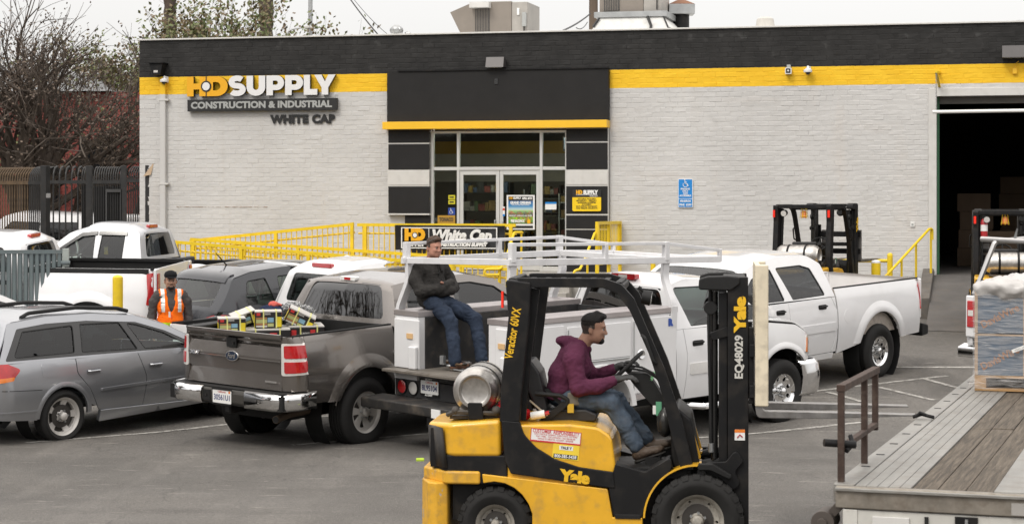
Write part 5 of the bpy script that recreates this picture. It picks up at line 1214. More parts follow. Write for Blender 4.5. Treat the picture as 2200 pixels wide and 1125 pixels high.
# ---------------------------------------------------------------- silver wagon (and the white car beyond it)
def wagon(label, paint, trimrail=True):
    rt = empty('station_wagon', label=label, cat='car')
    line = [(-2.30, .34), ((-2.36, .60), .1), ((-2.33, .80), .1), ((-2.26, .98), .04), ((-1.97, 1.455), .09), ((-1.4, 1.49), .4), ((-.75, 1.475), .4), ((-.1, 1.405), .4), ((.32, 1.27), .2), ((1.02, .93), .06), ((1.85, .84), .3), ((2.22, .68), .12), (2.32, .42)]
    c = Car(rt, .865, .97, .36, -2.36, 2.34, .30, .42, line, paint, .055, (-1.335, 1.335), .36, .012, barrel=.085, zw=.60)
    A = c.at
    top = [((-1.97, 1.445), .03), (-1.4, 1.485), (-.75, 1.472), ((-.1, 1.40), .1), ((.32, 1.265), .1), (1.0, .93)]
    up = [(-2.20, 1.0)]+top
    hole = [((-2.12, 1.025), .02), ((-1.86, 1.375), .05), (-1.44, 1.405), (-.85, 1.395), ((-.12, 1.325), .1), ((.30, 1.19), .1), ((.80, .955), .02)]
    w1 = [((-2.0, 1.05), .04), ((-1.79, 1.345), .05), ((-1.05, 1.365), .04), ((-1.12, 1.04), .04)]
    w2 = [((-1.02, 1.035), .02), ((-.95, 1.368), .02), ((-.36, 1.345), .03), ((-.17, 1.0), .02)]
    w3_ = [((-.07, .995), .03), ((-.27, 1.335), .03), ((-.1, 1.30), .1), ((.28, 1.175), .1), ((.66, .97), .02)]
    hx, hz = -1.335, .315
    rdoor = [(-1.13, .975), ((-1.13, .80), .1), ((-.96, .60), .15), ((-.82, .33), .02), (-.15, .29), ((-.10, .66), .1), (-.20, .965), (-.6, .972)]
    fdoor = [(-.195, .965), ((-.095, .66), .1), (-.145, .29), (.80, .29), ((.86, .6), .1), (.84, .93)]
    rq = [(-2.35, .36), (-1.72, .30)]+side_arch(hx, hz, .365, None, 180, 20)+[((-.84, .36), .02), ((-.965, .61), .15), ((-1.137, .80), .1), (-1.137, .975), (-1.6, .995), (-2.24, .995), ((-2.32, .75), .1)]
    lampP = [(-2.32, .995), ((-2.10, .995), .03), ((-1.93, .92), .03), ((-2.04, .83), .04), (-2.35, .76)]
    ff = [(.81, .29), (1.335-.365, .29)]+side_arch(-hx, hz, .365, None, 172, 8)+[(2.2, .32), (2.32, .45), (2.24, .66), (1.85, .80), (1.02, .90), (.85, .925), ((.865, .6), .1)]
    cabin(c, up, .97, [w1, w2, w3_], [('rear_door', rdoor), ('front_door', fdoor), ('rear_quarter', rq), ('front_fender', ff)], None, None, .3,
          wind=(A(.38, 1.25), A(.98, .95)), rearg=(A(-2.22, 1.05), A(-2.0, 1.40), .66), glass_s=[GLD, GLD, GLC], glass_r=GLD, sx=-.25, sz=.55, line_hole=hole, handles=((-.90, .80, paint), (.05, .79, paint)), roofrange=(A(-2.27, .97), A(1.03, .925)), gap=.0035)
    c.kp('bonnet', A(1.05, .925), A(2.2, .69), -.8, .8, paint); c.kp('front_bumper', A(2.22, .67), c.LS[-1], -.8, .8, paint); c.kp('tailgate', A(-2.31, .82), A(-2.265, .97), -.8, .8, paint); c.kp('rear_bumper', 0, A(-2.335, .79), -.8, .8, paint)
    for sg in (-1, 1):
        lp = c.sp('tail_lamp', lampP, REDL, (), sg, inset=-.012); c.sp('lamp_lens', [(-2.34, .83), ((-2.03, .845), .02), ((-2.06, .80), .03), (-2.35, .77)], AMB, (), sg, inset=-.017, thick=.01, parent=lp)
        c.sp('sill_panel', [(-.80, .19), (.92, .24), (.88, .285), (-.80, .325)], paint, (), sg, inset=-.02, thick=.05)
        c.sp('side_moulding', [((-.80, .555), .01), (.78, .585), (.78, .615), ((-.80, .59), .01)], paint, (), sg, inset=-.014, thick=.02)
        c.sp('bumper_crease', [(-2.34, .70), (-1.66, .655), (-1.66, .662), (-2.34, .708)], BLK, (), sg, inset=-.001, thick=0); c.sp('bumper_crease', [(-2.3, .43), (-1.72, .41), (-1.72, .425), (-2.3, .45)], paint, (), sg, inset=-.008, thick=.01)
        arch_flare(c, hx, hz, .36, sg, out=.007, w=.05, zmin=.28); arch_flare(c, -hx, hz, .36, sg, out=.007, w=.05, zmin=.28)
        for xw in (hx, -hx): MB().lathe([(.36, -.02), (.36, .24)], (xw, sg*(.865-.26), hz), (0, 1, 0), 24).ob('wheel_arch_liner', BLK, rt)
        if trimrail:
            P = [Vector((x, sg*(c.y(x, z)-.05), z+.0)) for x, z in ((-1.72, 1.492), (-1.6, 1.535), (-.9, 1.55), (-.3, 1.50), (-.15, 1.455))]
            MB().tube(fillet([(p, .2) if 0 < i < 4 else p for i, p in enumerate(P)]), .024, 8).ob('roof_rail', BLK, rt)
        mirror(rt, .62, sg*.82, 1.0, paint, sg, .16, .12)
    c.sp('fuel_flap', shrink([((-1.64, .80), .04), ((-1.64, .96), .04), ((-1.42, .95), .04), ((-1.41, .79), .04)], .0), paint, (), -1, inset=-.003, thick=.006)
    for x in (hx, -hx):
        for sg in (-1, 1): wheel(rt, x, sg*.85, .318, .205, .222, ('slot', 5, .062, .19, .66), dish=.04)
    return rt
o = wagon('silver station wagon with dark rear windows and black roof rails at the left edge', SILVER); on_ground(o, -5.11, 24.83, R(49.9))
o = wagon('white car whose roof slopes down beside the grey slatted gate', WHITE, False); o.name = 'parked_car'; on_ground(o, -7.96, 28.2, R(49.9))

# ---------------------------------------------------------------- white utility truck
def utility():
    rt = empty('utility_truck', label='white utility body truck with diamond plate top, side compartments and white ladder rack', cat='work truck')
    line = [(-.28, 1.36), ((-.22, 1.82), .08), ((.1, 1.89), .2), ((.6, 1.86), .3), ((.9, 1.77), .2), ((1.42, 1.33), .08), ((1.95, 1.27), .3), ((2.28, 1.08), .15), ((2.38, .80), .08), (2.40, .60)]
    c = Car(rt, .975, 1.31, .36, -3.1, 2.46, 0, .42, line, WHITE, .05, (1.7,), .53, .02, barrel=.05)
    A = c.at
    up = [(-.33, 1.31), (-.30, 1.36), ((-.24, 1.815), .05), ((.1, 1.885), .1), ((.6, 1.86), .2), ((.9, 1.77), .15), (1.40, 1.32)]
    w1 = [((-.02, 1.335), .03), ((-.16, 1.80), .06), ((.5, 1.79), .12), ((.78, 1.70), .1), ((1.16, 1.345), .02)]
    fd = [(-.17, 1.31), ((-.14, 1.0), .1), (-.19, .47), (1.05, .47), ((1.13, .8), .1), (1.16, 1.31)]
    cc_ = [(-.34, .47), (-.195, .47), ((-.145, 1.0), .1), (-.176, 1.31), (-.34, 1.31)]
    ff = [(1.055, .47), (1.7-.52, .47)]+side_arch(1.7, .42, .54, None, 172, 15)+[(2.30, .62), (2.42, .64), (2.39, .82), ((2.29, 1.06), .1), ((1.96, 1.23), .2), (1.42, 1.29), (1.165, 1.31), ((1.135, .8), .1)]
    cabin(c, up, 1.31, [w1], [('front_door', fd), ('cab_corner', cc_), ('front_fender', ff)], None, None, .47, wind=(A(.95, 1.73), A(1.38, 1.36)), rearg=(A(-.275, 1.42), A(-.24, 1.76), .66), glass_s=GLC, glass_r=GLT, seats=1, sx=.05, sz=.85, handles=((.06, 1.13, BLK),), roofrange=(0, A(1.43, 1.325)))
    c.kp('bonnet', A(1.45, 1.32), A(2.27, 1.09), -.8, .8, WHITE); c.kp('grille', A(2.30, 1.06), A(2.39, .66), -.62, .62, CHR)
    for sg in (-1, 1):
        arch_flare(c, 1.7, .42, .535, sg, out=.014, w=.07, zmin=.5); MB().lathe([(.53, -.02), (.53, .28)], (1.7, sg*.70, .42), (0, 1, 0), 24).ob('wheel_arch_liner', BLK, rt)
        c.sp('door_moulding', [((-.10, .76), .02), (1.02, .77), (1.02, .90), ((-.10, .895), .02)], mat('moulding', (.66, .65, .63), .35), (), sg, inset=-.012, thick=.014)
        lp = c.sp('headlamp', [((2.12, .86), .02), ((2.36, .82), .02), ((2.27, 1.06), .03), ((2.17, 1.08), .03)], CLR, (), sg, inset=-.008); c.sp('turn_lens', [(2.13, .87), (2.19, .86), (2.2, 1.04), (2.17, 1.05)], AMB, (), sg, inset=-.012, parent=lp)
        V = []
        for (x, y) in fillet([(2.02, .985), ((2.42, .96), .15), ((2.60, .60), .2), (2.66, .0)], 6):
            for z, d in ((.32, .05), (.36, .0), (.55, -.02), (.70, .0), (.755, .05)): V.append((x-d, sg*(y-d*.5), z))
        n = len(V)//5; o = mesh_ob('front_bumper', V, [(i*5+j, i*5+j+1, (i+1)*5+j+1, (i+1)*5+j) for i in range(n-1) for j in range(4)], CHR, rt, sharp=60); mm = o.modifiers.new('s', 'SOLIDIFY'); mm.thickness = .02
        mirror(rt, .98, sg*.93, 1.42, BLK, sg, .24, .26)
        MB().tube([(-.25, sg*.78, .40), (.1, sg*1.0, .36), (.95, sg*1.0, .36), (1.1, sg*.8, .42)], .042, 10, fil=.15).ob('side_step', CHR, rt)
    MB().prism([((-.20, -.03), .02), ((.20, -.03), .02), ((.20, .035), .02), ((-.20, .035), .02)], 'yz', -.05, .03).ob('high_brake_lamp', REDL, rt).location = (-.20, 0, 1.90); MB().bx(-.256, -.25, -.07, .07, -.02, .02).ob('lamp_lens', CLR, rt).location = (.0, 0, 1.905)
    # utility body
    X0, X1, ZB, ZT_ = -3.06, -.40, .66, 1.535
    DP = mat('diamond plate', (.50, .46, .455), .35, .7, var=.1); N, L = DP.node_tree.nodes, DP.node_tree.links
    ck = N.new('ShaderNodeTexChecker'); ck.inputs['Scale'].default_value = 40; t = N.new('ShaderNodeTexCoord'); mp = N.new('ShaderNodeMapping'); mp.inputs['Rotation'].default_value = (.0, R(45), 0); L.new(t.outputs['Object'], mp.inputs[0]); L.new(mp.outputs[0], ck.inputs['Vector'])
    bp = N.new('ShaderNodeBump'); bp.inputs['Strength'].default_value = 1; bp.inputs['Distance'].default_value = .006; L.new(ck.outputs['Fac'], bp.inputs['Height']); L.new(bp.outputs[0], N['Principled BSDF'].inputs['Normal'])
    Wb = 1.02
    for sg in (-1, 1):
        y0, y1 = sorted((sg*.60, sg*Wb))
        Ar = side_arch(-1.7, .46, .52, .5, 172, 8)
        b = MB().prism([(X0, .60), (-2.22, .60)]+Ar+[(X1, .60), (X1, ZT_), (X0, ZT_)], 'xz', y0, y1).ob('compartment_body', WHITE, rt, bevel=.008)
        MB().bx(X0-.01, X1+.01, y0-.012, y1+.012, ZT_+.002, 1.60).ob('diamond_plate_top', DP, rt, bevel=.004)
        for sx_ in (X0+.03, -1.22): MB().bx(sx_, sx_+(.82 if sx_ > -2 else .84), min(sg*Wb, sg*(Wb+.02)), max(sg*Wb, sg*(Wb+.02)), .56, .618).ob('diamond_plate_skirt', DP, rt)
        # four doors on each side
        def dr(a, b_, c_, d_, latch=None):
            o = MB().prism([((a, c_), .01), ((b_, c_), .01), ((b_, d_), .01), ((a, d_), .01)], 'xz', min(sg*(Wb+.001), sg*(Wb+.016)), max(sg*(Wb+.001), sg*(Wb+.016))).ob('compartment_door', WHITE, rt, bevel=.005)
            if latch: MB().lathe([(.001, .006), (.03, .006), (.05, .014), (.062, .004), (.064, 0)], (latch[0], sg*(Wb+.016), latch[1]), (0, sg, 0), 20).bar((latch[0]-.04, sg*(Wb+.03), latch[1]), (latch[0]+.03, sg*(Wb+.03), latch[1]+.01), .02, .03).ob('latch', CHR, o)
            MB().tube([(a+.01, sg*(Wb+.018), c_+.03), (a+.01, sg*(Wb+.018), d_-.03)], .009, 6).ob('hinge', STEEL, o)
        dr(-3.02, -2.30, .63, 1.50, (-2.40, 1.05)); dr(-2.25, -1.21, 1.075, 1.475, None); dr(-1.17, -.42, .63, 1.50, (-1.03, 1.08)); 
        MB().tube([(-2.2, sg*(Wb+.02), 1.06), (-1.24, sg*(Wb+.02), 1.06)], .010, 6).ob('hinge', STEEL, rt)
        V = []
        for i in range(25):
            a = R(4+172*i/24)
            for dr_, o_ in ((0, .0), (0, .035), (.02, .045), (.07, .04), (.09, .0)): V.append((-1.7+(.50+dr_)*math.cos(a), sg*(Wb+o_), .46+(.48+dr_)*math.sin(a)))
        mesh_ob('arch_flare', V, [(i*5+j, i*5+j+1, (i+1)*5+j+1, (i+1)*5+j) for i in range(24) for j in range(4)], WHITE, rt, sharp=50)
    text('maker_mark', 'R', .10, mat('mark blue', (.03, .08, .35), .4), rt, (-.52, -(Wb+.02), 1.42), (R(90), 0, 0), .012, .001)
    # rear: inner walls, deck, tail panel, bumper
    DKB = mat('black bed liner', (.022, .022, .023), .6, var=.4, scale=3, dirt=.3); WORN = mat('worn deck steel', (.20, .18, .155), .5, .4, var=.3, scale=6, dirt=.5)
    MB().bx(X0+.1, X1, -.598, -.585, .93, 1.53).ob('bed_wall', DKB, rt); MB().bx(X0+.1, X1, .585, .598, .93, 1.53).ob('bed_wall', DKB, rt); MB().bx(X1-.05, X1, -.58, .58, .93, 1.53).ob('bed_front', DKB, rt)
    MB().bx(X0-.20, X1-.05, -.584, .584, .90, .93).ob('bed_deck', WORN, rt); MB().bx(X0-.22, X0-.0, -1.0, 1.0, .895, .925).ob('rear_deck_edge', WORN, rt, bevel=.004)
    for sg, y0, y1 in ((1, .56, 1.0), (-1, -1.0, -.74)):
        MB().bx(X0-.03, X0+.0, y0, y1, .93, 1.50).ob('rear_corner_panel', WHITE, rt, bevel=.01); MB().bx(X0-.045, X0-.03, y0+.10, y0+.2, 1.28, 1.34).ob('orange_sticker', mat('faded orange', (.65, .42, .2), .5), rt)
        MB().bx(X0-.09, X0-.031, y0+.0, y0+.13, .93, 1.20).ob('hinge_post', WHITE, rt, bevel=.02)
    MB().bx(X0+.12, X0+.16, .3, .36, 1.0, 1.1).ob('tie_ring', STEEL, rt)
    MB().bx(X0-.02, X0+.0, .60, 1.0, .80, .89).ob('tail_skirt', WHITE, rt)
    MB().bx(X0-.02, X0+.05, -.99, .99, .60, .80).ob('tail_panel', DKB, rt, bevel=.006)
    for y, m in ((.86, REDL), (.66, CLR), (-.86, REDL), (-.66, CLR)): 
        l_ = MB().lathe([(.075, 0), (.075, .012), (.062, .02), (.001, .026)], (X0-.021, y, .71), (-1, 0, 0), 20).ob('tail_lamp', m, rt); MB().lathe([(.075, 0), (.088, .0), (.088, .014), (.075, .014)], (X0-.021, y, .71), (-1, 0, 0), 20).ob('lamp_ring', BLK, l_)
    bp = MB().prism([((-3.42, .47), .02), ((-3.42, .585), .02), (-3.08, .60), (-3.08, .47)], 'xz', -1.05, 1.22).ob('rear_bumper', mat('black step bumper', (.022, .021, .02), .55, var=.3, dirt=.4), rt, bevel=.012)
    MB().bx(X0-.03, X0-.021, -.2, -.05, .50, .60).ob('bumper_sticker', INKW, bp).location = (-.34, 0, -.03)
    plate(rt, X0-.032, .36, .745, '8L95104', 'California'); text('frame_lettering', 'SCOTT', .035, INKW, rt, (X0-.05, .36, .835), (R(90), 0, R(-90)), .001, .001); text('frame_lettering', 'AL SONIT', .03, INKW, rt, (X0-.05, .36, .655), (R(90), 0, R(-90)), .001, .001)
    MB().tube([(-1.7, -.8, .4), (-1.7, .8, .4)], .06, 10).ball((-1.7, 0, .4), .17, 12).ob('rear_axle', BLKP, rt); MB().bx(-3.0, -2.0, -.5, -.3, .38, .6).ob('frame_rail', BLKP, rt); MB().bx(-3.4, -3.3, -.06, .06, .36, .47).ob('tow_hitch', BLKP, rt)
    # ladder rack
    RK = mat('rack white', (.70, .70, .71), .35, var=.05, dirt=.15); ztop, zlow = 2.37, 2.13
    def rz(x, sg, top):                       # the rack sits a little out of level on the body
        t = max(0, min(1, (x+3.0)/2.54)); r0, r1 = ((0., -.01) if sg > 0 else (.06, -.02)) if top else ((.045, .03) if sg > 0 else (.105, .02)); return (ztop if top else zlow)+r0*(1-t)+r1*t
    def mk(nm, a, e, w, h): return MB().bar(a, e, w, h).ob(nm, RK, rt, bevel=.005)
    for sg in (-1, 1):
        Y_ = sg*.90
        for xp in (-2.98, -.46):
            zl, zh = rz(xp, sg, 0), rz(xp, sg, 1)
            P = [(xp, sg*1.0, 1.15), (xp, sg*1.02, 1.62), (xp+.02, sg*.86, 1.95), (xp+.02, sg*.88, zl)]; b = MB(); Q = fillet([(Vector(p), .22) if 0 < i < 3 else Vector(p) for i, p in enumerate(P)], 6)
            for a, e in zip(Q, Q[1:]): b.bar(a, e+(e-a)*.12, .10, .055, up=(0, 1, 0))
            b.ob('rack_upright', RK, rt, bevel=.004); mk('rack_post', (xp, Y_, zl), (xp, Y_, zh+.02), .07, .07); bo = MB()
            for zz in (1.22, 1.36, 1.5): bo.cyl((xp-.055, sg*1.01, zz), (xp-.065, sg*1.01, zz), .016, n=10)
            bo.ob('rack_bolts', BLKP, rt)
        mk('rack_side_rail', (-3.05, Y_, rz(-3, sg, 0)), (-.46, Y_, rz(-.46, sg, 0)), .05, .075); mk('rack_side_rail', (-.46, Y_, rz(-.46, sg, 0)), (.52, Y_, 2.12), .05, .075)
        mk('rack_top_rail', (-3.0, Y_, rz(-3, sg, 1)), (-.46, Y_, rz(-.46, sg, 1)), .04, .038); mk('rack_nose_rail', (-.46, Y_, rz(-.46, sg, 1)), (.52, Y_, 2.23), .04, .038); mk('rack_nose_post', (.52, Y_, 2.09), (.52, Y_, 2.25), .045, .045)
        mk('rack_post', (-1.5, Y_, rz(-1.5, sg, 0)), (-1.5, Y_, rz(-1.5, sg, 1)), .055, .055)
    for xp in (-2.98, -.46): mk('rack_cross_bar', (xp, -.87, rz(xp, -1, 0)), (xp, .87, rz(xp, 1, 0)), .06, .068)
    mk('rack_cross_bar', (.52, -.87, 2.12), (.52, .87, 2.12), .045, .06)
    spec = ('hole', 8, .13, .185, .028)
    for x in (-1.7, 1.7):
        for sg in (-1, 1): wheel(rt, x, sg*.975, .405, .255, .22, spec, CHR)
    # clutter on the deck is separate
    return rt
UT = utility(); on_ground(UT, 1.55, 24.35, R(43.4))
def truck_clutter():
    M = UT.matrix_basis if False else Matrix.Translation(UT.location) @ UT.rotation_euler.to_matrix().to_4x4()
    o = empty('chain_pile', label='small pile of chain and straps on the truck deck by the man\'s boots', cat='chain'); o.location = M @ Vector((-2.82, .16, .93)); o.rotation_euler = UT.rotation_euler; rr = random.Random(4)
    for k in range(5):
        P = [Vector((rr.uniform(-.12, .12), rr.uniform(-.28, .28), .015+.02*rr.random()+.02*k)) for _ in range(7)]
        MB().tube(P, .011, 5, fil=.05).ob('chain_run', [STEEL, BLKP, STEEL, mat('brown strap', (.10, .06, .03), .7), ALU][k], o)
truck_clutter()
# ---------------------------------------------------------------- the other pickups
def crewcab(name, label, paint, S_):
    """four door pickup; S_ holds the measures that differ"""
    rt = empty(name, label=label, cat='pickup truck'); g = lambda k, d=None: S_.get(k, d)
    xt, xr, xf = g('xt', -3.16), g('xr', -1.95), g('xf', 1.95); bf = g('bf', -.80); W = g('W', .98); zr = g('zr', 1.38); zb = g('zb', 1.28); H = g('H', 1.87)
    fx = g('fx', 1.15); nose = xf+.98; dz = H-1.87
    line = [(bf+.03, zb+.03), ((bf+.13, H-.12), .1), ((bf+.38, H), .15), ((bf+1.1, H+.02), .4), ((fx-.35, H-.02), .4), ((fx, H-.12), .2), ((fx+.62, zb+.04), .08), ((nose-.5, zb-.06), .3), ((nose-.12, zb-.25), .15), ((nose-.02, .85), .08), (nose, .6)]
    c = Car(rt, W, zb, .34, xt, nose+.05, .16, .4, line, paint, .05, (xr, xf), .56, .02, barrel=.055); A = c.at
    up = [(bf-.0, zb), ((bf+.13, H-.12), .08), ((bf+.38, H-.005), .12), (bf+1.1, H+.015), ((fx-.35, H-.02), .3), ((fx, H-.12), .2), (fx+.60, zb+.02)]
    mid = g('mid', .41); wins = list(g('wins', []))
    if g('rear', True) and not g('wins'): wins.append([((bf+.22, zb+.03), .03), ((bf+.40, H-.17), .07), ((bf+.62, H-.115), .1), ((mid+.02, H-.12), .04), ((mid-.18, zb+.02), .03)] if not g('square') else [((bf+.50, zb+.05), .02), ((bf+.50, H-.15), .03), ((mid-.06, H-.15), .03), ((mid-.08, zb+.04), .03)])
    if not g('wins'): wins.append([((mid+.0 if g('rear', True) else bf+.3, zb+.02), .03), ((mid+.13 if g('rear', True) else bf+.22, H-.13), .04), ((fx-.38, H-.14), .1), ((fx-.1, H-.24), .1), ((fx+.36, zb+.03), .02)])
    rd = [(bf+.10, zb-.005), (bf+.0, zb-.19), (bf+.0, zb-.45), ((bf+.12, .49), .03), (mid-.16, .49), ((mid-.06, .85), .1), (mid-.06, zb-.005)]
    fd = [(mid-.053, zb-.005), ((mid-.053, .85), .1), (mid-.15, .49), (fx+.10, .49), ((fx+.18, .8), .1), (fx+.2, zb-.005)]
    if not g('rear', True): rd = [(bf+.005, .49), (bf+.2, .49), (bf+.2, zb-.005), (bf+.005, zb-.005)]; fd = [(bf+.205, .49), (fx+.1, .49), ((fx+.18, .8), .1), (fx+.2, zb-.005), (bf+.205, zb-.005)]
    cc_ = [(bf-.005, .49), (bf+.11, .49), (bf-.007, zb-.45), (bf-.007, zb-.19), (bf+.09, zb-.005), (bf-.005, zb-.005)]
    ff = [(fx+.105, .49), (xf-.55, .49)]+side_arch(xf, .42, .55, None, 172, 15)+[(nose-.25, .62), (nose, .64), (nose-.03, .85), ((nose-.14, zb-.27), .1), ((nose-.5, zb-.1), .2), (fx+.6, zb-.02), (fx+.205, zb-.005), ((fx+.185, .8), .1)]
    h = g('handle', BLK); ds = [('rear_door', rd), ('front_door', fd), ('cab_corner', cc_), ('front_fender', ff), ('sill_panel', [(bf+.05, .40), (fx+.2, .40), (fx+.12, .485), (bf+.05, .485)])]
    if not g('rear', True): ds.pop(2)
    cabin(c, up, zb, wins, ds, None, None, .49, wind=(A(fx+.05, H-.16), A(fx+.57, zb+.08)), rearg=(A(bf+.05, zb+.12), A(bf+.13, H-.15), g('rgw', .60)), glass_s=g('gs', GLD), glass_r=g('gr', GLD), sx=fx-.75, sz=.85, seats=2 if g('rear', True) else 1,
          handles=((((bf+.35), zb-.13, h),) if g('rear', True) else ())+((mid+.16, zb-.13, h),), roofrange=(0, A(fx+.63, zb+.03)))
    c.kp('bonnet', A(fx+.65, zb+.02), A(nose-.13, zb-.24), -.8, .8, paint); c.kp('grille', A(nose-.11, zb-.26), A(nose, .64), -.8, .8, CHR)
    zr_ = zr; pickup_bed(c, xt, bf-.03, zr_, .46, xr, g('Ra', .57), .42, inner=g('inner'), fo=g('fo', .026))
    def tgf(u, v): return (xt-.01-(.02 if v > zr-.07 else 0)+.02*max(0, (.95-v)), u, v)
    t = panel('tailgate', [(-.74, .74), (.74, .74), (.74, zr), (-.74, zr)], tgf, paint, rt, (-1, 0, 0), .08, thick=.04); MB().bx(-.02, 0, -.09, .09, -.05, .05).ob('tailgate_handle', BLK, t, bevel=.005).location = (xt-.012, 0, zr-.17)
    for sg in (-1, 1):
        lamp_ = g('lamp', [((xt+.0, .92), .01), ((xt+.12, .93), .02), ((xt+.10, 1.10), .02), ((xt+.13, zr-.08), .02), ((xt+.02, zr-.06), .01)])
        lp = c.sp('tail_lamp', lamp_, REDL, (), sg, inset=-.012, thick=.02)
        MB().bx(xt-.03, xt+.02, min(sg*.75, sg*(W-.07)), max(sg*.75, sg*(W-.07)), .78, zr).ob('bed_corner', paint, rt, bevel=.02)
        lr = MB().bx(xt-.045, xt-.02, min(sg*.76, sg*(W-.10)), max(sg*.76, sg*(W-.10)), .92, zr-.07).ob('tail_lamp', REDL, rt, bevel=.01); MB().bx(xt-.049, xt-.044, min(sg*.78, sg*(W-.12)), max(sg*.78, sg*(W-.12)), 1.08, 1.16).ob('reverse_lens', CLR, lr)
        if not g('nomirror'): mirror(rt, fx+.18, sg*(W-.04), zb+.1, BLK, sg, .22, .22)
        MB().lathe([(.54, -.02), (.54, .28)], (xf, sg*(W-.28), .42), (0, 1, 0), 24).ob('wheel_arch_liner', BLK, rt)
        arch_flare(c, xf, .42, .55, sg, out=.015, w=.08, zmin=.5)
        if g('mould'): c.sp('door_moulding', [((mid+.0, .80), .02), (fx+.08, .80), (fx+.08, .92), ((mid+.0, .92), .02)], paint, (), sg, inset=-.012, thick=.014); c.sp('door_moulding', [((bf+.05, .80), .02), (mid-.12, .80), (mid-.12, .92), ((bf+.05, .92), .02)], paint, (), sg, inset=-.012, thick=.014)
    bp = MB().prism([((xt-.20, .52), .03), ((xt-.20, .66), .03), (xt-.02, .70), (xt-.02, .50)], 'xz', -.93, .93).ob('rear_bumper', g('bump', BLK), rt, bevel=.015)
    o = MB().prism([((-.2, -.03), .02), ((.2, -.03), .02), ((.2, .03), .02), ((-.2, .03), .02)], 'yz', -.04, .03).ob('high_brake_lamp', REDL, rt, bevel=.008); o.location = (bf+.2, 0, H-.015+dz*0)
    if g('fuel'):
        fx_ = c.sp('fuel_flap', [(-1.10+.12*math.cos(t), .98+.105*math.sin(t)) for t in np.linspace(0, 2*math.pi, 21)[:-1]], paint, (), 1, inset=-.002, thick=.006)
    if g('visor'):
        for sg in (-1, 1):
            for w in wins: c.sp('window_visor', [(max(w[0][0][0], w[0][0][0]), H-.20), (w[-1][0][0]-.02 if w is wins[-1] else w[-1][0][0]+.1, H-.22 if w is not wins[-1] else H-.30), (min(w[-2][0][0], w[-1][0][0]-.1) if w is wins[-1] else w[-1][0][0]+.12, H-.11), (w[0][0][0], H-.11)][:4], BLKG, (), sg, inset=-.012, thick=.01)
    for x in (xr, xf):
        for sg in (-1, 1): wheel(rt, x, sg*(W-.005), g('Rt', .402), .27, .215, g('wspec', ('hole', 8, .12, .175, .026)), g('wm', CHR))
    MB().tube([(xr, -.8, .4), (xr, .8, .4)], .06, 10).ball((xr, 0, .4), .16, 12).ob('rear_axle', BLKP, rt)
    return rt, c
DKI = mat('worn cream bed paint', (.45, .40, .35), .6, var=.2, dirt=.5, scale=6)
cc, c_ = crewcab('pickup_truck', 'white four door pickup with black handles parked facing the camera at right', WHITE, dict(inner=DKI, fuel=True, mould=True))
on_ground(cc, 3.39, 28.06, R(-132.9))
sd_, c_ = crewcab('pickup_truck', 'white heavy pickup whose long bed side and black rail show behind the yellow bollard', WHITE, dict(xt=-3.05, xr=-2.0, xf=1.6, bf=-.95, zr=1.48, zb=1.38, H=1.94, Rt=.41, mid=.2, fx=.95))
on_ground(sd_, -8.40, 31.5, R(172))
tu, c_ = crewcab('pickup_truck', 'silver pickup with black window visors parked against the fence', LSILV, dict(xt=-2.6, xr=-1.8, xf=1.8, bf=-.75, zr=1.10, zb=1.14, H=1.79, visor=False, mid=.16, fx=.72, wins=[[((-.36, 1.17), .03), ((-.36, 1.66), .03), ((.10, 1.67), .03), ((.12, 1.17), .03)], [((.20, 1.17), .03), ((.22, 1.67), .03), ((.48, 1.63), .1), ((1.02, 1.19), .02)]], gs=[GLD, GLC], wm=RIM))
for sg in (-1, 1):
    for P in ([(-.40, 1.62), (-.40, 1.69), (.15, 1.695), (.15, 1.63)], [(.18, 1.63), (.18, 1.695), ((.48, 1.665), .1), (.90, 1.37), (.84, 1.36), ((.46, 1.60), .1)]): c_.sp('window_visor', P, BLKG, (), sg, inset=-.02, thick=.02)
on_ground(tu, -7.2, 36.3, R(168))
sm, c_ = crewcab('small_pickup', 'small white pickup with its left door open behind the boxes', WHITE, dict(xt=-2.3, xr=-1.45, xf=1.45, bf=-.35, zr=.99, zb=1.08, H=1.72, W=.86, rear=False, mid=.3, fx=.75, Rt=.33, Ra=.45, gs=GLC, gr=GLC, wm=RIM))
on_ground(sm, -2.62, 28.35, R(49))
# open left door of the small pickup
df = [(0, .45), (.95, .45), (1.0, 1.06), (.0, 1.06)]
dw = MB(); 
od = MB().prism([((0, .45), .03), ((1.0, .45), .03), ((1.02, 1.06), .02), ((.0, 1.06), .02)], 'xz', -.03, .03).ob('door', WHITE, sm, bevel=.012); od.location = (.62, .87, .0); od.rotation_euler = (0, 0, R(180-66))
MB().tube([(.02, 0, 1.06), (.35, 0, 1.60), (.95, 0, 1.63), (1.02, 0, 1.06)], .028, 8, fil=.07).ob('window_frame', WHITE, od); MB().tube([(.06, 0, 1.06), (.37, 0, 1.565), (.92, 0, 1.595), (.985, 0, 1.06)], .016, 6, fil=.06).ob('window_seal', BLK, od)
MB().add([(.06, 0, 1.05), (.98, 0, 1.05), (.92, 0, 1.59), (.38, 0, 1.57)], [(0, 1, 2, 3)]).ob('window', GLC, od, smooth=False)
rp, c_ = crewcab('pickup_truck', 'white pickup with a silver pipe rack standing beyond the wrapped pallet', WHITE, dict(zr=1.36, zb=1.25, rear=False, bf=-.9, xf=1.9, mid=.3, fx=.9, gr=GLC, bump=CHR, nomirror=True))
on_ground(rp, 9.2, 29.0, R(46))
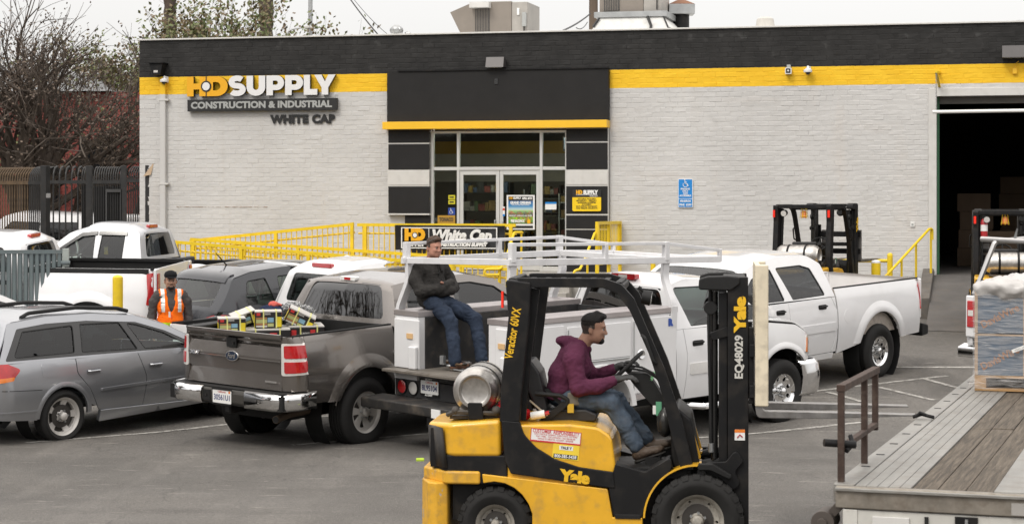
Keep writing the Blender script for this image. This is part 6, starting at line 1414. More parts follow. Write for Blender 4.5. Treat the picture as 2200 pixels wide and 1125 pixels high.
for sg in (-1, 1):
    MB().tube([(-3.0, sg*.90, 1.33), (-2.75, sg*.72, 2.08), (-2.7, sg*.70, 2.1), (-1.15, sg*.70, 2.1), (-1.0, sg*.88, 1.33)], .036, 8, fil=.05).ob('rack_leg', ALU, rp)
    MB().tube([(-2.72, sg*.42, 2.1), (-2.70, sg*.40, 2.28), (-2.70, sg*.46, 2.1)], .015, 6).ob('rack_stop', STEEL, rp)
for xx in (-2.72, -1.15): MB().tube([(xx, -.95, 2.12), (xx, .95, 2.12)], .038, 10).ob('rack_cross_bar', ALU, rp)

# charcoal hatchback
def hatch():
    rt = empty('parked_car', label='charcoal hatchback seen from behind with roof aerial and rear wiper', cat='car')
    line = [(-2.22, .35), ((-2.30, .62), .08), ((-2.26, .86), .06), ((-2.20, 1.02), .05), ((-1.88, 1.52), .10), ((-1.5, 1.60), .2), ((-.8, 1.64), .4), ((.0, 1.60), .4), ((.45, 1.50), .3), ((1.25, 1.08), .1), ((2.0, .95), .3), ((2.25, .75), .1), (2.3, .4)]
    c = Car(rt, .92, 1.05, .34, -2.30, 2.32, .42, .42, line, SUVP, .06, (-1.35, 1.35), .38, .012, zw=.68, barrel=.08); A = c.at
    up = [(-2.195, 1.045), ((-1.885, 1.505), .06), ((-1.5, 1.59), .15), ((-.8, 1.635), .3), ((.0, 1.595), .3), ((.45, 1.49), .2), (1.2, 1.08)]
    w1 = [((-1.75, 1.12), .08), ((-1.62, 1.47), .08), ((-1.25, 1.50), .04), ((-1.15, 1.10), .05)]; w2 = [((-1.05, 1.10), .03), ((-1.02, 1.51), .05), ((-.2, 1.53), .03), ((-.12, 1.09), .03)]; w3_ = [((-.03, 1.09), .03), ((-.10, 1.53), .04), ((.35, 1.44), .12), ((.90, 1.10), .03)]
    rd = [(-1.1, 1.045), ((-1.1, .8), .1), ((-.85, .40), .1), (-.08, .38), (-.06, 1.045)]; fd = [(-.053, 1.045), (-.073, .38), (.9, .38), ((.98, .7), .1), (.95, 1.045)]
    rq = [(-2.28, .42), (-1.75, .36)]+side_arch(-1.35, .34, .38, None, 176, 10)+[((-.86, .40), .1), ((-1.107, .8), .1), (-1.107, 1.045), (-2.13, 1.045), (-2.25, .8)]
    ff = [(.907, .38), (.96, .38)]+side_arch(1.35, .34, .38, None, 172, 8)+[(2.2, .4), (2.28, .5), (2.2, .76), (1.9, .93), (1.2, 1.03), (.957, 1.045), ((.987, .7), .1)]
    cabin(c, up, 1.05, [w1, w2, w3_], [('rear_door', rd), ('front_door', fd), ('rear_quarter', rq), ('front_fender', ff)], None, None, .38, wind=(A(.50, 1.46), A(1.2, 1.10)), rearg=(A(-2.16, 1.09), A(-1.92, 1.46), .60), glass_s=GLC, glass_r=GLC, sx=-.1, sz=.62, roofrange=(A(-2.21, 1.0), A(1.26, 1.07)), handles=((-.9, .92, SUVP), (.12, .92, SUVP)), inner_m=SEATG)
    c.kp('tailgate', A(-2.27, .70), A(-2.205, .995), -.8, .8, SUVP); c.kp('rear_bumper', 0, A(-2.28, .69), -.8, .8, SUVP); c.kp('bonnet', A(1.28, 1.06), A(2.2, .8), -.8, .8, SUVP); c.kp('front_bumper', A(2.2, .79), c.LS[-1], -.8, .8, SUVP)
    u0, u1 = A(-2.265, .80), A(-2.20, 1.0)
    for sg in (-1, 1):
        lp = panel('tail_lamp', [((u0, sg*.40), .02), ((u0+.05, sg*.36), .02), ((u1-.02, sg*.78), .02), ((u0+.01, sg*.80), .01)], c.skin, REDL, rt, (-1, 0, .2), .05, thick=.02, inset=-.012)
        panel('lamp_lens', [((u0+.02, sg*.45), .01), ((u0+.06, sg*.45), .01), ((u0+.09, sg*.66), .02), ((u0+.03, sg*.66), .02)], c.skin, CLR, lp, (-1, 0, .2), .05, thick=.01, inset=-.018)
        c.sp('tail_lamp', [((-2.24, .80), .01), ((-1.95, .90), .03), ((-2.02, .99), .03), (-2.16, 1.0)], REDL, (), sg, inset=-.012)
    MB().bx(-.03, .03, -.22, .22, -.015, .015).ob('high_brake_lamp', REDL, rt, bevel=.01).location = (-1.90, 0, 1.535)
    panel('roof_spoiler', [(A(-1.95, 1.42), -.68), (A(-1.95, 1.42), .68), (A(-1.75, 1.57), .72), (A(-1.75, 1.57), -.72)], c.skin, SUVP, rt, (-.4, 0, 1), .08, thick=.03, inset=-.02)
    MB().tube([(-1.45, 0, 1.66), (-1.66, 0, 1.86)], [.012, .006], 6).ob('aerial', BLK, rt); MB().tube([(-2.19, -.05, 1.07), (-2.12, .1, 1.22), (-2.08, .28, 1.27)], .010, 5).ob('rear_wiper', BLK, rt); MB().bx(-2.285, -2.265, -.3, .3, .86, .885).ob('chrome_strip', CHR, rt); plate(rt, -2.31, 0, .78, '6KRB219', 'California') if False else None
    for x in (-1.35, 1.35):
        for sg in (-1, 1): wheel(rt, x, sg*.90, .345, .22, .23, ('slot', 5, .07, .19, .7))
    return rt
o = hatch(); on_ground(o, -3.3, 30.4, R(46)); o.scale = (.97, .97, .97)
# white van beyond the fence
def van():
    rt = empty('white_van', label='white van parked beyond the black fence at left', cat='van'); p = px3(120, 480, 50)
    line = [(-2.4, .5), ((-2.45, 1.0), .1), ((-2.3, 1.85), .15), ((.6, 1.95), .5), ((1.0, 1.85), .2), ((1.75, 1.2), .1), ((2.4, 1.0), .2), (2.5, .5)]
    c = Car(rt, .95, 1.2, .12, -2.45, 2.5, .15, .4, line, WHITE, .05, (), .4, 0); A = c.at
    up = [(-2.4, .45), (-2.42, 1.2), ((-2.28, 1.83), .1), ((.6, 1.93), .3), ((1.0, 1.83), .2), (1.7, 1.2), (2.4, .98), (2.45, .45)]
    ws_ = [[((-.1, 1.25), .04), ((-.1, 1.7), .06), ((.75, 1.72), .1), ((1.3, 1.25), .04)], [((-1.2, 1.25), .05), ((-1.2, 1.7), .05), ((-.25, 1.7), .05), ((-.25, 1.25), .05)]]
    cabin(c, up, 1.2, ws_, [], None, None, .45, wind=(A(1.05, 1.8), A(1.7, 1.25)), glass_s=GLD, seats=1, roofrange=(0, c.LS[-1]), sz=.8)
    for x in (-1.5, 1.5):
        for sg in (-1, 1): wheel(rt, x, sg*.96, .34, .2, .2, ('slot', 5, .07, .17, .6))
    rt.location = (p.x, 50, .6); rt.rotation_euler = (0, 0, R(160)); return rt
van()
# grey slatted gate at left
p0 = px3(0, 560, 30.2); p1 = px3(86, 548, 30.4); L_ = (Vector((p1.x+.35, p1.y))-Vector((p0.x-.35, p0.y))).length
gt = empty('slatted_gate', (p0.x-.35, p0.y, gz(30)), math.atan2(p1.y-p0.y, p1.x-p0.x+.7), 'grey gate of upright slats with pale post at the left edge', 'gate'); GM = mat('gate blue grey', (.10, .125, .13), .5, var=.1, dirt=.15); h_ = 1.78
MB().bx(0, L_, -.03, .03, h_-.06, h_).ob('top_rail', GM, gt); MB().bx(0, L_, -.03, .03, .05, .11).ob('bottom_rail', GM, gt); MB().bx(0, L_, .02, .05, .8, .86).ob('middle_rail', GM, gt)
sl_ = None; n = int(L_/.085)
for i in range(n):
    x = (i+.5)*L_/n
    if sl_ is None: sl_ = MB().prism([(-.036, .0), (-.02, -.022), (.02, -.022), (.036, .0)], 'xy', .08, h_-.05).ob('slat', GM, gt, smooth=False); sl_.location.x = x
    else: q = sl_.copy(); q.location.x = x; COL.objects.link(q)
MB().bx(L_, L_+.10, -.05, .05, 0, h_+.02).ob('gate_post', mat('pale post', (.30, .33, .31), .5), gt, bevel=.008); MB().cyl((L_-.02, -.06, h_-.2), (L_+.12, -.06, h_-.2), .03).ob('hinge', GM, gt)
# ================================================================ SOFT BODIES (people, cloth, wrapped load)
def field(prims, res, pad=.05):
    lo = np.array([1e9]*3); hi = -lo
    for p in prims:
        if p[0][0] == '-': continue
        if p[0] == 'cap': r = max(p[3], p[4]); P = np.array([p[1], p[2]])
        else: r = max(p[2]); P = np.array([p[1]])
        lo = np.minimum(lo, P.min(0)-r-pad); hi = np.maximum(hi, P.max(0)+r+pad)
    n = np.ceil((hi-lo)/res).astype(int)+1; Fd = np.full(n, 1.0, np.float32)
    ax = [lo[i]+np.arange(n[i])*res for i in range(3)]
    for p in prims:
        neg = p[0][0] == '-'; kd = p[0].lstrip('-')
        if kd == 'cap': k = p[5] if len(p) > 5 else .02; r = max(p[3], p[4]); P = np.array([p[1], p[2]], float)
        else: k = p[4] if len(p) > 4 else .02; r = max(p[2]); P = np.array([p[1]], float)
        a = np.maximum(0, np.floor((P.min(0)-r-k*2-.02-lo)/res).astype(int)); b = np.minimum(n, np.ceil((P.max(0)+r+k*2+.02-lo)/res).astype(int)+1)
        if np.any(b <= a): continue
        X, Y_, Z = np.meshgrid(ax[0][a[0]:b[0]], ax[1][a[1]:b[1]], ax[2][a[2]:b[2]], indexing='ij')
        if kd == 'cap':
            A, B = P; d = B-A; L2 = max(d@d, 1e-9); t = np.clip(((X-A[0])*d[0]+(Y_-A[1])*d[1]+(Z-A[2])*d[2])/L2, 0, 1)
            D = np.sqrt((X-A[0]-t*d[0])**2+(Y_-A[1]-t*d[1])**2+(Z-A[2]-t*d[2])**2)-(p[3]+(p[4]-p[3])*t)
        else:
            c = P[0]; M = np.array(p[3]) if p[3] is not None else np.eye(3); q = [(X-c[0])*M[j][0]+(Y_-c[1])*M[j][1]+(Z-c[2])*M[j][2] for j in range(3)]; rr = p[2]
            if kd == 'ell':
                k0 = np.sqrt(sum((q[j]/rr[j])**2 for j in range(3))); k1 = np.sqrt(sum((q[j]/rr[j]**2)**2 for j in range(3))); D = np.where(k1 > 1e-9, k0*(k0-1)/np.maximum(k1, 1e-9), -min(rr))
            else:
                qq = [np.abs(q[j])-rr[j] for j in range(3)]; D = np.sqrt(sum(np.maximum(v, 0)**2 for v in qq))+np.minimum(np.maximum(np.maximum(qq[0], qq[1]), qq[2]), 0)
        S_ = Fd[a[0]:b[0], a[1]:b[1], a[2]:b[2]]
        if neg:
            h = np.clip(.5-.5*(S_+D)/k, 0, 1); S_[...] = S_*(1-h)+(-D)*h+k*h*(1-h)
        else:
            h = np.clip(.5+.5*(D-S_)/k, 0, 1); S_[...] = D*(1-h)+S_*h-k*h*(1-h)
    return Fd, lo
def surf(name, prims, res, m, parent, wr=0., ws_=9., warp=None, seed=0, ms=None, mfn=None):
    Fd, lo = field(prims, res); ins = Fd < 0; n = Fd.shape; c = (n[0]-1, n[1]-1, n[2]-1)
    cs = np.zeros(c+(3,), np.float32); ct = np.zeros(c, np.float32)
    for ax in range(3):
        o = [0, 0, 0]; o[ax] = 1; sA = tuple(slice(0, n[i]-o[i]) for i in range(3)); sB = tuple(slice(o[i], n[i]) for i in range(3))
        fa, fb = Fd[sA], Fd[sB]; cr = (fa < 0) != (fb < 0); t = np.where(cr, fa/np.where(cr, fa-fb, 1), 0)
        b, e = [q for q in range(3) if q != ax]
        for i in (0, 1):
            for j in (0, 1):
                s = [None]*3; s[ax] = slice(0, c[ax]); s[b] = slice(i, i+c[b]); s[e] = slice(j, j+c[e]); s = tuple(s); w = cr[s]; ct += w
                off = [0, 0, 0]; off[b] = i; off[e] = j
                for q in range(3): cs[..., q] += w*(off[q]+(t[s] if q == ax else 0))
    act = ct > 0; idx = np.full(c, -1, np.int64); k = np.argwhere(act); idx[act] = np.arange(len(k))
    V = (k+cs[act]/ct[act][:, None])*res+lo; Q = []
    for ax in range(3):
        o = [0, 0, 0]; o[ax] = 1; sA = tuple(slice(0, n[i]-o[i]) for i in range(3)); sB = tuple(slice(o[i], n[i]) for i in range(3))
        a_, b_ = ins[sA], ins[sB]; cr = np.argwhere(a_ != b_); p, q = [(1, 2), (2, 0), (0, 1)][ax]
        cr = cr[(cr[:, p] > 0) & (cr[:, q] > 0) & (cr[:, p] < c[p]) & (cr[:, q] < c[q])]
        fl = a_[tuple(cr.T)]; g = []
        for dp, dq in ((0, 0), (-1, 0), (-1, -1), (0, -1)):
            x = cr.copy(); x[:, p] += dp; x[:, q] += dq; g.append(idx[tuple(x.T)])
        g = np.stack(g, 1); g[~fl] = g[~fl][:, ::-1]; Q.append(g)
    Q = np.concatenate(Q); Q = Q[(Q >= 0).all(1)]
    me = bpy.data.meshes.new(name); me.from_pydata(V.tolist(), [], Q.tolist()); me.update()
    if wr:
        nn = np.zeros(len(V)*3); me.vertices.foreach_get('normal', nn); nn = nn.reshape(-1, 3); sd_ = Vector((seed*3.1, seed*1.7, 0)); out = []
        for v, m_ in zip(V, nn):
            p = Vector(v)*ws_+sd_; w = noise.noise_vector(p*.5)*1.2; q = Vector((p.x+w.x, p.y+w.y, (p.z+w.z)*1.9)); d = (1-abs(noise.noise(q))*2.6)*.6+noise.noise(p*2.3)*.5
            out.append(v+m_*d*wr)
        me.vertices.foreach_set('co', np.array(out).ravel())
    for mm in (ms or [m]): me.materials.append(mm)
    if mfn: me.polygons.foreach_set('material_index', [mfn(p.center) for p in me.polygons])
    me.polygons.foreach_set('use_smooth', [True]*len(me.polygons)); me.update()
    return link(bpy.data.objects.new(name, me), parent)
SKIN = mat('skin', (.40, .225, .155), .5, var=.08, scale=14, spec=.35); SKIN2 = mat('ruddy skin', (.42, .21, .15), .5, var=.10, scale=14, spec=.35); SKIN3 = mat('darker skin', (.36, .20, .135), .5, var=.08, scale=14, spec=.35)  # third skin tone is slightly darker all over
HAIR = mat('black hair', (.012, .010, .009), .6, bump=.5, bscale=160, spec=.3); HAIRB = mat('brown hair', (.06, .035, .022), .6, bump=.5, bscale=160, spec=.3)
def fabric(name, c, var=.15, bs=260, b=.4, sc=6):
    return mat(name, c, .9, var=var, scale=sc, bump=b, bscale=bs, spec=.15)
EYE = mat('eye white', (.5, .48, .45), .3, var=.02); IRIS = mat('dark iris', (.02, .014, .01), .2, var=.02); LIP = mat('lip', (.28, .11, .09), .5, var=.05)
class Frame:
    def __init__(s, o, f, up=(0, 0, 1)):
        s.o = Vector(o); s.f = Vector(f).normalized(); s.l = Vector(up).cross(s.f).normalized(); s.u = s.f.cross(s.l)
    def p(s, x, y, z): return tuple(s.o+s.f*x+s.l*y+s.u*z)
    def m(s): return [tuple(s.f), tuple(s.l), tuple(s.u)]
def head_prims(h):
    M = h.m(); E = lambda x, y, z, r, k=.02, n='ell': (n, h.p(x, y, z), r, M, k)
    P = [E(-.005, 0, .045, (.098, .077, .088)), E(.035, 0, -.02, (.062, .062, .085), .03), E(.062, 0, -.077, (.034, .036, .030), .03), E(.03, .045, -.05, (.045, .022, .04), .03), E(.03, -.045, -.05, (.045, .022, .04), .03),
         E(.078, 0, .038, (.022, .05, .014), .015), E(.072, .034, -.012, (.024, .022, .02), .02), E(.072, -.034, -.012, (.024, .022, .02), .02),
         ('-ell', h.p(.104, .031, .012), (.018, .019, .011), M, .012), ('-ell', h.p(.104, -.031, .012), (.018, .019, .011), M, .012),
         ('cap', h.p(.090, 0, .028), h.p(.112, 0, -.018), .009, .0125, .012), E(.102, .012, -.024, (.011, .008, .007), .008), E(.102, -.012, -.024, (.011, .008, .007), .008),
         E(.089, 0, -.048, (.014, .024, .008), .008), E(.087, 0, -.060, (.013, .021, .008), .008)]
    for s_ in (1, -1): P += [E(-.012, s_*.081, .0, (.020, .010, .032), .008), E(-.004, s_*.080, -.022, (.010, .007, .012), .006)]
    return P
SCALP = {}
def scalp(h, full=True):
    def f(c):
        d = Vector(c)-h.o; x, y, z = d.dot(h.f), d.dot(h.l), d.dot(h.u)
        if abs(y) > .088 or z < -.04 or d.length > .2: return 0
        if x < -.02 and z > -.035: return 1 if z > .03 else 2
        if x < .022 and z > .012: return 1 if z > .04 else 2
        if x < .058 and z > .052+.3*max(0, x): return 1
        if z > .092: return 1
        return 0
    return f
def head_details(h, root, hair, style, brow=True, beard=None):
    M = h.m(); 
    for s_ in (1, -1):
        e = MB(); e.ball((0, 0, 0), .0108, 10); o = e.ob('eye', EYE, root); o.location = h.p(.0835, s_*.031, .012)
        MB().ball((0, 0, 0), .0072, 8).ob('iris', IRIS, o).location = (h.f*.0075)
        b = MB(); b.tube([Vector(h.p(.098, s_*.014, .031)), Vector(h.p(.095, s_*.030, .036)), Vector(h.p(.083, s_*.044, .032))], .0032, 5); b.ob('eyebrow', hair, root)
        MB().tube([Vector(h.p(.093, s_*.019, .018)), Vector(h.p(.0935, s_*.030, .0205)), Vector(h.p(.087, s_*.041, .016))], .0020, 5).ob('eyelid', hair, root)
    MB().tube([Vector(h.p(.094, .022, -.055)), Vector(h.p(.1025, 0, -.0535)), Vector(h.p(.094, -.022, -.055))], .0022, 5).ob('mouth', LIP, root)
    if style in ('short', 'neat'): P = [('ell', h.p(-.009, 0, .050), (.100, .0785, .091), M), ('cap', h.p(.072, .03, .112), h.p(.072, -.03, .112), .020, .020, .03), ('cap', h.p(.02, 0, .138), h.p(.082, 0, .118), .02, .014, .03), ('-box', h.p(-.01, 0, -.06), (.2, .2, .112), M, .03), ('-box', h.p(.142, 0, .035), (.058, .12, .055), M, .02)]
    if style == 'shortx': P = [('ell', h.p(-.018, 0, .050), (.097, .079, .090), M), ('-box', h.p(.132, 0, -.02), (.06, .12, .098), M, .012), ('-box', h.p(.03, 0, -.10), (.075, .12, .105), M, .02), ('-box', h.p(-.03, 0, -.14), (.12, .12, .115), M, .02), ('ell', h.p(.035, 0, .118), (.055, .05, .020), M, .02)]
    if style == 'neatx': P = [('ell', h.p(-.010, 0, .052), (.102, .082, .086), M), ('-box', h.p(.125, 0, -.02), (.06, .12, .085), M, .02), ('-box', h.p(.045, 0, -.10), (.075, .12, .12), M, .02), ('-box', h.p(-.03, 0, -.14), (.12, .12, .12), M, .02)]
    if style == 'none': P = [('ell', h.p(-.012, 0, .02), (.100, .081, .075), M), ('-box', h.p(.10, 0, -.02), (.085, .12, .2), M, .01), ('-box', h.p(-.03, 0, -.14), (.12, .12, .115), M, .02)]
    surf('hair', P, .0055, hair, root, wr=.0025, ws_=60)
    if beard:
        surf('beard', [('ell', h.p(.068, 0, -.084), (.036, .038, .028), M), ('cap', h.p(.083, .028, -.058), h.p(.078, .03, -.085), .009, .014), ('cap', h.p(.083, -.028, -.058), h.p(.078, -.03, -.085), .008, .012), ('cap', h.p(.098, .02, -.042), h.p(.098, -.02, -.042), .005, .005, .006)]+([('cap', h.p(.02, s_*.066, -.03), h.p(.06, s_*.045, -.08), .008, .012) for s_ in (1, -1)] if beard == 'full' else []), .005, HAIR, root, wr=.001, ws_=80)
def blimb(pts, rad): return limb(pts, [r*.42 for r in rad])
def limb(pts, rad, k=.025): return [('cap', a, b, r0, r1, k) for a, b, r0, r1 in zip(pts, pts[1:], rad, rad[1:])]
def hand(wr_, d, palmn, side, curl=.9, s=1.):
    """palm and five bent fingers; d pointing direction, palmn palm normal, side thumb side vector"""
    w = Vector(wr_); d = Vector(d).normalized(); n = Vector(palmn).normalized(); n = (n-d*n.dot(d)).normalized(); t = Vector(side).normalized(); t = (t-d*t.dot(d)-n*t.dot(n)).normalized(); P = []
    P.append(('cap', tuple(w), tuple(w+d*.03*s), .024*s, .026*s, .015))
    for i in range(4):
        off = t*(.031-.0205*i)*s; L_ = (.040, .044, .041, .033)[i]*s; a = w+d*.03*s+off*.8; b = w+d*.082*s+off; P.append(('cap', tuple(a), tuple(b), .0135*s, .0115*s, .012)); q = b; dd = d.copy()
        for j, (l_, r_) in enumerate(((L_, .0098), (L_*.68, .0088), (L_*.55, .0078))):
            dd = (dd*math.cos(curl*(.6+.25*j))+n*math.sin(curl*(.6+.25*j))).normalized(); e = q+dd*l_; P.append(('cap', tuple(q), tuple(e), r_*s*1.08, r_*s, .004)); q = e
    b = w+d*.02*s+t*.026*s; e = b+(t*.6+d*.7+n*.3).normalized()*.042*s; f = e+(d*.8+n*.7).normalized()*.034*s; P += [('cap', tuple(b), tuple(e), .014*s, .0115*s, .01), ('cap', tuple(e), tuple(f), .0112*s, .0095*s, .005)]
    return P
def boot(ank, toe_d, up, L_=.27, s=1.):
    """ankle point, direction of the toe, up"""
    a = Vector(ank); d = Vector(toe_d).normalized(); u = Vector(up).normalized(); u = (u-d*u.dot(d)).normalized(); l = u.cross(d); M = [tuple(d), tuple(l), tuple(u)]; q = lambda x, y, z: tuple(a+d*x+l*y+u*z)
    up_ = [('cap', q(0, 0, .015), q(-.005, 0, -.03), .044, .047, .02), ('ell', q(-.02, 0, -.055), (.055, .042, .045), M, .02), ('ell', q(.06, 0, -.055), (.085, .045, .038), M, .03), ('ell', q(.135, 0, -.062), (.06, .048, .032), M, .02)]
    so_ = [('box', q(.065, 0, -.098), (.115, .030, .004), M, .01), ('ell', q(.13, 0, -.098), (.07, .050, .013), M, .01), ('ell', q(-.02, 0, -.100), (.055, .040, .016), M, .01), ('ell', q(.05, 0, -.098), (.08, .040, .011), M, .01)]
    return up_, so_, q
def boots(root, name, ank, d, up, m, sole):
    u_, s_, q = boot(ank, d, up); o = surf(name, u_, .007, m, root, wr=.003, ws_=25)
    surf('sole', s_, .006, sole, o); lb = MB()
    for i in range(4): z = -.015-.006*i; x = .045+.018*i; lb.tube([q(x, .022, z-.012), q(x+.006, 0, z+.0), q(x, -.022, z-.012)], .0035, 4)
    lb.ob('laces', mat('laces', (.06, .045, .03), .8), o); return o

# ---------------------------------------------------------------- the three people
FKX, FKY, FKA = 1.51, 15.85, R(-6)
def driver():
    rt = empty('person', label='young man in a maroon hooded sweatshirt and jeans driving the yellow forklift', cat='person'); rt.location = (FKX, FKY, 0); rt.rotation_euler = (0, 0, FKA)
    h = Frame((-.855, .0, 1.795), (.97, -.05, -.10), (.10, 0, 1))
    neck = [('cap', (-.945, 0, 1.66), h.p(-.02, 0, -.03), .062, .055, .03)]
    hn = (-.655, -.175, 1.405); hf = (-.655, .14, 1.485)
    body = head_prims(h)+neck+blimb([(-1.06, 0, 1.30), (-1.04, 0, 1.45), (-.98, 0, 1.60)], [.10, .11, .09])+blimb([(-.98, -.14, 1.60), (-.985, -.2, 1.58), (-.95, -.235, 1.35), hn], [.06, .05, .045, .03])+blimb([(-.98, .14, 1.60), (-.985, .2, 1.58), (-.86, .235, 1.38), hf], [.06, .05, .045, .03])+blimb([(-1.03, -.09, 1.27), (-.68, -.13, 1.22), (-.52, -.14, .90)], [.08, .06, .045])+blimb([(-1.03, .09, 1.27), (-.66, .12, 1.22), (-.42, .12, .92)], [.08, .06, .045])
    surf('body', body, .0065, SKIN, rt, ms=[SKIN, mat('cropped black hair', (.016, .013, .011), .7, bump=.4, bscale=300, spec=.2), mat('faded stubble', (.045, .031, .024), .7)], mfn=scalp(h)); head_details(h, rt, HAIR, 'short', beard='goatee')
    MAR = fabric('maroon fleece', (.115, .032, .066), .14)
    hood = [('ell', (-1.09, 0, 1.705), (.07, .11, .04), None, .04), ('cap', (-1.05, .08, 1.70), (-.95, .075, 1.685), .035, .028, .03), ('cap', (-1.05, -.08, 1.70), (-.95, -.075, 1.685), .035, .028, .03), ('cap', (-.95, .075, 1.68), (-.895, 0, 1.64), .026, .022, .03), ('cap', (-.95, -.075, 1.68), (-.895, 0, 1.64), .026, .022, .03)]
    tor = [('ell', (-1.10, 0, 1.31), (.135, .18, .085), None, .05), ('ell', (-1.085, 0, 1.43), (.135, .185, .13), None, .06), ('ell', (-1.02, 0, 1.56), (.125, .19, .125), None, .06), ('cap', (-.99, -.13, 1.615), (-.99, .13, 1.615), .085, .085, .05), ('ell', (-.955, 0, 1.50), (.09, .15, .12), None, .05)]
    armn = limb([(-.99, -.17, 1.605), (-1.0, -.215, 1.56), (-.955, -.245, 1.345), (-.80, -.215, 1.355), (-.685, -.18, 1.395)], [.082, .078, .066, .055, .043], .03); armf = limb([(-.99, .17, 1.605), (-1.0, .21, 1.56), (-.87, .24, 1.38), (-.70, .15, 1.465)], [.082, .078, .062, .042], .03)
    hd = surf('hooded_sweatshirt', tor+armn+armf+hood+[('-ell', (-.935, 0, 1.735), (.065, .068, .06), None, .02)], .009, MAR, rt, wr=.006, ws_=17, seed=1)
    for y in (-.03, .03): MB().tube([(-.885, y, 1.64), (-.872, y, 1.56), (-.878, y*1.1, 1.50)], .004, 5).ob('drawstring', BLK, hd)
    surf('hem_band', [('ell', (-1.10, 0, 1.245), (.14, .185, .03), None, .03)], .01, MAR, hd, wr=.004)
    JEA = mat('faded denim', (.075, .10, .135), .85, var=.4, scale=7, bump=.4, bscale=250, spec=.15, dirt=.15)
    lg = [('ell', (-1.08, 0, 1.245), (.15, .175, .085), None, .05)]+limb([(-1.02, -.10, 1.245), (-.86, -.125, 1.235), (-.70, -.14, 1.215), (-.60, -.14, 1.06), (-.50, -.143, .875)], [.10, .092, .078, .066, .066], .03)+limb([(-1.02, .10, 1.245), (-.84, .12, 1.235), (-.68, .12, 1.215), (-.55, .12, 1.06), (-.425, .12, .905)], [.10, .09, .076, .062, .064], .03)
    surf('jeans', lg, .009, JEA, rt, wr=.009, ws_=10, seed=2); surf('thigh_pocket_patch', [('box', (-1.0, -.20, 1.25), (.045, .008, .05), None, .01)], .008, mat('pale patch', (.22, .20, .16), .9), rt, wr=.004)
    GL = fabric('grey glove', (.075, .075, .075), .2); 
    surf('glove', [('cap', (-.70, -.183, 1.392), (-.655, -.172, 1.408), .034, .030, .015)]+hand((-.655, -.172, 1.408), (.9, .05, .22), (.15, .25, -1), (0, 1, .2), .62, 1.08), .0055, GL, rt)
    surf('glove', [('cap', (-.70, .15, 1.463), (-.655, .135, 1.485), .034, .030, .015)]+hand((-.655, .135, 1.485), (.8, -.15, .42), (.35, -.1, -1), (0, -1, .3), .65, 1.08), .0055, GL, rt)
    BT = mat('brown boot leather', (.075, .052, .036), .6, var=.3, scale=12, bump=.3, bscale=80); SO = mat('dark sole', (.02, .018, .016), .8)
    boots(rt, 'boot', (-.475, -.145, .86), (.90, 0, .30), (-.3, 0, 1), BT, SO); boots(rt, 'boot', (-.40, .12, .89), (.93, 0, .25), (-.25, 0, 1), BT, SO)
driver()
UM = Matrix.Translation(UT.location) @ UT.rotation_euler.to_matrix().to_4x4()
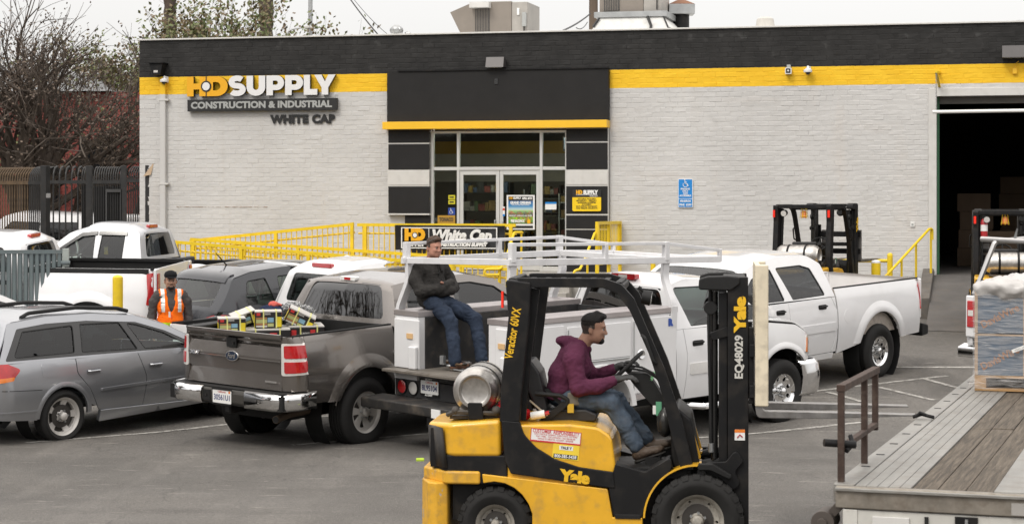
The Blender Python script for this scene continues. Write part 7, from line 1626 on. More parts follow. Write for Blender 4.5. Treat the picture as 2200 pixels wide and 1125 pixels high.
def sitter():
    rt = empty('person', label='man in a dark grey jacket sitting with folded arms on the white work truck', cat='person'); rt.location = UT.location; rt.rotation_euler = UT.rotation_euler
    h = Frame((-2.70, .74, 2.315), (-.02, -1, -.13), (0, -.06, 1))
    X0 = -2.68
    body = head_prims(h)+[('cap', (X0, .80, 2.14), h.p(-.02, 0, -.03), .062, .058, .03)]+blimb([(X0, .80, 1.70), (X0, .80, 2.05)], [.11, .11])+blimb([(X0-.10, .66, 1.66), (-2.74, .50, 1.56), (-2.735, .40, 1.47), (-2.79, .29, 1.27), (-2.85, .20, 1.08)], [.08, .07, .055, .05, .04])+blimb([(X0+.10, .66, 1.66), (-2.46, .48, 1.565), (-2.39, .36, 1.48), (-2.43, .25, 1.27), (-2.48, .14, 1.08)], [.08, .07, .055, .05, .04])+blimb([(X0-.18, .8, 2.06), (X0-.24, .74, 1.84), (X0+.06, .60, 1.88)], [.05, .045, .035])+blimb([(X0+.18, .8, 2.06), (X0+.25, .74, 1.84), (X0-.04, .58, 1.92)], [.05, .045, .035])
    surf('body', body, .0065, SKIN2, rt, ms=[SKIN2, mat('cropped brown hair', (.058, .036, .025), .7, bump=.4, bscale=300, spec=.2), mat('faded stubble', (.045, .031, .024), .7)], mfn=scalp(h)); head_details(h, rt, HAIRB, 'neat')
    sgl = MB()
    for s_ in (1, -1): sgl.tube([Vector(h.p(.065, s_*.02, .118)), Vector(h.p(.045, s_*.072, .105)), Vector(h.p(-.02, s_*.088, .065))], .004, 5); sgl.ball(h.p(.062, s_*.035, .120), .024, 10, (.5, 1, .6))
    sgl.ob('sunglasses', BLKG, rt)
    JK = fabric('dark grey wool', (.038, .036, .034), .3, 120, .6, 20)
    tor = [('ell', (X0, .80, 1.72), (.19, .145, .13), None, .05), ('ell', (X0, .81, 1.88), (.195, .14, .16), None, .06), ('ell', (X0, .82, 2.03), (.19, .125, .11), None, .06), ('cap', (X0-.15, .82, 2.09), (X0+.15, .82, 2.09), .07, .07, .05), ('cap', (X0, .80, 2.10), (X0+.005, .775, 2.20), .088, .070, .03), ('ell', (X0, .72, 1.66), (.19, .12, .07), None, .05)]
    cut = [('-ell', (X0+.0, .765, 2.225), (.058, .062, .05), None, .012)]
    a1 = limb([(X0-.19, .82, 2.07), (X0-.255, .80, 1.95), (X0-.24, .72, 1.82), (X0-.05, .62, 1.84), (X0+.14, .62, 1.90)], [.078, .075, .068, .060, .052], .025); a2 = limb([(X0+.19, .82, 2.07), (X0+.26, .80, 1.95), (X0+.27, .72, 1.84), (X0+.12, .60, 1.82), (X0-.02, .63, 1.79)], [.078, .075, .066, .058, .048], .022)
    jk = surf('jacket', tor+cut+a1+a2, .009, JK, rt, wr=.006, ws_=17, seed=5)
    zb = MB(); zb.tube([(X0+.01, .700, 2.19), (X0+.015, .69, 2.10), (X0+.01, .675, 1.99)], .006, 5); zb.ob('zip', BLK, jk); MB().ball((X0+.06, .685, 2.05), .011, 8).ball((X0-.01, .675, 2.02), .011, 8).ob('collar_buttons', BLK, jk)
    surf('collar_flap', [('cap', (X0+.03, .715, 2.14), (X0+.07, .70, 2.05), .02, .022, .02)], .007, JK, jk)
    JN = mat('dark denim', (.026, .036, .058), .88, var=.35, scale=6, bump=.4, bscale=250, spec=.15)
    lg = [('ell', (X0, .70, 1.665), (.185, .15, .075), None, .05)]+limb([(X0-.10, .66, 1.66), (-2.74, .50, 1.56), (-2.735, .40, 1.47), (-2.79, .29, 1.27), (-2.85, .195, 1.035)], [.098, .088, .078, .068, .070], .03)+limb([(X0+.10, .66, 1.66), (-2.46, .48, 1.565), (-2.39, .36, 1.48), (-2.43, .25, 1.27), (-2.48, .145, 1.035)], [.098, .088, .078, .068, .070], .03)
    surf('jeans', lg, .009, JN, rt, wr=.010, ws_=10, seed=8)
    BT = mat('tan boot leather', (.20, .10, .062), .6, var=.2, scale=12, bump=.3, bscale=80); SO = mat('grey sole', (.10, .085, .07), .8)
    boots(rt, 'boot', (-2.85, .19, 1.043), (.55, -.83, 0), (0, 0, 1), BT, SO); boots(rt, 'boot', (-2.48, .14, 1.043), (.62, -.78, 0), (0, 0, 1), BT, SO)
sitter()
def stander():
    X, Y = -4.77, 27.3; g = gz(Y); rt = empty('person', (X, Y, g), R(-90+17), 'man in an orange safety vest and black cap standing beside the silver wagon', 'person')   # faces the camera
    h = Frame((.02, 0, 1.555), (1, -.02, -.06), (0, 0, 1))
    body = head_prims(h)+[('cap', (-.01, 0, 1.40), h.p(-.02, 0, -.03), .062, .058, .03)]+blimb([(0, 0, .95), (0, 0, 1.3)], [.12, .12])+blimb([(0, .1, .9), (0, .11, .5), (-.02, .11, .08)], [.08, .06, .045])+blimb([(0, -.1, .9), (0, -.11, .5), (-.02, -.11, .08)], [.08, .06, .045])
    for s_ in (1, -1): body += blimb([(0, s_*.17, 1.36), (-.02, s_*.25, 1.08), (.05, s_*.24, .84)], [.05, .042, .03])+hand((.05, s_*.24, .84), (.15, 0, -1), (0, -s_, 0), (1, 0, 0), .5)
    surf('body', body, .008, SKIN3, rt, ms=[SKIN3, MATS['cropped black hair'], MATS['faded stubble']], mfn=scalp(h)); head_details(h, rt, HAIR, 'none', beard='full')
    M = h.m(); cp = surf('cap', [('ell', h.p(-.008, 0, .085), (.108, .09, .068), M, .02), ('-box', h.p(0, 0, -.03), (.2, .2, .087), M, .008)], .006, fabric('black cap', (.012, .012, .013)), rt, wr=.001)
    surf('cap_peak', [('ell', h.p(.10, 0, .062), (.070, .072, .009), M, .01), ('-box', h.p(.02, 0, .062), (.04, .1, .03), M, .01)], .005, MATS['black cap'], cp)
    SH = fabric('grey shirt', (.075, .068, .066), .12)
    sh = [('ell', (0, 0, 1.00), (.115, .165, .14), None, .05), ('ell', (0, 0, 1.20), (.12, .175, .17), None, .06), ('cap', (-.01, -.14, 1.36), (-.01, .14, 1.36), .075, .075, .05), ('cap', (-.01, 0, 1.36), (-.005, 0, 1.425), .085, .066, .03)]
    for s_ in (1, -1): sh += limb([(-.01, s_*.17, 1.355), (-.02, s_*.225, 1.27), (-.03, s_*.255, 1.06), (.04, s_*.25, .86)], [.072, .066, .056, .042], .025)
    surf('shirt', sh, .009, SH, rt, wr=.007, ws_=11, seed=12)
    ORG = fabric('hi-vis orange', (.95, .17, .012), .06); LIM = fabric('lime band', (.55, .75, .03), .05); SLV = mat('reflective white', (.75, .78, .76), .3, .1, var=.05)
    vs = [('ell', (0, 0, 1.00), (.135, .183, .16), None, .04), ('ell', (0, 0, 1.20), (.138, .188, .18), None, .05), ('cap', (-.01, -.125, 1.365), (-.01, .125, 1.365), .083, .083, .04), ('-box', (0, 0, .80), (.3, .3, .05), None, .01), ('-cap', (-.03, .262, 1.10), (-.01, .262, 1.34), .075, .070, .015), ('-cap', (-.03, -.262, 1.10), (-.01, -.262, 1.34), .075, .070, .015),
          ('-cap', (.13, 0, 1.10), (.11, .058, 1.46), .012, .05, .01), ('-cap', (.13, 0, 1.10), (.11, -.058, 1.46), .012, .05, .01), ('-cap', (.12, 0, 1.25), (.05, 0, 1.5), .03, .085, .01)]
    def vm(c):
        if .925 < c.z < .985: return 0 if abs(c.y) < .012 and c.x > 0 else 1
        for s_ in (1, -1):
            if abs(c.y-s_*(.115-.0*(c.z-1.2))) < .026 and c.z > 1.13: return 3 if 1.255 < c.z < 1.268 else 2
        return 0
    v = surf('safety_vest', vs, .0075, None, rt, wr=.006, ws_=10, seed=15, ms=[ORG, LIM, SLV, fabric('band grey', (.12, .13, .15))], mfn=vm)
    MB().bx(.128, .136, -.008, .008, .86, 1.10).ob('zip', mat('zip orange', (.7, .10, .01), .6), v); surf('radio', [('box', (.085, -.155, 1.16), (.012, .018, .03), None, .01), ('cap', (.09, -.16, 1.19), (.09, -.165, 1.25), .005, .004, .005)], .005, ORG, v)
    PN = fabric('dark work trousers', (.03, .032, .04)); surf('trousers', [('ell', (0, 0, .90), (.115, .165, .10), None, .05)]+limb([(0, .095, .87), (.01, .11, .5), (-.015, .115, .10)], [.095, .075, .065], .03)+limb([(0, -.095, .87), (.01, -.11, .5), (-.015, -.115, .10)], [.095, .075, .065], .03), .012, PN, rt, wr=.008, ws_=9)
    for s_ in (1, -1): boots(rt, 'boot', (-.015, s_*.115, .114), (1, s_*.12, 0), (0, 0, 1), mat('dark boot', (.03, .025, .02), .6), mat('dark sole', (.02, .018, .016), .8))
stander()
# ================================================================ FORKLIFTS
FW = mat('dusty cream rim', (.33, .31, .27), .7, var=.25, scale=14, dirt=.5); SEAL = mat('dirty forklift tyre', (.030, .028, .026), .85, var=.35, scale=10, dirt=.4, spec=.25)
CHIP = mat('scraped yellow', (.68, .37, .03), .5, var=.15, scale=6, dirt=.45); wearm(CHIP, (.40, .38, .34), .62, .9, (2.2, 2.2, 1.2)); wearm(CHIP, (.10, .06, .03), .66, .9, (3, 3, 1.5))
def sided(fn):
    for sg in (-1, 1): fn(sg)
def pr(root, name, P, y0, y1, m, bevel=.01, seg=2, plane='xz', label=None): return MB().prism(P, plane, min(y0, y1), max(y0, y1)).ob(name, m, root, bevel=bevel, seg=seg)
def forklift(label, group=None, lettering=True):
    rt = empty('forklift', label=label, cat='forklift', group=group)
    W = .55
    # counterweight
    plan = lambda a, b, c, w=W: [(a, w), (a, -w), (-1.98, -w), (c, -.27), (c, .27), (-1.98, w)]
    o = MB().prism([((-1.55, .535), .0), ((-1.55, -.535), .0), ((-1.96, -.545), .10), ((-2.17, -.30), .10), ((-2.17, .30), .10), ((-1.96, .545), .10)], 'xy', .815, 1.075).ob('counterweight_top', FLY, rt, bevel=.045, seg=5)
    for v in o.data.vertices:                                   # sloping lid and tapering side
        if v.co.z > 1.0: v.co.z += .05*(v.co.x+2.17)/.62-.01
        else: v.co.x = max(v.co.x, -2.12)
    MB().prism([(-1.50, .53), (-1.50, -.53), ((-2.0, -.53), .08), ((-2.14, -.28), .05), ((-2.14, .28), .05), ((-2.0, .53), .08)], 'xy', .60, .83).ob('counterweight_band', BLKP, rt, bevel=.012)
    MB().prism([((-1.715, .55), .0), ((-1.715, -.55), .0), ((-1.99, -.55), .07), ((-2.21, -.27), .08), ((-2.21, .27), .08), ((-1.99, .55), .07)], 'xy', .60, .705).ob('counterweight_base', CHIP, rt, bevel=.02, seg=3)
    MB().prism([((-2.07, .54), .03), ((-2.14, .50), .03), ((-2.22, .27), .05), ((-2.22, -.27), .05), ((-2.14, -.50), .03), ((-2.07, -.54), .03), (-1.98, -.50), (-1.98, .50)], 'xy', .14, .61).ob('counterweight_skirt', CHIP, rt, bevel=.015)
    MB().bx(-2.13, -1.95, -.42, .42, .72, 1.03).ob('radiator_grille', BLKP, rt); 
    def rec(sg):
        o = MB().add([(-1.99, sg*.545, .73), (-2.135, sg*.32, .73), (-2.15, sg*.32, 1.045), (-2.03, sg*.52, 1.04)], [(0, 1, 2, 3)]).ob('vent_recess', mat('vent dark', (.03, .028, .026), .7, dirt=.3), rt)
        mm = o.modifiers.new('s', 'SOLIDIFY'); mm.thickness = .03; mm.offset = 0
    sided(rec)
    MB().bx(-1.95, -1.25, -.42, .42, .30, .66).ob('engine_block', BLKP, rt); MB().tube([(-1.6, -.45, .32), (-1.6, .45, .32)], .05).bx(-1.75, -1.45, -.3, .3, .25, .42).ob('steer_axle', mat('greasy steel', (.05, .045, .04), .7, dirt=.5), rt)
    def sidep(sg):
        y0, y1 = sg*.50, sg*W
        pr(rt, 'body_side', [(-1.70, .685), (-.705, .582), (-.665, .36), (-.43, .36), (-.43, .13), (-1.30, .13)]+[(-1.6+.31*math.cos(R(a)), .29+.335*math.sin(R(a))) for a in (15, 30, 45, 60, 75, 90)]+[(-1.69, .612)], y0, y1, FLY, .008)
        pr(rt, 'step_well', [(-.645, .775), ((-.41, .715), .05), ((-.20, .84), .04), ((-.205, .745), .05), ((-.40, .50), .08), (-.435, .365), ((-.655, .365), .02), (-.695, .585)], sg*.30, sg*(W-.004), BLKP, .01)
        MB().bx(-.645, -.445, min(sg*.5, sg*(W+.012)), max(sg*.5, sg*(W+.012)), .352, .385).ob('step_tread', BLK, rt, bevel=.004)
        pr(rt, 'frame_cover', [((-1.545, 1.11), .0), ((-1.40, 1.10), .02), ((-1.365, 1.0), .15), ((-1.27, .90), .15), ((-1.12, .81), .2), ((-.93, .75), .2), (-.66, .715), (-.645, .59), (-.705, .592), (-1.47, .692), (-1.52, .80)], sg*.50, sg*(W+.006), BLKP, .008)
        # pillars and overhead guard
        pr(rt, 'rear_pillar', [((-1.515, 2.225), .03), ((-1.31, 2.20), .02), ((-1.325, 1.9), .0), ((-1.385, 1.3), .2), (-1.40, 1.095), (-1.56, 1.095), ((-1.552, 1.35), .1), ((-1.49, 1.92), .1)], sg*.455, sg*.552, BLKP, .014, 3)
        pr(rt, 'pillar_inner_face', [(-1.33, 2.16), ((-1.25, 2.14), .02), ((-1.33, 1.5), .2), (-1.36, 1.10), (-1.42, 1.10)], sg*.42, sg*.455, BLKP, .006)
        out = [((-1.46, 2.235), .03), ((-.74, 2.235), .10), ((-.60, 2.19), .08), ((-.50, 2.08), .1), ((-.26, 1.53), .5), ((-.12, 1.12), .4), (-.03, .74)]; inn = [(-.13, .74), ((-.20, .98), .2), ((-.28, 1.33), .3), ((-.375, 1.63), .3), ((-.53, 1.98), .2), ((-.63, 2.12), .06), ((-.75, 2.162), .06), (-1.32, 2.162)]
        pr(rt, 'front_pillar', out+inn, sg*.455, sg*.53, BLKP, .016, 3)
        MB().tube([(-.435, sg*.535, 1.79), (-.41, sg*.56, 1.77), (-.345, sg*.565, 1.585), (-.325, sg*.535, 1.57)], .014, 8, fil=.03).ob('grab_handle', BLK, rt)
        MB().bx(-1.548, -1.53, min(sg*.50, sg*.54), max(sg*.50, sg*.54), 2.0, 2.13).ob('red_reflector', REDB, rt)
        # front fender: yellow arched strip
        V = []
        for i in range(19):
            a = R(86+92*i/18)
            for r_, y in ((.425, sg*.24), (.440, sg*.24), (.440, sg*(W+.002)), (.425, sg*(W+.002))): V.append((.0+r_*math.cos(a)*.97, y, .345+r_*math.sin(a)))
        mesh_ob('front_fender', V, [(i*4+j, i*4+(j+1) % 4, (i+1)*4+(j+1) % 4, (i+1)*4+j) for i in range(18) for j in range(4)]+[(3, 2, 1, 0), (72, 73, 74, 75)], FLY, rt, sharp=30)
        pr(rt, 'fender_bracket', [((-.07, .79), .03), ((.03, .80), .02), ((-.045, 1.05), .06), ((-.10, 1.0), .03)], sg*.30, sg*.34, FLY, .005)
    sided(sidep)
    o = pr(rt, 'bonnet', [((-1.50, 1.075), .03), ((-1.0, 1.085), .1), ((-.78, 1.06), .12), ((-.675, .99), .10), ((-.64, .74), .04), (-.70, .60), (-1.5, .60)], -.528, .528, FLY, .035, 5)
    MB().bx(-.69, -.05, -.45, .45, .66, .735).ob('floor_plate', BLK, rt); MB().bx(-.43, .10, -.34, .34, .2, .72).ob('drive_housing', BLKP, rt)
    for i in range(7): x = -1.40+.125*i; MB().bx(x, x+.05, -.455, .455, 2.17, 2.205).ob('guard_bar', BLKP, rt, bevel=.006)
    MB().bx(-1.50, -1.44, -.455, .455, 2.16, 2.232).bx(-.64, -.58, -.455, .455, 2.13, 2.185).ob('guard_cross_bar', BLKP, rt, bevel=.01)
    # gas bottle with straps and bracket
    tk = MB().lathe([(.001, -.40), (.10, -.40), (.112, -.405), (.125, -.43), (.135, -.43), (.14, -.405), (.165, -.385), (.184, -.345), (.188, -.30), (.188, .22), (.18, .28), (.14, .34), (.05, .37), (.001, .37)], (-1.775, 0, 1.325), (0, 1, 0), 40).ob('gas_bottle', mat('brushed bottle', (.50, .48, .45), .30, .85, var=.25, scale=8, dirt=.25), rt, sharp=45)
    for y in (-.20, .12): MB().lathe([(.192, -.02), (.192, .02), (.188, .02), (.188, -.02)], (-1.775, y, 1.325), (0, 1, 0), 32).ob('bottle_strap', BLKP, tk)
    pr(rt, 'bottle_bracket', [((-1.82, 1.10), .01), ((-1.70, 1.10), .01), ((-1.715, 1.235), .015), ((-1.83, 1.235), .015)], -.44, -.40, BLKP, .006); MB().bx(-1.98, -1.58, -.38, .30, 1.10, 1.125).tube([(-2.0, -.38, 1.13), (-1.94, -.41, 1.16), (-1.62, -.41, 1.15), (-1.56, -.38, 1.13)], .02, 6).ball((-1.93, -.40, 1.17), .035).ball((-1.60, -.40, 1.17), .04).ob('bottle_cradle', mat('greasy steel', (.05, .045, .04), .7), rt)
    MB().tube([(-1.6, .2, 1.35), (-1.5, .1, 1.3), (-1.45, .0, 1.15)], .012, 6, fil=.05).ob('gas_hose', BLK, rt)
    # seat, column, controls
    pr(rt, 'seat_back', [((-1.29, 1.14), .03), ((-1.20, 1.15), .03), ((-1.27, 1.46), .05), ((-1.34, 1.56), .03), ((-1.39, 1.55), .03), ((-1.36, 1.30), .05)], -.23, .23, mat('black vinyl', (.018, .018, .019), .45, bump=.1), rt and .03, 4) if False else pr(rt, 'seat_back', [((-1.29, 1.14), .03), ((-1.20, 1.15), .03), ((-1.27, 1.46), .05), ((-1.34, 1.56), .03), ((-1.39, 1.55), .03), ((-1.36, 1.30), .05)], -.23, .23, mat('black vinyl', (.018, .018, .019), .45, bump=.1), .03, 4)
    pr(rt, 'seat_cushion', [((-1.26, 1.07), .02), ((-.82, 1.075), .03), ((-.80, 1.13), .03), ((-.90, 1.17), .03), ((-1.25, 1.16), .03)], -.24, .24, MATS['black vinyl'], .025, 3); pr(rt, 'seat_shell', [((-1.42, 1.42), .01), ((-1.40, 1.42), .01), (-1.33, 1.16), (-1.36, 1.15)], -.2, .2, BLK, .004)
    MB().tube([(-1.30, -.29, 1.30), (-1.10, -.29, 1.285), (-1.03, -.29, 1.25), (-1.06, -.29, 1.2)], .018, 8, fil=.04).bar((-1.06, -.29, 1.22), (-1.26, -.26, 1.06), .03, .05).ob('arm_rest', BLK, rt); MB().bx(-1.04, -.99, -.30, -.27, 1.15, 1.22).ob('belt_buckle', mat('buckle yellow', (.55, .36, .03), .5), rt)
    pr(rt, 'seat_belt', [(-1.07, 1.17), (-1.03, 1.17), (-1.20, 1.34), (-1.23, 1.33)], -.262, -.256, BLK, 0)
    pr(rt, 'steering_column', [((-.585, 1.455), .03), ((-.40, 1.455), .06), ((-.24, 1.20), .04), (-.17, .95), (-.29, .95), ((-.35, 1.17), .05), ((-.52, 1.36), .04)], -.10, .10, BLK, .02, 3)
    c = Vector((-.575, 0, 1.50)); ax = Vector((-.70, 0, .72)).normalized(); u = Vector((0, 1, 0)); w_ = ax.cross(u); b = MB(); b.tube([c+(u*math.cos(t)+w_*math.sin(t))*.165 for t in np.linspace(0, 2*math.pi, 29)[:-1]], .015, 8, True)
    for t in (.5, 2.6, 4.7): b.tube([c, c+(u*math.cos(t)+w_*math.sin(t))*.165], .012, 6)
    b.cyl(c-ax*.05, c+ax*.01, .04); b.ob('steering_wheel', BLK, rt)
    MB().tube([(-.60, -.06, 1.52), (-.45, -.1, 1.50), (-.36, -.14, 1.46), (-.24, -.16, 1.33)], .010, 6, fil=.05).ob('lever', BLK, rt); MB().tube([(-.55, -.08, 1.49), (-.42, -.12, 1.475), (-.33, -.14, 1.42), (-.24, -.16, 1.28)], .010, 6, fil=.05).ob('lever', BLK, rt)
    surf('cowl_pod', [('ell', (-.265, -.22, 1.075), (.065, .09, .12), None, .02)], .012, mat('shiny dark cowl', (.035, .034, .032), .25, .3), rt)
    pr(rt, 'dash_cowl', [((-.20, .74), .0), ((-.22, 1.1), .1), ((-.17, 1.22), .03), ((-.05, 1.12), .05), (.02, .74)], -.42, .42, BLKP, .02); MB().bx(-.42, -.30, -.2, .2, .735, .79).ob('pedal', BLK, rt)
    MB().bx(-.335, -.29, -.245, -.24, 1.13, 1.24).ob('green_tag', mat('green tag', (.10, .32, .18), .6), rt); MB().bx(-.36, -.335, -.246, -.241, 1.14, 1.21).ob('white_tag', INKW, rt); MB().add([(-.39, -.1, 1.40), (-.37, -.1, 1.39), (-.34, -.1, 1.46), (-.36, -.1, 1.47)], [(0, 1, 2, 3)]).ob('lime_tag', mat('lime tag', (.3, .7, .35), .6), rt)
    wl = MB().cyl((-.44, -.35, 2.085), (-.37, -.35, 2.07), .055, .06, 20).ob('work_light', BLK, rt); MB().cyl((-.372, -.35, 2.070), (-.365, -.35, 2.069), .052, n=20).ob('light_lens', CLR, wl); MB().tube([(-.47, -.35, 2.16), (-.42, -.35, 2.12)], .015).ob('light_arm', BLK, wl)
    rw = MB().cyl((-1.50, .32, 2.085), (-1.58, .32, 2.07), .055, .06, 20).ob('work_light', BLK, rt); MB().cyl((-1.58, .32, 2.07), (-1.586, .32, 2.069), .052, n=20).ob('light_lens', CLR, rw)
    # mast
    def mast(sg):
        pr(rt, 'outer_mast_channel', [((.235, .08), .0), (.235, 2.20), ((.245, 2.245), .01), ((.395, 2.245), .01), (.40, .08)], sg*.34, sg*.44, BLKP, .006)
        pr(rt, 'inner_mast_channel', [(.165, .30), (.165, 2.12), (.232, 2.12), (.232, .30)], sg*.30, sg*.40, BLKP, .004)
        MB().cyl((.13, sg*.33, .6), (.13, sg*.33, 2.13), .03, n=12).ob('lift_cylinder', BLKG, rt)
        MB().tube([(.10, sg*.36, 2.14), (.085, sg*.37, 1.9), (.10, sg*.37, 1.2), (.105, sg*.37, .85)], .014, 6, fil=.2).ob('hose', BLK, rt); MB().cyl((.105, sg*.37, .86), (.105, sg*.37, .93), .022, n=10).ob('hose_fitting', STEEL, rt)
        pr(rt, 'mast_head_cover', [((.005, 2.145), .03), ((.01, 2.23), .03), ((.08, 2.25), .02), (.235, 2.255), ((.33, 2.245), .02), ((.33, 2.19), .03), ((.26, 2.14), .05)], sg*.33, sg*.46, BLK, .012)
        MB().lathe([(.05, -.02), (.055, 0), (.05, .02), (.02, .02), (.001, .02)], (.10, sg*.37, 2.0), (0, sg, 0), 20).ob('hose_pulley', BLK, rt)
        pr(rt, 'mast_clamp', [((.09, 1.80), .01), ((.24, 1.86), .02), (.24, 1.78), ((.12, 1.745), .02)], sg*.33, sg*.42, BLKP, .004)
        # tilt bracket, dark scrolls beside the channel
        pr(rt, 'tilt_bracket', [((.06, .79), .02), ((.22, .80), .03), ((.30, .90), .06), ((.36, .80), .03), ((.29, .72), .05), ((.34, .62), .05), ((.27, .57), .03), ((.18, .66), .04), ((.06, .70), .03)], sg*.445, sg*.475, BLKP, .008)
        MB().tube([(-.05, sg*.30, .74), (.18, sg*.34, .78)], .035, 10).ob('tilt_cylinder', BLKP, rt)
        o = pr(rt, 'light_bar', [((.0, .74), .02), ((.0, .79), .02), ((.12, .79), .03), ((.27, .70), .02), ((.25, .67), .02), ((.10, .74), .03)], sg*.50, sg*.56, BLK, .008); MB().bx(.0, .05, min(sg*.50, sg*.54), max(sg*.50, sg*.54), .66, .74).ob('bar_bracket', BLKP, rt)
    sided(mast)
    MB().bx(.20, .38, -.34, .34, 2.19, 2.243).ob('mast_cross_tie', BLKP, rt, bevel=.01); MB().bx(.24, .39, -.34, .34, 1.45, 1.52).ob('mast_cross_tie', BLKP, rt, bevel=.01); MB().bx(.24, .39, -.34, .34, .25, .4).ob('mast_cross_tie', BLKP, rt, bevel=.01)
    for z in (1.62, 1.30): MB().bx(.405, .445, -.48, .48, z, z+.10).ob('carriage_bar', BLKP, rt, bevel=.006)
    for y in (-.40, .33): MB().bx(.40, .44, y-.03, y+.05, 1.25, 1.85).ob('carriage_roller_plate', BLKP, rt, bevel=.006)
    if lettering:
     for y in (-.50, .42): MB().bx(.448, .552, y, y+.10, 1.235, 2.345).ob('backrest_post', CREAM, rt, bevel=.012)
    if lettering: MB().bx(.452, .495, -.498, .50, 2.26, 2.34).ob('backrest_top_bar', CREAM, rt, bevel=.008)
    for y in (-.24, 0., .22)[:3 if lettering else 0]: MB().bx(.462, .484, y-.012, y+.012, 1.72, 2.26).ob('backrest_rod', CREAM, rt)
    FKM = mat('worn fork steel', (.30, .29, .28), .38, .75, var=.3, scale=6, dirt=.35)
    for y in (-.42, .24): pr(rt, 'fork', [(.448, 1.75), (.492, 1.75), ((.495, 1.235), .0), ((.52, 1.20), .03), (1.0, 1.195), (1.69, 1.185), (1.70, 1.175), (1.0, 1.145), ((.46, 1.145), .05), (.448, 1.25)], y-.06, y+.06, FKM, .004)
    # wheels
    for sg in (-1, 1):
        wheel(rt, 0, sg*.585, .357, .24, .20, ('hole', 6, .14, .16, .012), FW, lugs=24, dish=.06); wheel(rt, -1.6, sg*.52, .295, .20, .15, ('hole', 6, .09, .11, .010), FW, lugs=20, dish=.05)
    if lettering:
        y = -W-.0075
        a = -.108
        def put(s, x, z, size, m, w, rot=0., bold=.01, yy=y, ext=.0006): return text('lettering', s, size, m, rt, (x, yy, z), (R(90), rot, 0), bold, ext, width=w, space=1.0)
        put('Yale', -.965, .672, .115, mat('letter yellow', (.80, .47, .02), .4), .245, .11, .009)
        put('Veracitor 60VX', -1.452, 1.80, .095, MATS['letter yellow'], .41, R(-80), .002, -.5585)
        put('Yale', .335, 1.95, .115, MATS['letter yellow'], .29, R(-90), .008, -.4465); put('EQ48029', .325, 1.62, .085, mat('stencil white', (.55, .54, .50), .5), .34, R(-90), .003, -.4465)
        st = MB().bx(.29, .37, -.4445, -.4402, .965, 1.05).ob('warning_sticker', INKW, rt); MB().bx(.29, .37, -.4455, -.4445, 1.025, 1.05).ob('sticker_band', AMB, st); MB().tube([(.31, -.446, .985), (.33, -.446, 1.01), (.35, -.446, .99)], .006, 4).ob('sticker_figure', mat('deep red', (.4, .02, .03), .5), st)
        o = MB().bx(-.20, .20, -.002, 0, -.052, .052).ob('white_decal', INKW, rt); o.location = (-1.115, -.5295, .985); o.rotation_euler = (0, .085, 0); RD_ = mat('decal red print', (.55, .03, .04), .5)
        text('decal_lettering', 'CUSTOMER  RESPONSIBILITY', .04, RD_, o, (0, -.003, .033), (R(90), 0, 0), .0008, .0004, width=.37)
        for i, t in enumerate(('DAILY CHECKS & CLEANING - LUBRICATION - BATTERIES', 'FLAT TIRES - TIRE DAMAGE - MISUSE/ABUSE', 'DAMAGE TO OPERATOR - ACCIDENT - ABUSE/FIRE')): text('decal_lettering', t, .017, RD_, o, (0, -.003, .010-.018*i), (R(90), 0, 0), 0, .0004, width=.34-.03*i)
        MB().bx(-.20, .20, -.0032, -.002, -.052, -.040).ob('decal_band', RD_, o)
        for a_, b_, c_, d_ in ((-.2, .2, .047, .052), (-.2, -.195, -.05, .05), (.195, .2, -.05, .05)): MB().bx(a_, b_, -.003, -.002, c_, d_).ob('decal_border', RD_, o)
        o = MB().bx(-.105, .105, -.002, 0, -.062, .062).ob('yellow_decal', mat('decal yellow', (.85, .62, .05), .5), rt); o.location = (-1.035, -.5295, .868); o.rotation_euler = (0, .085, 0)
        MB().bx(-.055, .055, -.0032, -.002, .012, .045).ob('decal_panel', INKW, o); text('decal_lettering', 'YALE Y', .028, INKB, o, (0, -.0045, .029), (R(90), 0, 0), .001, .0004, width=.09)
        MB().bx(-.095, .095, -.0032, -.002, -.055, -.022).ob('decal_panel', INKB, o); text('decal_lettering', '800-585-5438', .034, INKW, o, (0, -.0045, -.039), (R(90), 0, 0), .001, .0004, width=.175)
    else:
        for sg in (-1, 1): text('lettering', 'Yale', .15, mat('letter yellow', (.80, .47, .02), .4), rt, (.335, sg*.4465, 1.85), (R(90), R(-90) if sg < 0 else R(90), 0 if sg < 0 else R(180)), .011, .0006, width=.29)
        bc = MB().lathe([(.05, 0), (.05, .10), (.03, .13), (.001, .13)], (-1.38, 0, 1.99), (0, 0, 1), 16).ob('amber_beacon', AMB, rt); 
        for i in range(6): a = i*math.pi/3; MB().tube([(-1.38+.075*math.cos(a), .075*math.sin(a), 1.98), (-1.38+.05*math.cos(a), .05*math.sin(a), 2.16)], .005, 5).ob('cage_wire', YEL, bc)
        MB().tube([(-1.38+.072*math.cos(t), .072*math.sin(t), 2.02) for t in np.linspace(0, 6.28, 13)[:-1]], .005, 5, True).ob('cage_ring', YEL, bc)
    return rt
fk = forklift('large yellow and black forklift with raised forks driven by a man in the foreground'); fk.location = (FKX, FKY, 0); fk.rotation_euler = (0, 0, FKA)
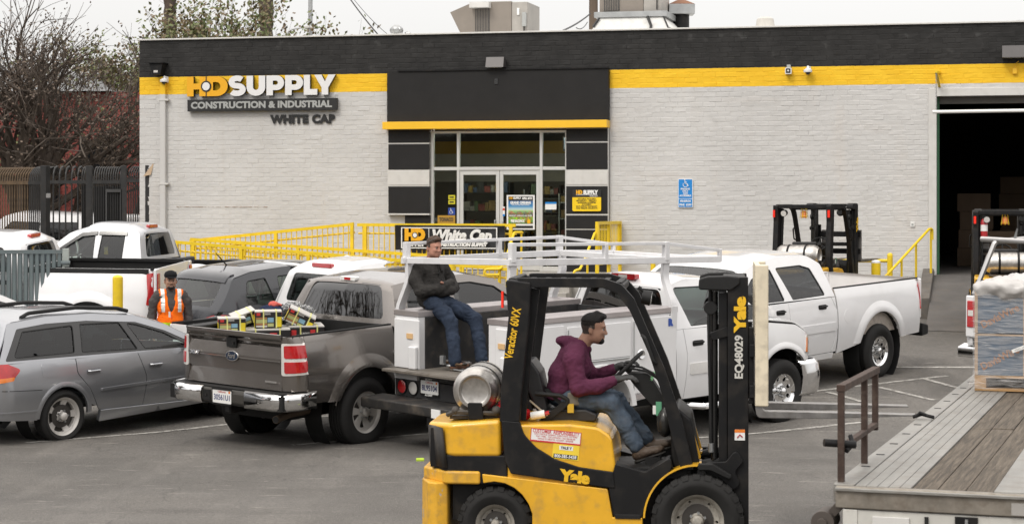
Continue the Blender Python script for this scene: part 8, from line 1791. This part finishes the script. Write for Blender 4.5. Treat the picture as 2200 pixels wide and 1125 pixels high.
# loose things lying on the bonnet behind the seat
JM = Matrix.Translation((FKX, FKY, 0)) @ Matrix.Rotation(FKA, 4, 'Z')
o = surf('red_rag', [('ell', (0, 0, .05), (.08, .10, .055), None, .02), ('ell', (.16, .03, .03), (.06, .07, .035), None, .02)], .012, fabric('red cloth', (.50, .015, .02)), None, wr=.02, ws_=14); o.location = JM @ Vector((-1.56, -.30, 1.10)); tag(o, 'crumpled red rag on the yellow bonnet behind the forklift pillar', 'rag')
o = empty('spray_bottle', label='white and red plastic bottle lying behind the forklift seat', cat='bottle'); o.location = JM @ Vector((-1.27, -.34, 1.125)); MB().cyl((-.06, 0, .0), (.05, -.01, .02), .032, n=14).ob('bottle_body', INKW, o); MB().cyl((.05, -.01, .02), (.085, -.01, .03), .016, n=10).ob('bottle_cap', REDL, o)
o = MB().bar((0, 0, 0), (-.14, 0, .12), .03, .012).ob('hand_brush', mat('pale wood', (.42, .36, .27), .6)); o.location = JM @ Vector((-1.20, -.33, 1.13)); tag(o, 'short pale wooden handle leaning behind the forklift seat', 'handle')
f2 = forklift('parked forklift seen from behind by the grey wall, with steering wheel and mast', lettering=False); f2.location = (5.95, 36.7, gz(36)-.06); f2.rotation_euler = (0, 0, R(62))
f3 = clone(f2); f3['label'] = 'forklift with red fire extinguisher standing on the ramp at the right edge'; f3.location = (8.9, 35.6, gz(34)-.06); f3.rotation_euler = (0, 0, R(79))
ex = empty('fire_extinguisher', label='red fire extinguisher hanging behind the pillar of the right forklift', cat='fire extinguisher'); M3 = Matrix.Translation(f3.location) @ Matrix.Rotation(R(79), 4, 'Z'); ex.location = M3 @ Vector((-1.47, .36, 1.72)); MB().lathe([(.001, 0), (.055, 0), (.06, .02), (.06, .30), (.045, .35), (.02, .37), (.001, .37)], (0, 0, 0), (0, 0, 1), 18).ob('cylinder', mat('extinguisher red', (.42, .02, .025), .3, coat=.5), ex); MB().lathe([(.0615, .15), (.0615, .26)], (0, 0, 0), (0, 0, 1), 18).ob('paper_label', INKW, ex); MB().bar((0, 0, .37), (0, 0, .43), .03, .03).bar((-.02, 0, .43), (.07, 0, .44), .02, .02).ob('valve', BLK, ex)
# ================================================================ BOXES IN THE GREY PICKUP
TM = None
def pick_m(X, Y, th):
    n = Vector((0, -(gz(Y+1.2)-gz(Y-1.2))/2.4, 1)).normalized(); f = Vector((math.cos(th), math.sin(th), 0)); f = (f-n*f.dot(n)).normalized(); l = n.cross(f)
    M = Matrix((f, l, n)).transposed().to_4x4(); M.translation = Vector((X, Y, gz(Y))); return M
TM = pick_m(-1.32, 25.05, R(51.7))
CB = mat('box black print', (.018, .016, .016), .45, var=.1); CW = mat('box white lid', (.48, .465, .44), .6, var=.08); CY = mat('box yellow panel', (.60, .47, .02), .5, var=.1); CR = mat('box red mark', (.50, .03, .03), .5); CBL = mat('box blue block', (.18, .32, .42), .5); CGN = mat('box olive block', (.35, .36, .15), .5); CBR = mat('box brown block', (.32, .15, .06), .5); STR = mat('yellow strap', (.62, .60, .22), .5)
def tbox(loc, rot, L_, W_, H_, label):
    if H_ < .3: L_, W_, H_ = L_*.88, W_*.88, H_*.9
    o = empty('carton', label=label, cat='box', group='strapped cartons in the pickup bed'); M = TM @ Matrix.Translation(loc) @ Matrix.Rotation(rot[2], 4, 'Z') @ Matrix.Rotation(rot[1], 4, 'Y') @ Matrix.Rotation(rot[0], 4, 'X')
    o.location = M.translation; o.rotation_euler = M.to_euler()
    b = MB().bx(-L_/2, L_/2, -W_/2, W_/2, 0, H_).ob('carton_body', CB, o, bevel=.004)
    MB().bx(-L_/2-.002, L_/2+.002, -W_/2-.002, W_/2+.002, H_-.012, H_+.002).ob('lid', CW, o)
    def face(sx, sy, x0, x1, z0, z1, m, nm='printed_block', e=.0035):
        if sy: y = sy*W_/2; MB().bx(x0, x1, min(y, y+sy*e), max(y, y+sy*e), z0, z1).ob(nm, m, b, smooth=False)
        else: x = sx*L_/2; MB().bx(min(x, x+sx*e), max(x, x+sx*e), x0, x1, z0, z1).ob(nm, m, b, smooth=False)
    for sy in (-1, 1):
        face(0, sy, -L_*.44, -L_*.30, H_*.74, H_*.92, CR); face(0, sy, L_*.10, L_*.24, H_*.74, H_*.92, CR) if L_ > .35 else None
        for i, (m, a, c) in enumerate(((CBR, .54, .64), (CGN, .30, .52), (CBR, .18, .28), (CW, .05, .15))): face(0, sy, -L_*.46, -L_*.05, H_*a, H_*c, m)
        face(0, sy, -L_*.03, L_*.2, H_*.34, H_*.62, CBL); face(0, sy, -L_*.03, L_*.2, H_*.08, H_*.28, CGN); face(0, sy, L_*.28, L_*.49, .01, H_*.66, CY)
        text('lettering', 'SCREWS', .03, CW, b, (-L_*.06, sy*(W_/2+.004), H_*.84), (R(90), 0, 0 if sy < 0 else R(180)), .001, .0004, width=L_*.28)
    for sx_ in (-1, 1): face(sx_, 0, -W_*.46, W_*.3, .01, H_*.66, CY); face(sx_, 0, -W_*.42, -W_*.16, H_*.74, H_*.92, CR)
    t = .0045
    for x in (-L_*.18, L_*.3): MB().bx(x-.008, x+.008, -W_/2-t, W_/2+t, -t, H_+t).ob('strap', STR, o)
zf = .82
tbox((-2.62, .50, zf+.50), (0, 0, R(-38)), .36, .24, .19, 'carton nearest the tailgate on the left, black yellow and white with two straps')
tbox((-2.62, .46, zf+.01), (0, 0, R(-38)), .46, .40, .48, 'large dark carton underneath the left cartons in the pickup bed')
tbox((-2.28, .62, zf+.57), (R(10), R(-18), R(-30)), .32, .22, .16, 'tilted carton with white lid leaning behind the left one in the pickup bed')
tbox((-2.18, .33, zf+.53), (0, 0, R(-42)), .36, .25, .22, 'middle carton with white lid standing level in the pickup bed')
tbox((-2.18, .40, zf+.01), (0, 0, R(-42)), .60, .50, .51, 'large dark carton underneath the middle cartons in the pickup bed')
tbox((-1.80, .22, zf+.53), (R(6), R(26), R(-45)), .38, .25, .20, 'tilted carton with white straps resting against the cab at right')
tbox((-1.72, .16, zf+.01), (0, 0, R(-40)), .42, .42, .52, 'yellow ended carton lowest at the cab side of the pickup bed')
FILM = mat('clear film', (.55, .55, .55), .25, coat=.5); 
o = surf('plastic_bag', [('ell', (0, 0, .08), (.14, .13, .10), None, .03), ('ell', (.15, .08, .05), (.10, .10, .08), None, .03), ('ell', (-.12, .04, .04), (.09, .09, .07), None, .03)], .014, glass('film bag', (.75, .76, .76), 1.6, .75), None, wr=.03, ws_=16); o.location = TM @ Vector((-1.66, .42, zf+.60)); tag(o, 'crumpled clear plastic bag on top of the cartons', 'bag')
o = surf('red_gloves', [('ell', (0, 0, .03), (.06, .04, .04), None, .02), ('cap', (.04, 0, .04), (.09, .03, .02), .015, .012, .01), ('cap', (.03, .03, .04), (.07, .07, .03), .015, .012, .01)], .008, fabric('salmon cloth', (.55, .12, .10)), None, wr=.006, ws_=30); o.location = TM @ Vector((-2.0, .42, zf+.75)); tag(o, 'small salmon red cloth on the heap of cartons', 'cloth')
o = surf('navy_cloth', [('ell', (0, 0, .03), (.14, .10, .05), None, .03)], .012, fabric('navy cloth', (.02, .028, .06)), None, wr=.015, ws_=14); o.location = TM @ Vector((-2.0, .46, zf+.69)); tag(o, 'dark blue cloth bunched behind the middle carton', 'cloth')
o = MB().add([(-.15, -.12, 0), (.15, -.10, .02), (.14, .12, .04), (-.14, .10, .01)], [(0, 1, 2, 3)]).ob('paper_sheet', CW); o.location = TM @ Vector((-2.75, .62, 1.33)); tag(o, 'white paper sheet lying at the left rear corner of the pickup bed', 'paper')
b = empty('black_bin_lid', label='long black lid lying behind the left cartons in the pickup bed', cat='lid'); b.location = TM @ Vector((-2.5, .72, 1.39)); b.rotation_euler = (0, R(-3), R(51.7)); MB().prism([((-.55, -.12), .05), ((.6, -.12), .05), ((.6, .12), .05), ((-.55, .12), .05)], 'xy', 0, .035).ob('lid_panel', BLK, b, bevel=.01)

# ================================================================ FLATBED WITH WRAPPED PALLET
DKX, DKY, DKA = 1.755, 10.70, R(-19.3)       # local x along the tail edge (to the right), y forward, z up; deck height 1.30
fb_ = empty('flatbed_trailer', (DKX, DKY, 0), DKA, 'flatbed trailer tail with aluminium and worn wood decking at lower right', 'flatbed trailer'); FM = Matrix.Translation((DKX, DKY, 0)) @ Matrix.Rotation(DKA, 4, 'Z')
ZD = 1.30; LEN = 8.2
ALF = mat('deck aluminium', (.27, .262, .243), .5, .4, var=.15, scale=3, bump=.2, dirt=.35, stretch=(3, .6, 3)); 
def woodm():
    m = bpy.data.materials.new('weathered deck wood'); m.use_nodes = True; N, L = m.node_tree.nodes, m.node_tree.links; b_ = N['Principled BSDF']; t = N.new('ShaderNodeTexCoord'); mp = N.new('ShaderNodeMapping'); mp.inputs['Scale'].default_value = (20, .8, 9); L.new(t.outputs['Object'], mp.inputs[0])
    n = N.new('ShaderNodeTexNoise'); n.inputs['Scale'].default_value = 2.4; n.inputs['Detail'].default_value = 10; n.inputs['Roughness'].default_value = .7; n.inputs['Distortion'].default_value = .6; L.new(mp.outputs[0], n.inputs['Vector'])
    cr = N.new('ShaderNodeValToRGB'); e = cr.color_ramp.elements; e[0].position = .30; e[0].color = (.030, .024, .018, 1); e[1].position = .72; e[1].color = (.185, .152, .115, 1); q = e.new(.5); q.color = (.095, .076, .056, 1); L.new(n.outputs['Fac'], cr.inputs[0]); L.new(cr.outputs[0], b_.inputs['Base Color'])
    b_.inputs['Roughness'].default_value = .85; bp = N.new('ShaderNodeBump'); bp.inputs['Strength'].default_value = .7; bp.inputs['Distance'].default_value = .02; L.new(n.outputs['Fac'], bp.inputs['Height']); L.new(bp.outputs[0], b_.inputs['Normal']); return m
WOOD = woodm()
# planks across the deck: (x0, x1, material)
xx = .0; MB().bx(.0, .115, .02, LEN, ZD-.10, ZD).ob('side_rail', ALF, fb_, bevel=.006)
x = .120
for i in range(5): MB().bx(x, x+.058, .03, LEN, ZD-.04, ZD-.004).ob('deck_strip', ALF, fb_, bevel=.004); x += .0605
wr_ = random.Random(8)
for i, w in enumerate((.135, .15, .15)):
    y = .03
    while y < LEN-.1:
        l = wr_.uniform(2.6, 4.2) if y < 3 else 5; y1 = min(y+l, LEN); o = MB().bx(x+.003, x+w-.003, y+.003, y1-.004, ZD-.045, ZD-.006-wr_.uniform(0, .006)).ob('deck_plank', WOOD, fb_, bevel=.004); y = y1
    x += w
MB().bx(x, x+.16, .03, LEN, ZD-.04, ZD-.003).ob('deck_strip', ALF, fb_, bevel=.004); x += .163
for i in range(4): MB().bx(x, x+.043, .03, LEN, ZD-.04, ZD-.004).ob('deck_strip', ALF, fb_, bevel=.004); x += .046
for i, w in enumerate((.16, .16, .16, .16)):
    MB().bx(x+.003, x+w-.003, .03, LEN, ZD-.045, ZD-.008).ob('deck_plank', WOOD, fb_, bevel=.004); x += w
while x < 2.30: MB().bx(x, x+.11, .03, LEN, ZD-.04, ZD-.004).ob('deck_strip', ALF, fb_, bevel=.004); x += .114
MB().bx(2.33, 2.44, .02, LEN, ZD-.10, ZD).ob('side_rail', ALF, fb_, bevel=.006)
MB().bx(.01, 2.43, .05, LEN, ZD-.12, ZD-.055).ob('deck_underside', BLKP, fb_)
MB().bx(.02, 2.44, -.035, .018, ZD-.125, ZD-.006).ob('tail_plate', mat('scuffed tail plate', (.25, .225, .19), .5, .5, var=.3, scale=7, dirt=.6), fb_, bevel=.008)
MB().bx(.02, 2.44, -.055, -.036, ZD-.030, ZD-.012).ob('tail_lip', ALF, fb_, bevel=.004)
SL = mat('stake slot', (.01, .01, .01), .8)
for i in range(13): y = .75+.56*i; MB().bx(.035, .085, y, y+.022, ZD+.0005, ZD+.003).ob('stake_slot', SL, fb_)
# under the tail: white light panel, brackets, straps, winch
WP = mat('tail panel white', (.55, .54, .50), .5, var=.15, dirt=.4)
MB().bx(.06, 2.40, -.02, .03, ZD-.34, ZD-.13).ob('tail_panel', WP, fb_, bevel=.005); MB().bx(.06, .14, -.03, .05, ZD-.75, ZD-.13).ob('tail_leg', WP, fb_, bevel=.005)
for a, b_, z0, z1 in ((.22, .42, ZD-.24, ZD-.16), (1.75, 1.95, ZD-.24, ZD-.16)): MB().bx(a, b_, -.035, -.02, z0, z1).ob('lamp_plate', LG, fb_, bevel=.004)
MB().bx(.66, .78, -.03, -.018, ZD-.30, ZD-.14).ob('dark_bracket', BLKP, fb_); MB().bx(.715, .73, -.05, -.03, ZD-.5, ZD-.15).ob('hanging_strap', STEEL, fb_); MB().bx(.50, .52, -.034, -.02, ZD-.24, ZD-.15).ob('slot', SL, fb_)
for xx in (.99, 1.08): MB().cyl((xx, -.022, ZD-.24), (xx, -.015, ZD-.24), .012, n=10).ob('bolt_hole', SL, fb_)
for a, b_, m in ((.955, 1.03, mat('silver tape', (.6, .58, .55), .25, .6)), (1.03, 1.13, mat('blue tape', (.01, .10, .32), .4)), (1.13, 1.22, MATS['silver tape']), (1.22, 1.30, mat('gold tape', (.35, .25, .12), .4, .4))): MB().bx(a, b_, -.042, -.0355, ZD-.115, ZD-.05).ob('reflective_tape', m, fb_)
MB().bx(.2, 2.3, -.015, .05, ZD-.62, ZD-.38).ob('lower_tail_board', mat('lower white board', (.60, .60, .62), .45), fb_, bevel=.01); MB().bx(.2, 2.3, .06, .12, ZD-.38, ZD-.34).ob('red_strip', mat('dull red strip', (.25, .02, .03), .5), fb_)
MB().cyl((-.06, .02, ZD-.22), (-.06, .22, ZD-.22), .065, n=20).cyl((-.06, .0, ZD-.22), (-.06, .24, ZD-.22), .028, n=12).bar((-.06, .1, ZD-.22), (.03, .1, ZD-.12), .05, .05).ob('strap_winch', mat('winch steel', (.10, .085, .075), .6, .5), fb_, bevel=.003)
MB().tube([(-.05, .0, ZD-.28), (-.04, .0, ZD-.40), (-.0, .0, ZD-.6)], .012, 6).ob('red_cord', mat('red cord', (.45, .03, .03), .6), fb_)
MB().bx(.5, 1.9, .5, LEN, ZD-.45, ZD-.13).ob('frame_beams', BLKP, fb_)
for y in (1.3, 2.5):
    for x0, x1 in ((.05, .33), (2.1, 2.38)): MB().lathe([(.24, -.14), (.46, -.14), (.50, -.10), (.50, .10), (.46, .14), (.24, .14)], ((x0+x1)/2, y, .50), (1, 0, 0), 32).ob('trailer_tyre', RUB, fb_); MB().lathe([(.001, -.08), (.24, -.12), (.24, .12), (.001, .08)], ((x0+x1)/2, y, .50), (1, 0, 0), 24).ob('trailer_wheel', STEEL, fb_)
# hook on the side rail
o = MB().tube([(0, 0, 0), (.06, .02, .02), (.11, .0, .01), (.14, .03, 0)], .014, 6, fil=.02).tube([(.02, .0, .0), (.05, .0, .035), (.09, .0, .02)], .01, 6).ob('ratchet_hook', BLKP); o.location = FM @ Vector((-.02, 3.35, ZD+.015)); o.rotation_euler = (0, 0, DKA); tag(o, 'black ratchet hook lying on the aluminium side rail of the flatbed', 'hook')
# rusty stake rack
RS = mat('rusty tube', (.055, .034, .026), .75, .2, var=.35, scale=9, dirt=.3, bump=.3)
sr = empty('stake_rack', FM @ Vector((.03, .10, ZD)), DKA, 'rusty steel stake rack standing in the left edge of the flatbed', 'rail'); t = .042
def pxr(px, py, Y): return FM.inverted() @ px3(px, py, Y)-Vector((.03, .10, ZD))
MB().bx(-.018, .018, -.02, .018, -.06, .495).ob('post', RS, sr, bevel=.004); MB().bx(-.018, .018, 0.78, .816, -.06, .495).ob('post', RS, sr, bevel=.004); MB().bx(-.018, .018, 1.19, 1.225, .15, .495).ob('hanging_post', RS, sr, bevel=.004)
MB().bx(-.023, .023, -.022, 1.25, .496, .535).ob('top_bar', RS, sr, bevel=.004); MB().bx(-.018, .018, .023, 1.19, .17, .20).ob('middle_bar', RS, sr, bevel=.004); MB().cyl((-.09, -.03, .215), (.07, .05, .20), .022, n=12).tube([(.03, .0, .17), (.05, .08, .2), (.03, .12, .24)], .014, 6).ob('rack_clamp', BLKP, sr)
# pallet with wrapped boxes
PM = FM @ Matrix.Translation((.17, 5.63, ZD)); pl = empty('wooden_pallet', PM.translation, DKA, 'wooden pallet under the film wrapped boxes on the flatbed', 'pallet'); PW = mat('pallet wood', (.42, .25, .11), .75, var=.25, scale=6, bump=.3)
PWD = 1.22
for i in range(7): MB().bx(0, PWD, .0+.18*i, .13+.18*i, .105, .125).ob('top_board', PW, pl)
for x0 in (.0, .56, PWD-.09): MB().bx(x0, x0+.09, .0, 1.2, .022, .104).ob('stringer', PW, pl)
for y0 in (.0, .55, 1.1): MB().bx(0, PWD, y0, y0+.10, .0, .02).ob('bottom_board', PW, pl)
BB = mat('faded blue carton', (.085, .125, .18), .7, var=.12, scale=4, dirt=.12); BE = mat('carton tan edge', (.42, .30, .2), .8); BO = mat('carton orange print', (.34, .16, .08), .7)
n_ = 0
pos = {0: 'lower left', 1: 'lower right', 2: 'upper left', 3: 'upper right'}
for lev in range(2):
    for j in range(3):
        for dpt in range(2):
            w = .405; h_ = .335
            o = empty('blue_carton', PM @ Vector((.0+j*(w+.004), dpt*.6, .127+lev*(h_+.005))), DKA, None, 'box', 'blue cartons wrapped on the pallet')
            o['label'] = '%s blue carton in the %s of the wrapped pallet stack' % (('bottom', 'top')[lev]+(' left', ' middle', ' right')[j], ('front row', 'rear row')[dpt])
            bx0 = MB().bx(0, w, 0, .59, 0, h_).ob('carton_body', BB, o, bevel=.006)
            if dpt == 0:
                MB().bx(0, .025, -.002, 0, 0, h_).bx(w-.02, w, -.002, 0, 0, h_).ob('tan_corner', BE, o); MB().bx(.025, w-.02, -.002, 0, h_-.014, h_).ob('tan_edge', BE, o)
                text('lettering', 'DavisWire', .085, BO, o, (w*.50, -.003, h_*.42), (R(90), R(-28), 0), .002, .0004, width=.33)
FILMW = glass('stretch film', (.82, .83, .85), 2.2, .9)
# stretch film: a creased skin round the stack, gathered on top and at the foot
def film_mat():
    m = bpy.data.materials.new('stretch wrap'); m.use_nodes = True; N, L = m.node_tree.nodes, m.node_tree.links; b_ = N['Principled BSDF']; b_.inputs['Base Color'].default_value = (.66, .64, .62, 1); b_.inputs['Roughness'].default_value = .28
    t = N.new('ShaderNodeTexCoord'); mp = N.new('ShaderNodeMapping'); mp.inputs['Scale'].default_value = (1.2, 1.2, 9); mp.inputs['Rotation'].default_value = (0, R(6), 0); L.new(t.outputs['Object'], mp.inputs[0]); n = N.new('ShaderNodeTexNoise'); n.inputs['Scale'].default_value = 4; n.inputs['Detail'].default_value = 8; n.inputs['Distortion'].default_value = 1.2; L.new(mp.outputs[0], n.inputs['Vector'])
    r = N.new('ShaderNodeMapRange'); r.inputs['From Min'].default_value = .35; r.inputs['From Max'].default_value = .75; r.inputs['To Min'].default_value = .06; r.inputs['To Max'].default_value = .45; L.new(n.outputs['Fac'], r.inputs['Value']); tr = N.new('ShaderNodeBsdfTransparent'); mx = N.new('ShaderNodeMixShader'); L.new(r.outputs[0], mx.inputs[0]); L.new(tr.outputs[0], mx.inputs[1]); L.new(b_.outputs[0], mx.inputs[2]); L.new(mx.outputs[0], N['Material Output'].inputs[0])
    bp = N.new('ShaderNodeBump'); bp.inputs['Strength'].default_value = .6; bp.inputs['Distance'].default_value = .03; L.new(n.outputs['Fac'], bp.inputs['Height']); L.new(bp.outputs[0], b_.inputs['Normal']); return m
WRAP = film_mat()
def wrapfn():
    V, Fc = [], []; per = []; N_ = 120; hw, hd = PWD/2+.015, .60+.015
    for i in range(N_):
        t = i/N_*8
        if t < 2: p = (-hw+hw*t, -hd)
        elif t < 4: p = (hw, -hd+hd*(t-2))
        elif t < 6: p = (hw-hw*(t-4), hd)
        else: p = (-hw, hd-hd*(t-6))
        per.append(p)
    zs_ = [.02, .06, .12, .2, .3, .4, .5, .6, .7, .78, .82]
    for zi, z in enumerate(zs_):
        for (x, y) in per:
            q = Vector((x*4, y*4, z*7)); k = .012*noise.noise(q)+(.045*abs(noise.noise(q*2.2))+.01 if z < .11 else .0); f = 1+k/math.hypot(x, y)*1.3; V.append((x*f, y*f, z+.012*noise.noise(q*1.3+Vector((5, 0, 0)))))
    for zi in range(len(zs_)-1):
        for i in range(N_): Fc.append((zi*N_+i, zi*N_+(i+1) % N_, (zi+1)*N_+(i+1) % N_, (zi+1)*N_+i))
    return V, Fc
V, Fc = wrapfn(); o = mesh_ob('stretch_wrap', V, Fc, WRAP, None, sharp=60); o.location = PM @ Vector((PWD/2, .60, 0)); o.rotation_euler = (0, 0, DKA); tag(o, 'clear creased stretch film wound round the blue cartons', 'plastic film')
BAG = mat('white film bag', (.46, .445, .43), .35, var=.08, bump=.4, bscale=14)
bgx = lambda x, y, z: (x, y, z)
o = surf('covering_sheet', [('box', (.61, .60, .84), (.62, .60, .02), None, .03), ('ell', (.45, .3, .86), (.35, .28, .08), None, .05), ('ell', (.95, .45, .89), (.38, .32, .11), None, .06), ('ell', (1.0, .9, .95), (.34, .3, .13), None, .06), ('cap', (.06, .03, .80), (1.15, .02, .79), .045, .06, .03), ('ell', (.25, .1, .84), (.22, .16, .05), None, .04)], .018, BAG, None, wr=.028, ws_=6.5, seed=3); o.location = PM.translation; o.rotation_euler = (0, 0, DKA); tag(o, 'rumpled white plastic sheet covering the top of the wrapped pallet', 'plastic sheet')
o = MB().bx(-.085, .085, -.002, .0, -.014, .014).ob('packing_label', INKW); o.location = PM @ Vector((.38, -.045, .36)); o.rotation_euler = (0, R(-22), DKA); tag(o, 'white printed label stuck on the wrapped blue cartons', 'label')
text('lettering', 'PEEL HERE', .018, SGG, o, (0, -.004, 0), (R(90), 0, 0), 0, .0003, width=.12)

# litter on the lot
def flat(name, px, py, w, d, m, label, rz=0.): p = gp(px, py); o = MB().prism([((-w/2, -d/2), .01), ((w/2, -d/2*.7), .01), ((w/2*.8, d/2), .01), ((-w/2, d/2*.8), .01)], 'xy', 0, .02).ob(name, m); o.location = (p.x, p.y, p.z+.004); o.rotation_euler = (R(8), 0, rz); tag(o, label, 'litter')
flat('litter_wrapper', 903, 989, .09, .07, mat('lime wrapper', (.45, .62, .05), .5), 'lime green and white wrapper on the asphalt behind the big forklift')

# ================================================================ ACROSS THE STREET (seen only as reflections in paint and glass)
bk = MB().bx(-70, 60, -46, -44, 0, 7.5).ob('warehouse_row', mat('brown warehouse', (.16, .12, .09), .8, var=.3, scale=.3)); tag(bk, 'long brown warehouse wall standing behind the camera across the street', 'building')
bk = MB().bx(-62, -58, -40, 50, 0, 6.0).ob('side_warehouse', mat('grey warehouse', (.14, .13, .12), .8, var=.3, scale=.3)); tag(bk, 'long grey warehouse wall standing far off to the left of the lot', 'building')
src = bpy.data.objects['tree']
for i, (x, y, s_) in enumerate(((-24, 19, 1.6), (-33, 30, 1.7), (-36, 22, 1.1), (-14, -22, 1.3), (6, -26, 1.2), (22, -20, 1.1), (-26, -8, 1.2))):
    t = clone(src); t.location = (x, y, 0); t.scale = (s_,)*3; t.rotation_euler = (0, 0, i*1.7)
    t['label'] = 'bare street tree outside the picture, %s' % ('level with the parked cars, nearest to them', 'left of the camera beyond the nearest street tree', 'far left beside the grey warehouse', 'behind the camera and to its left', 'straight behind the camera', 'behind the camera and to its right', 'left of and a little behind the camera')[i]
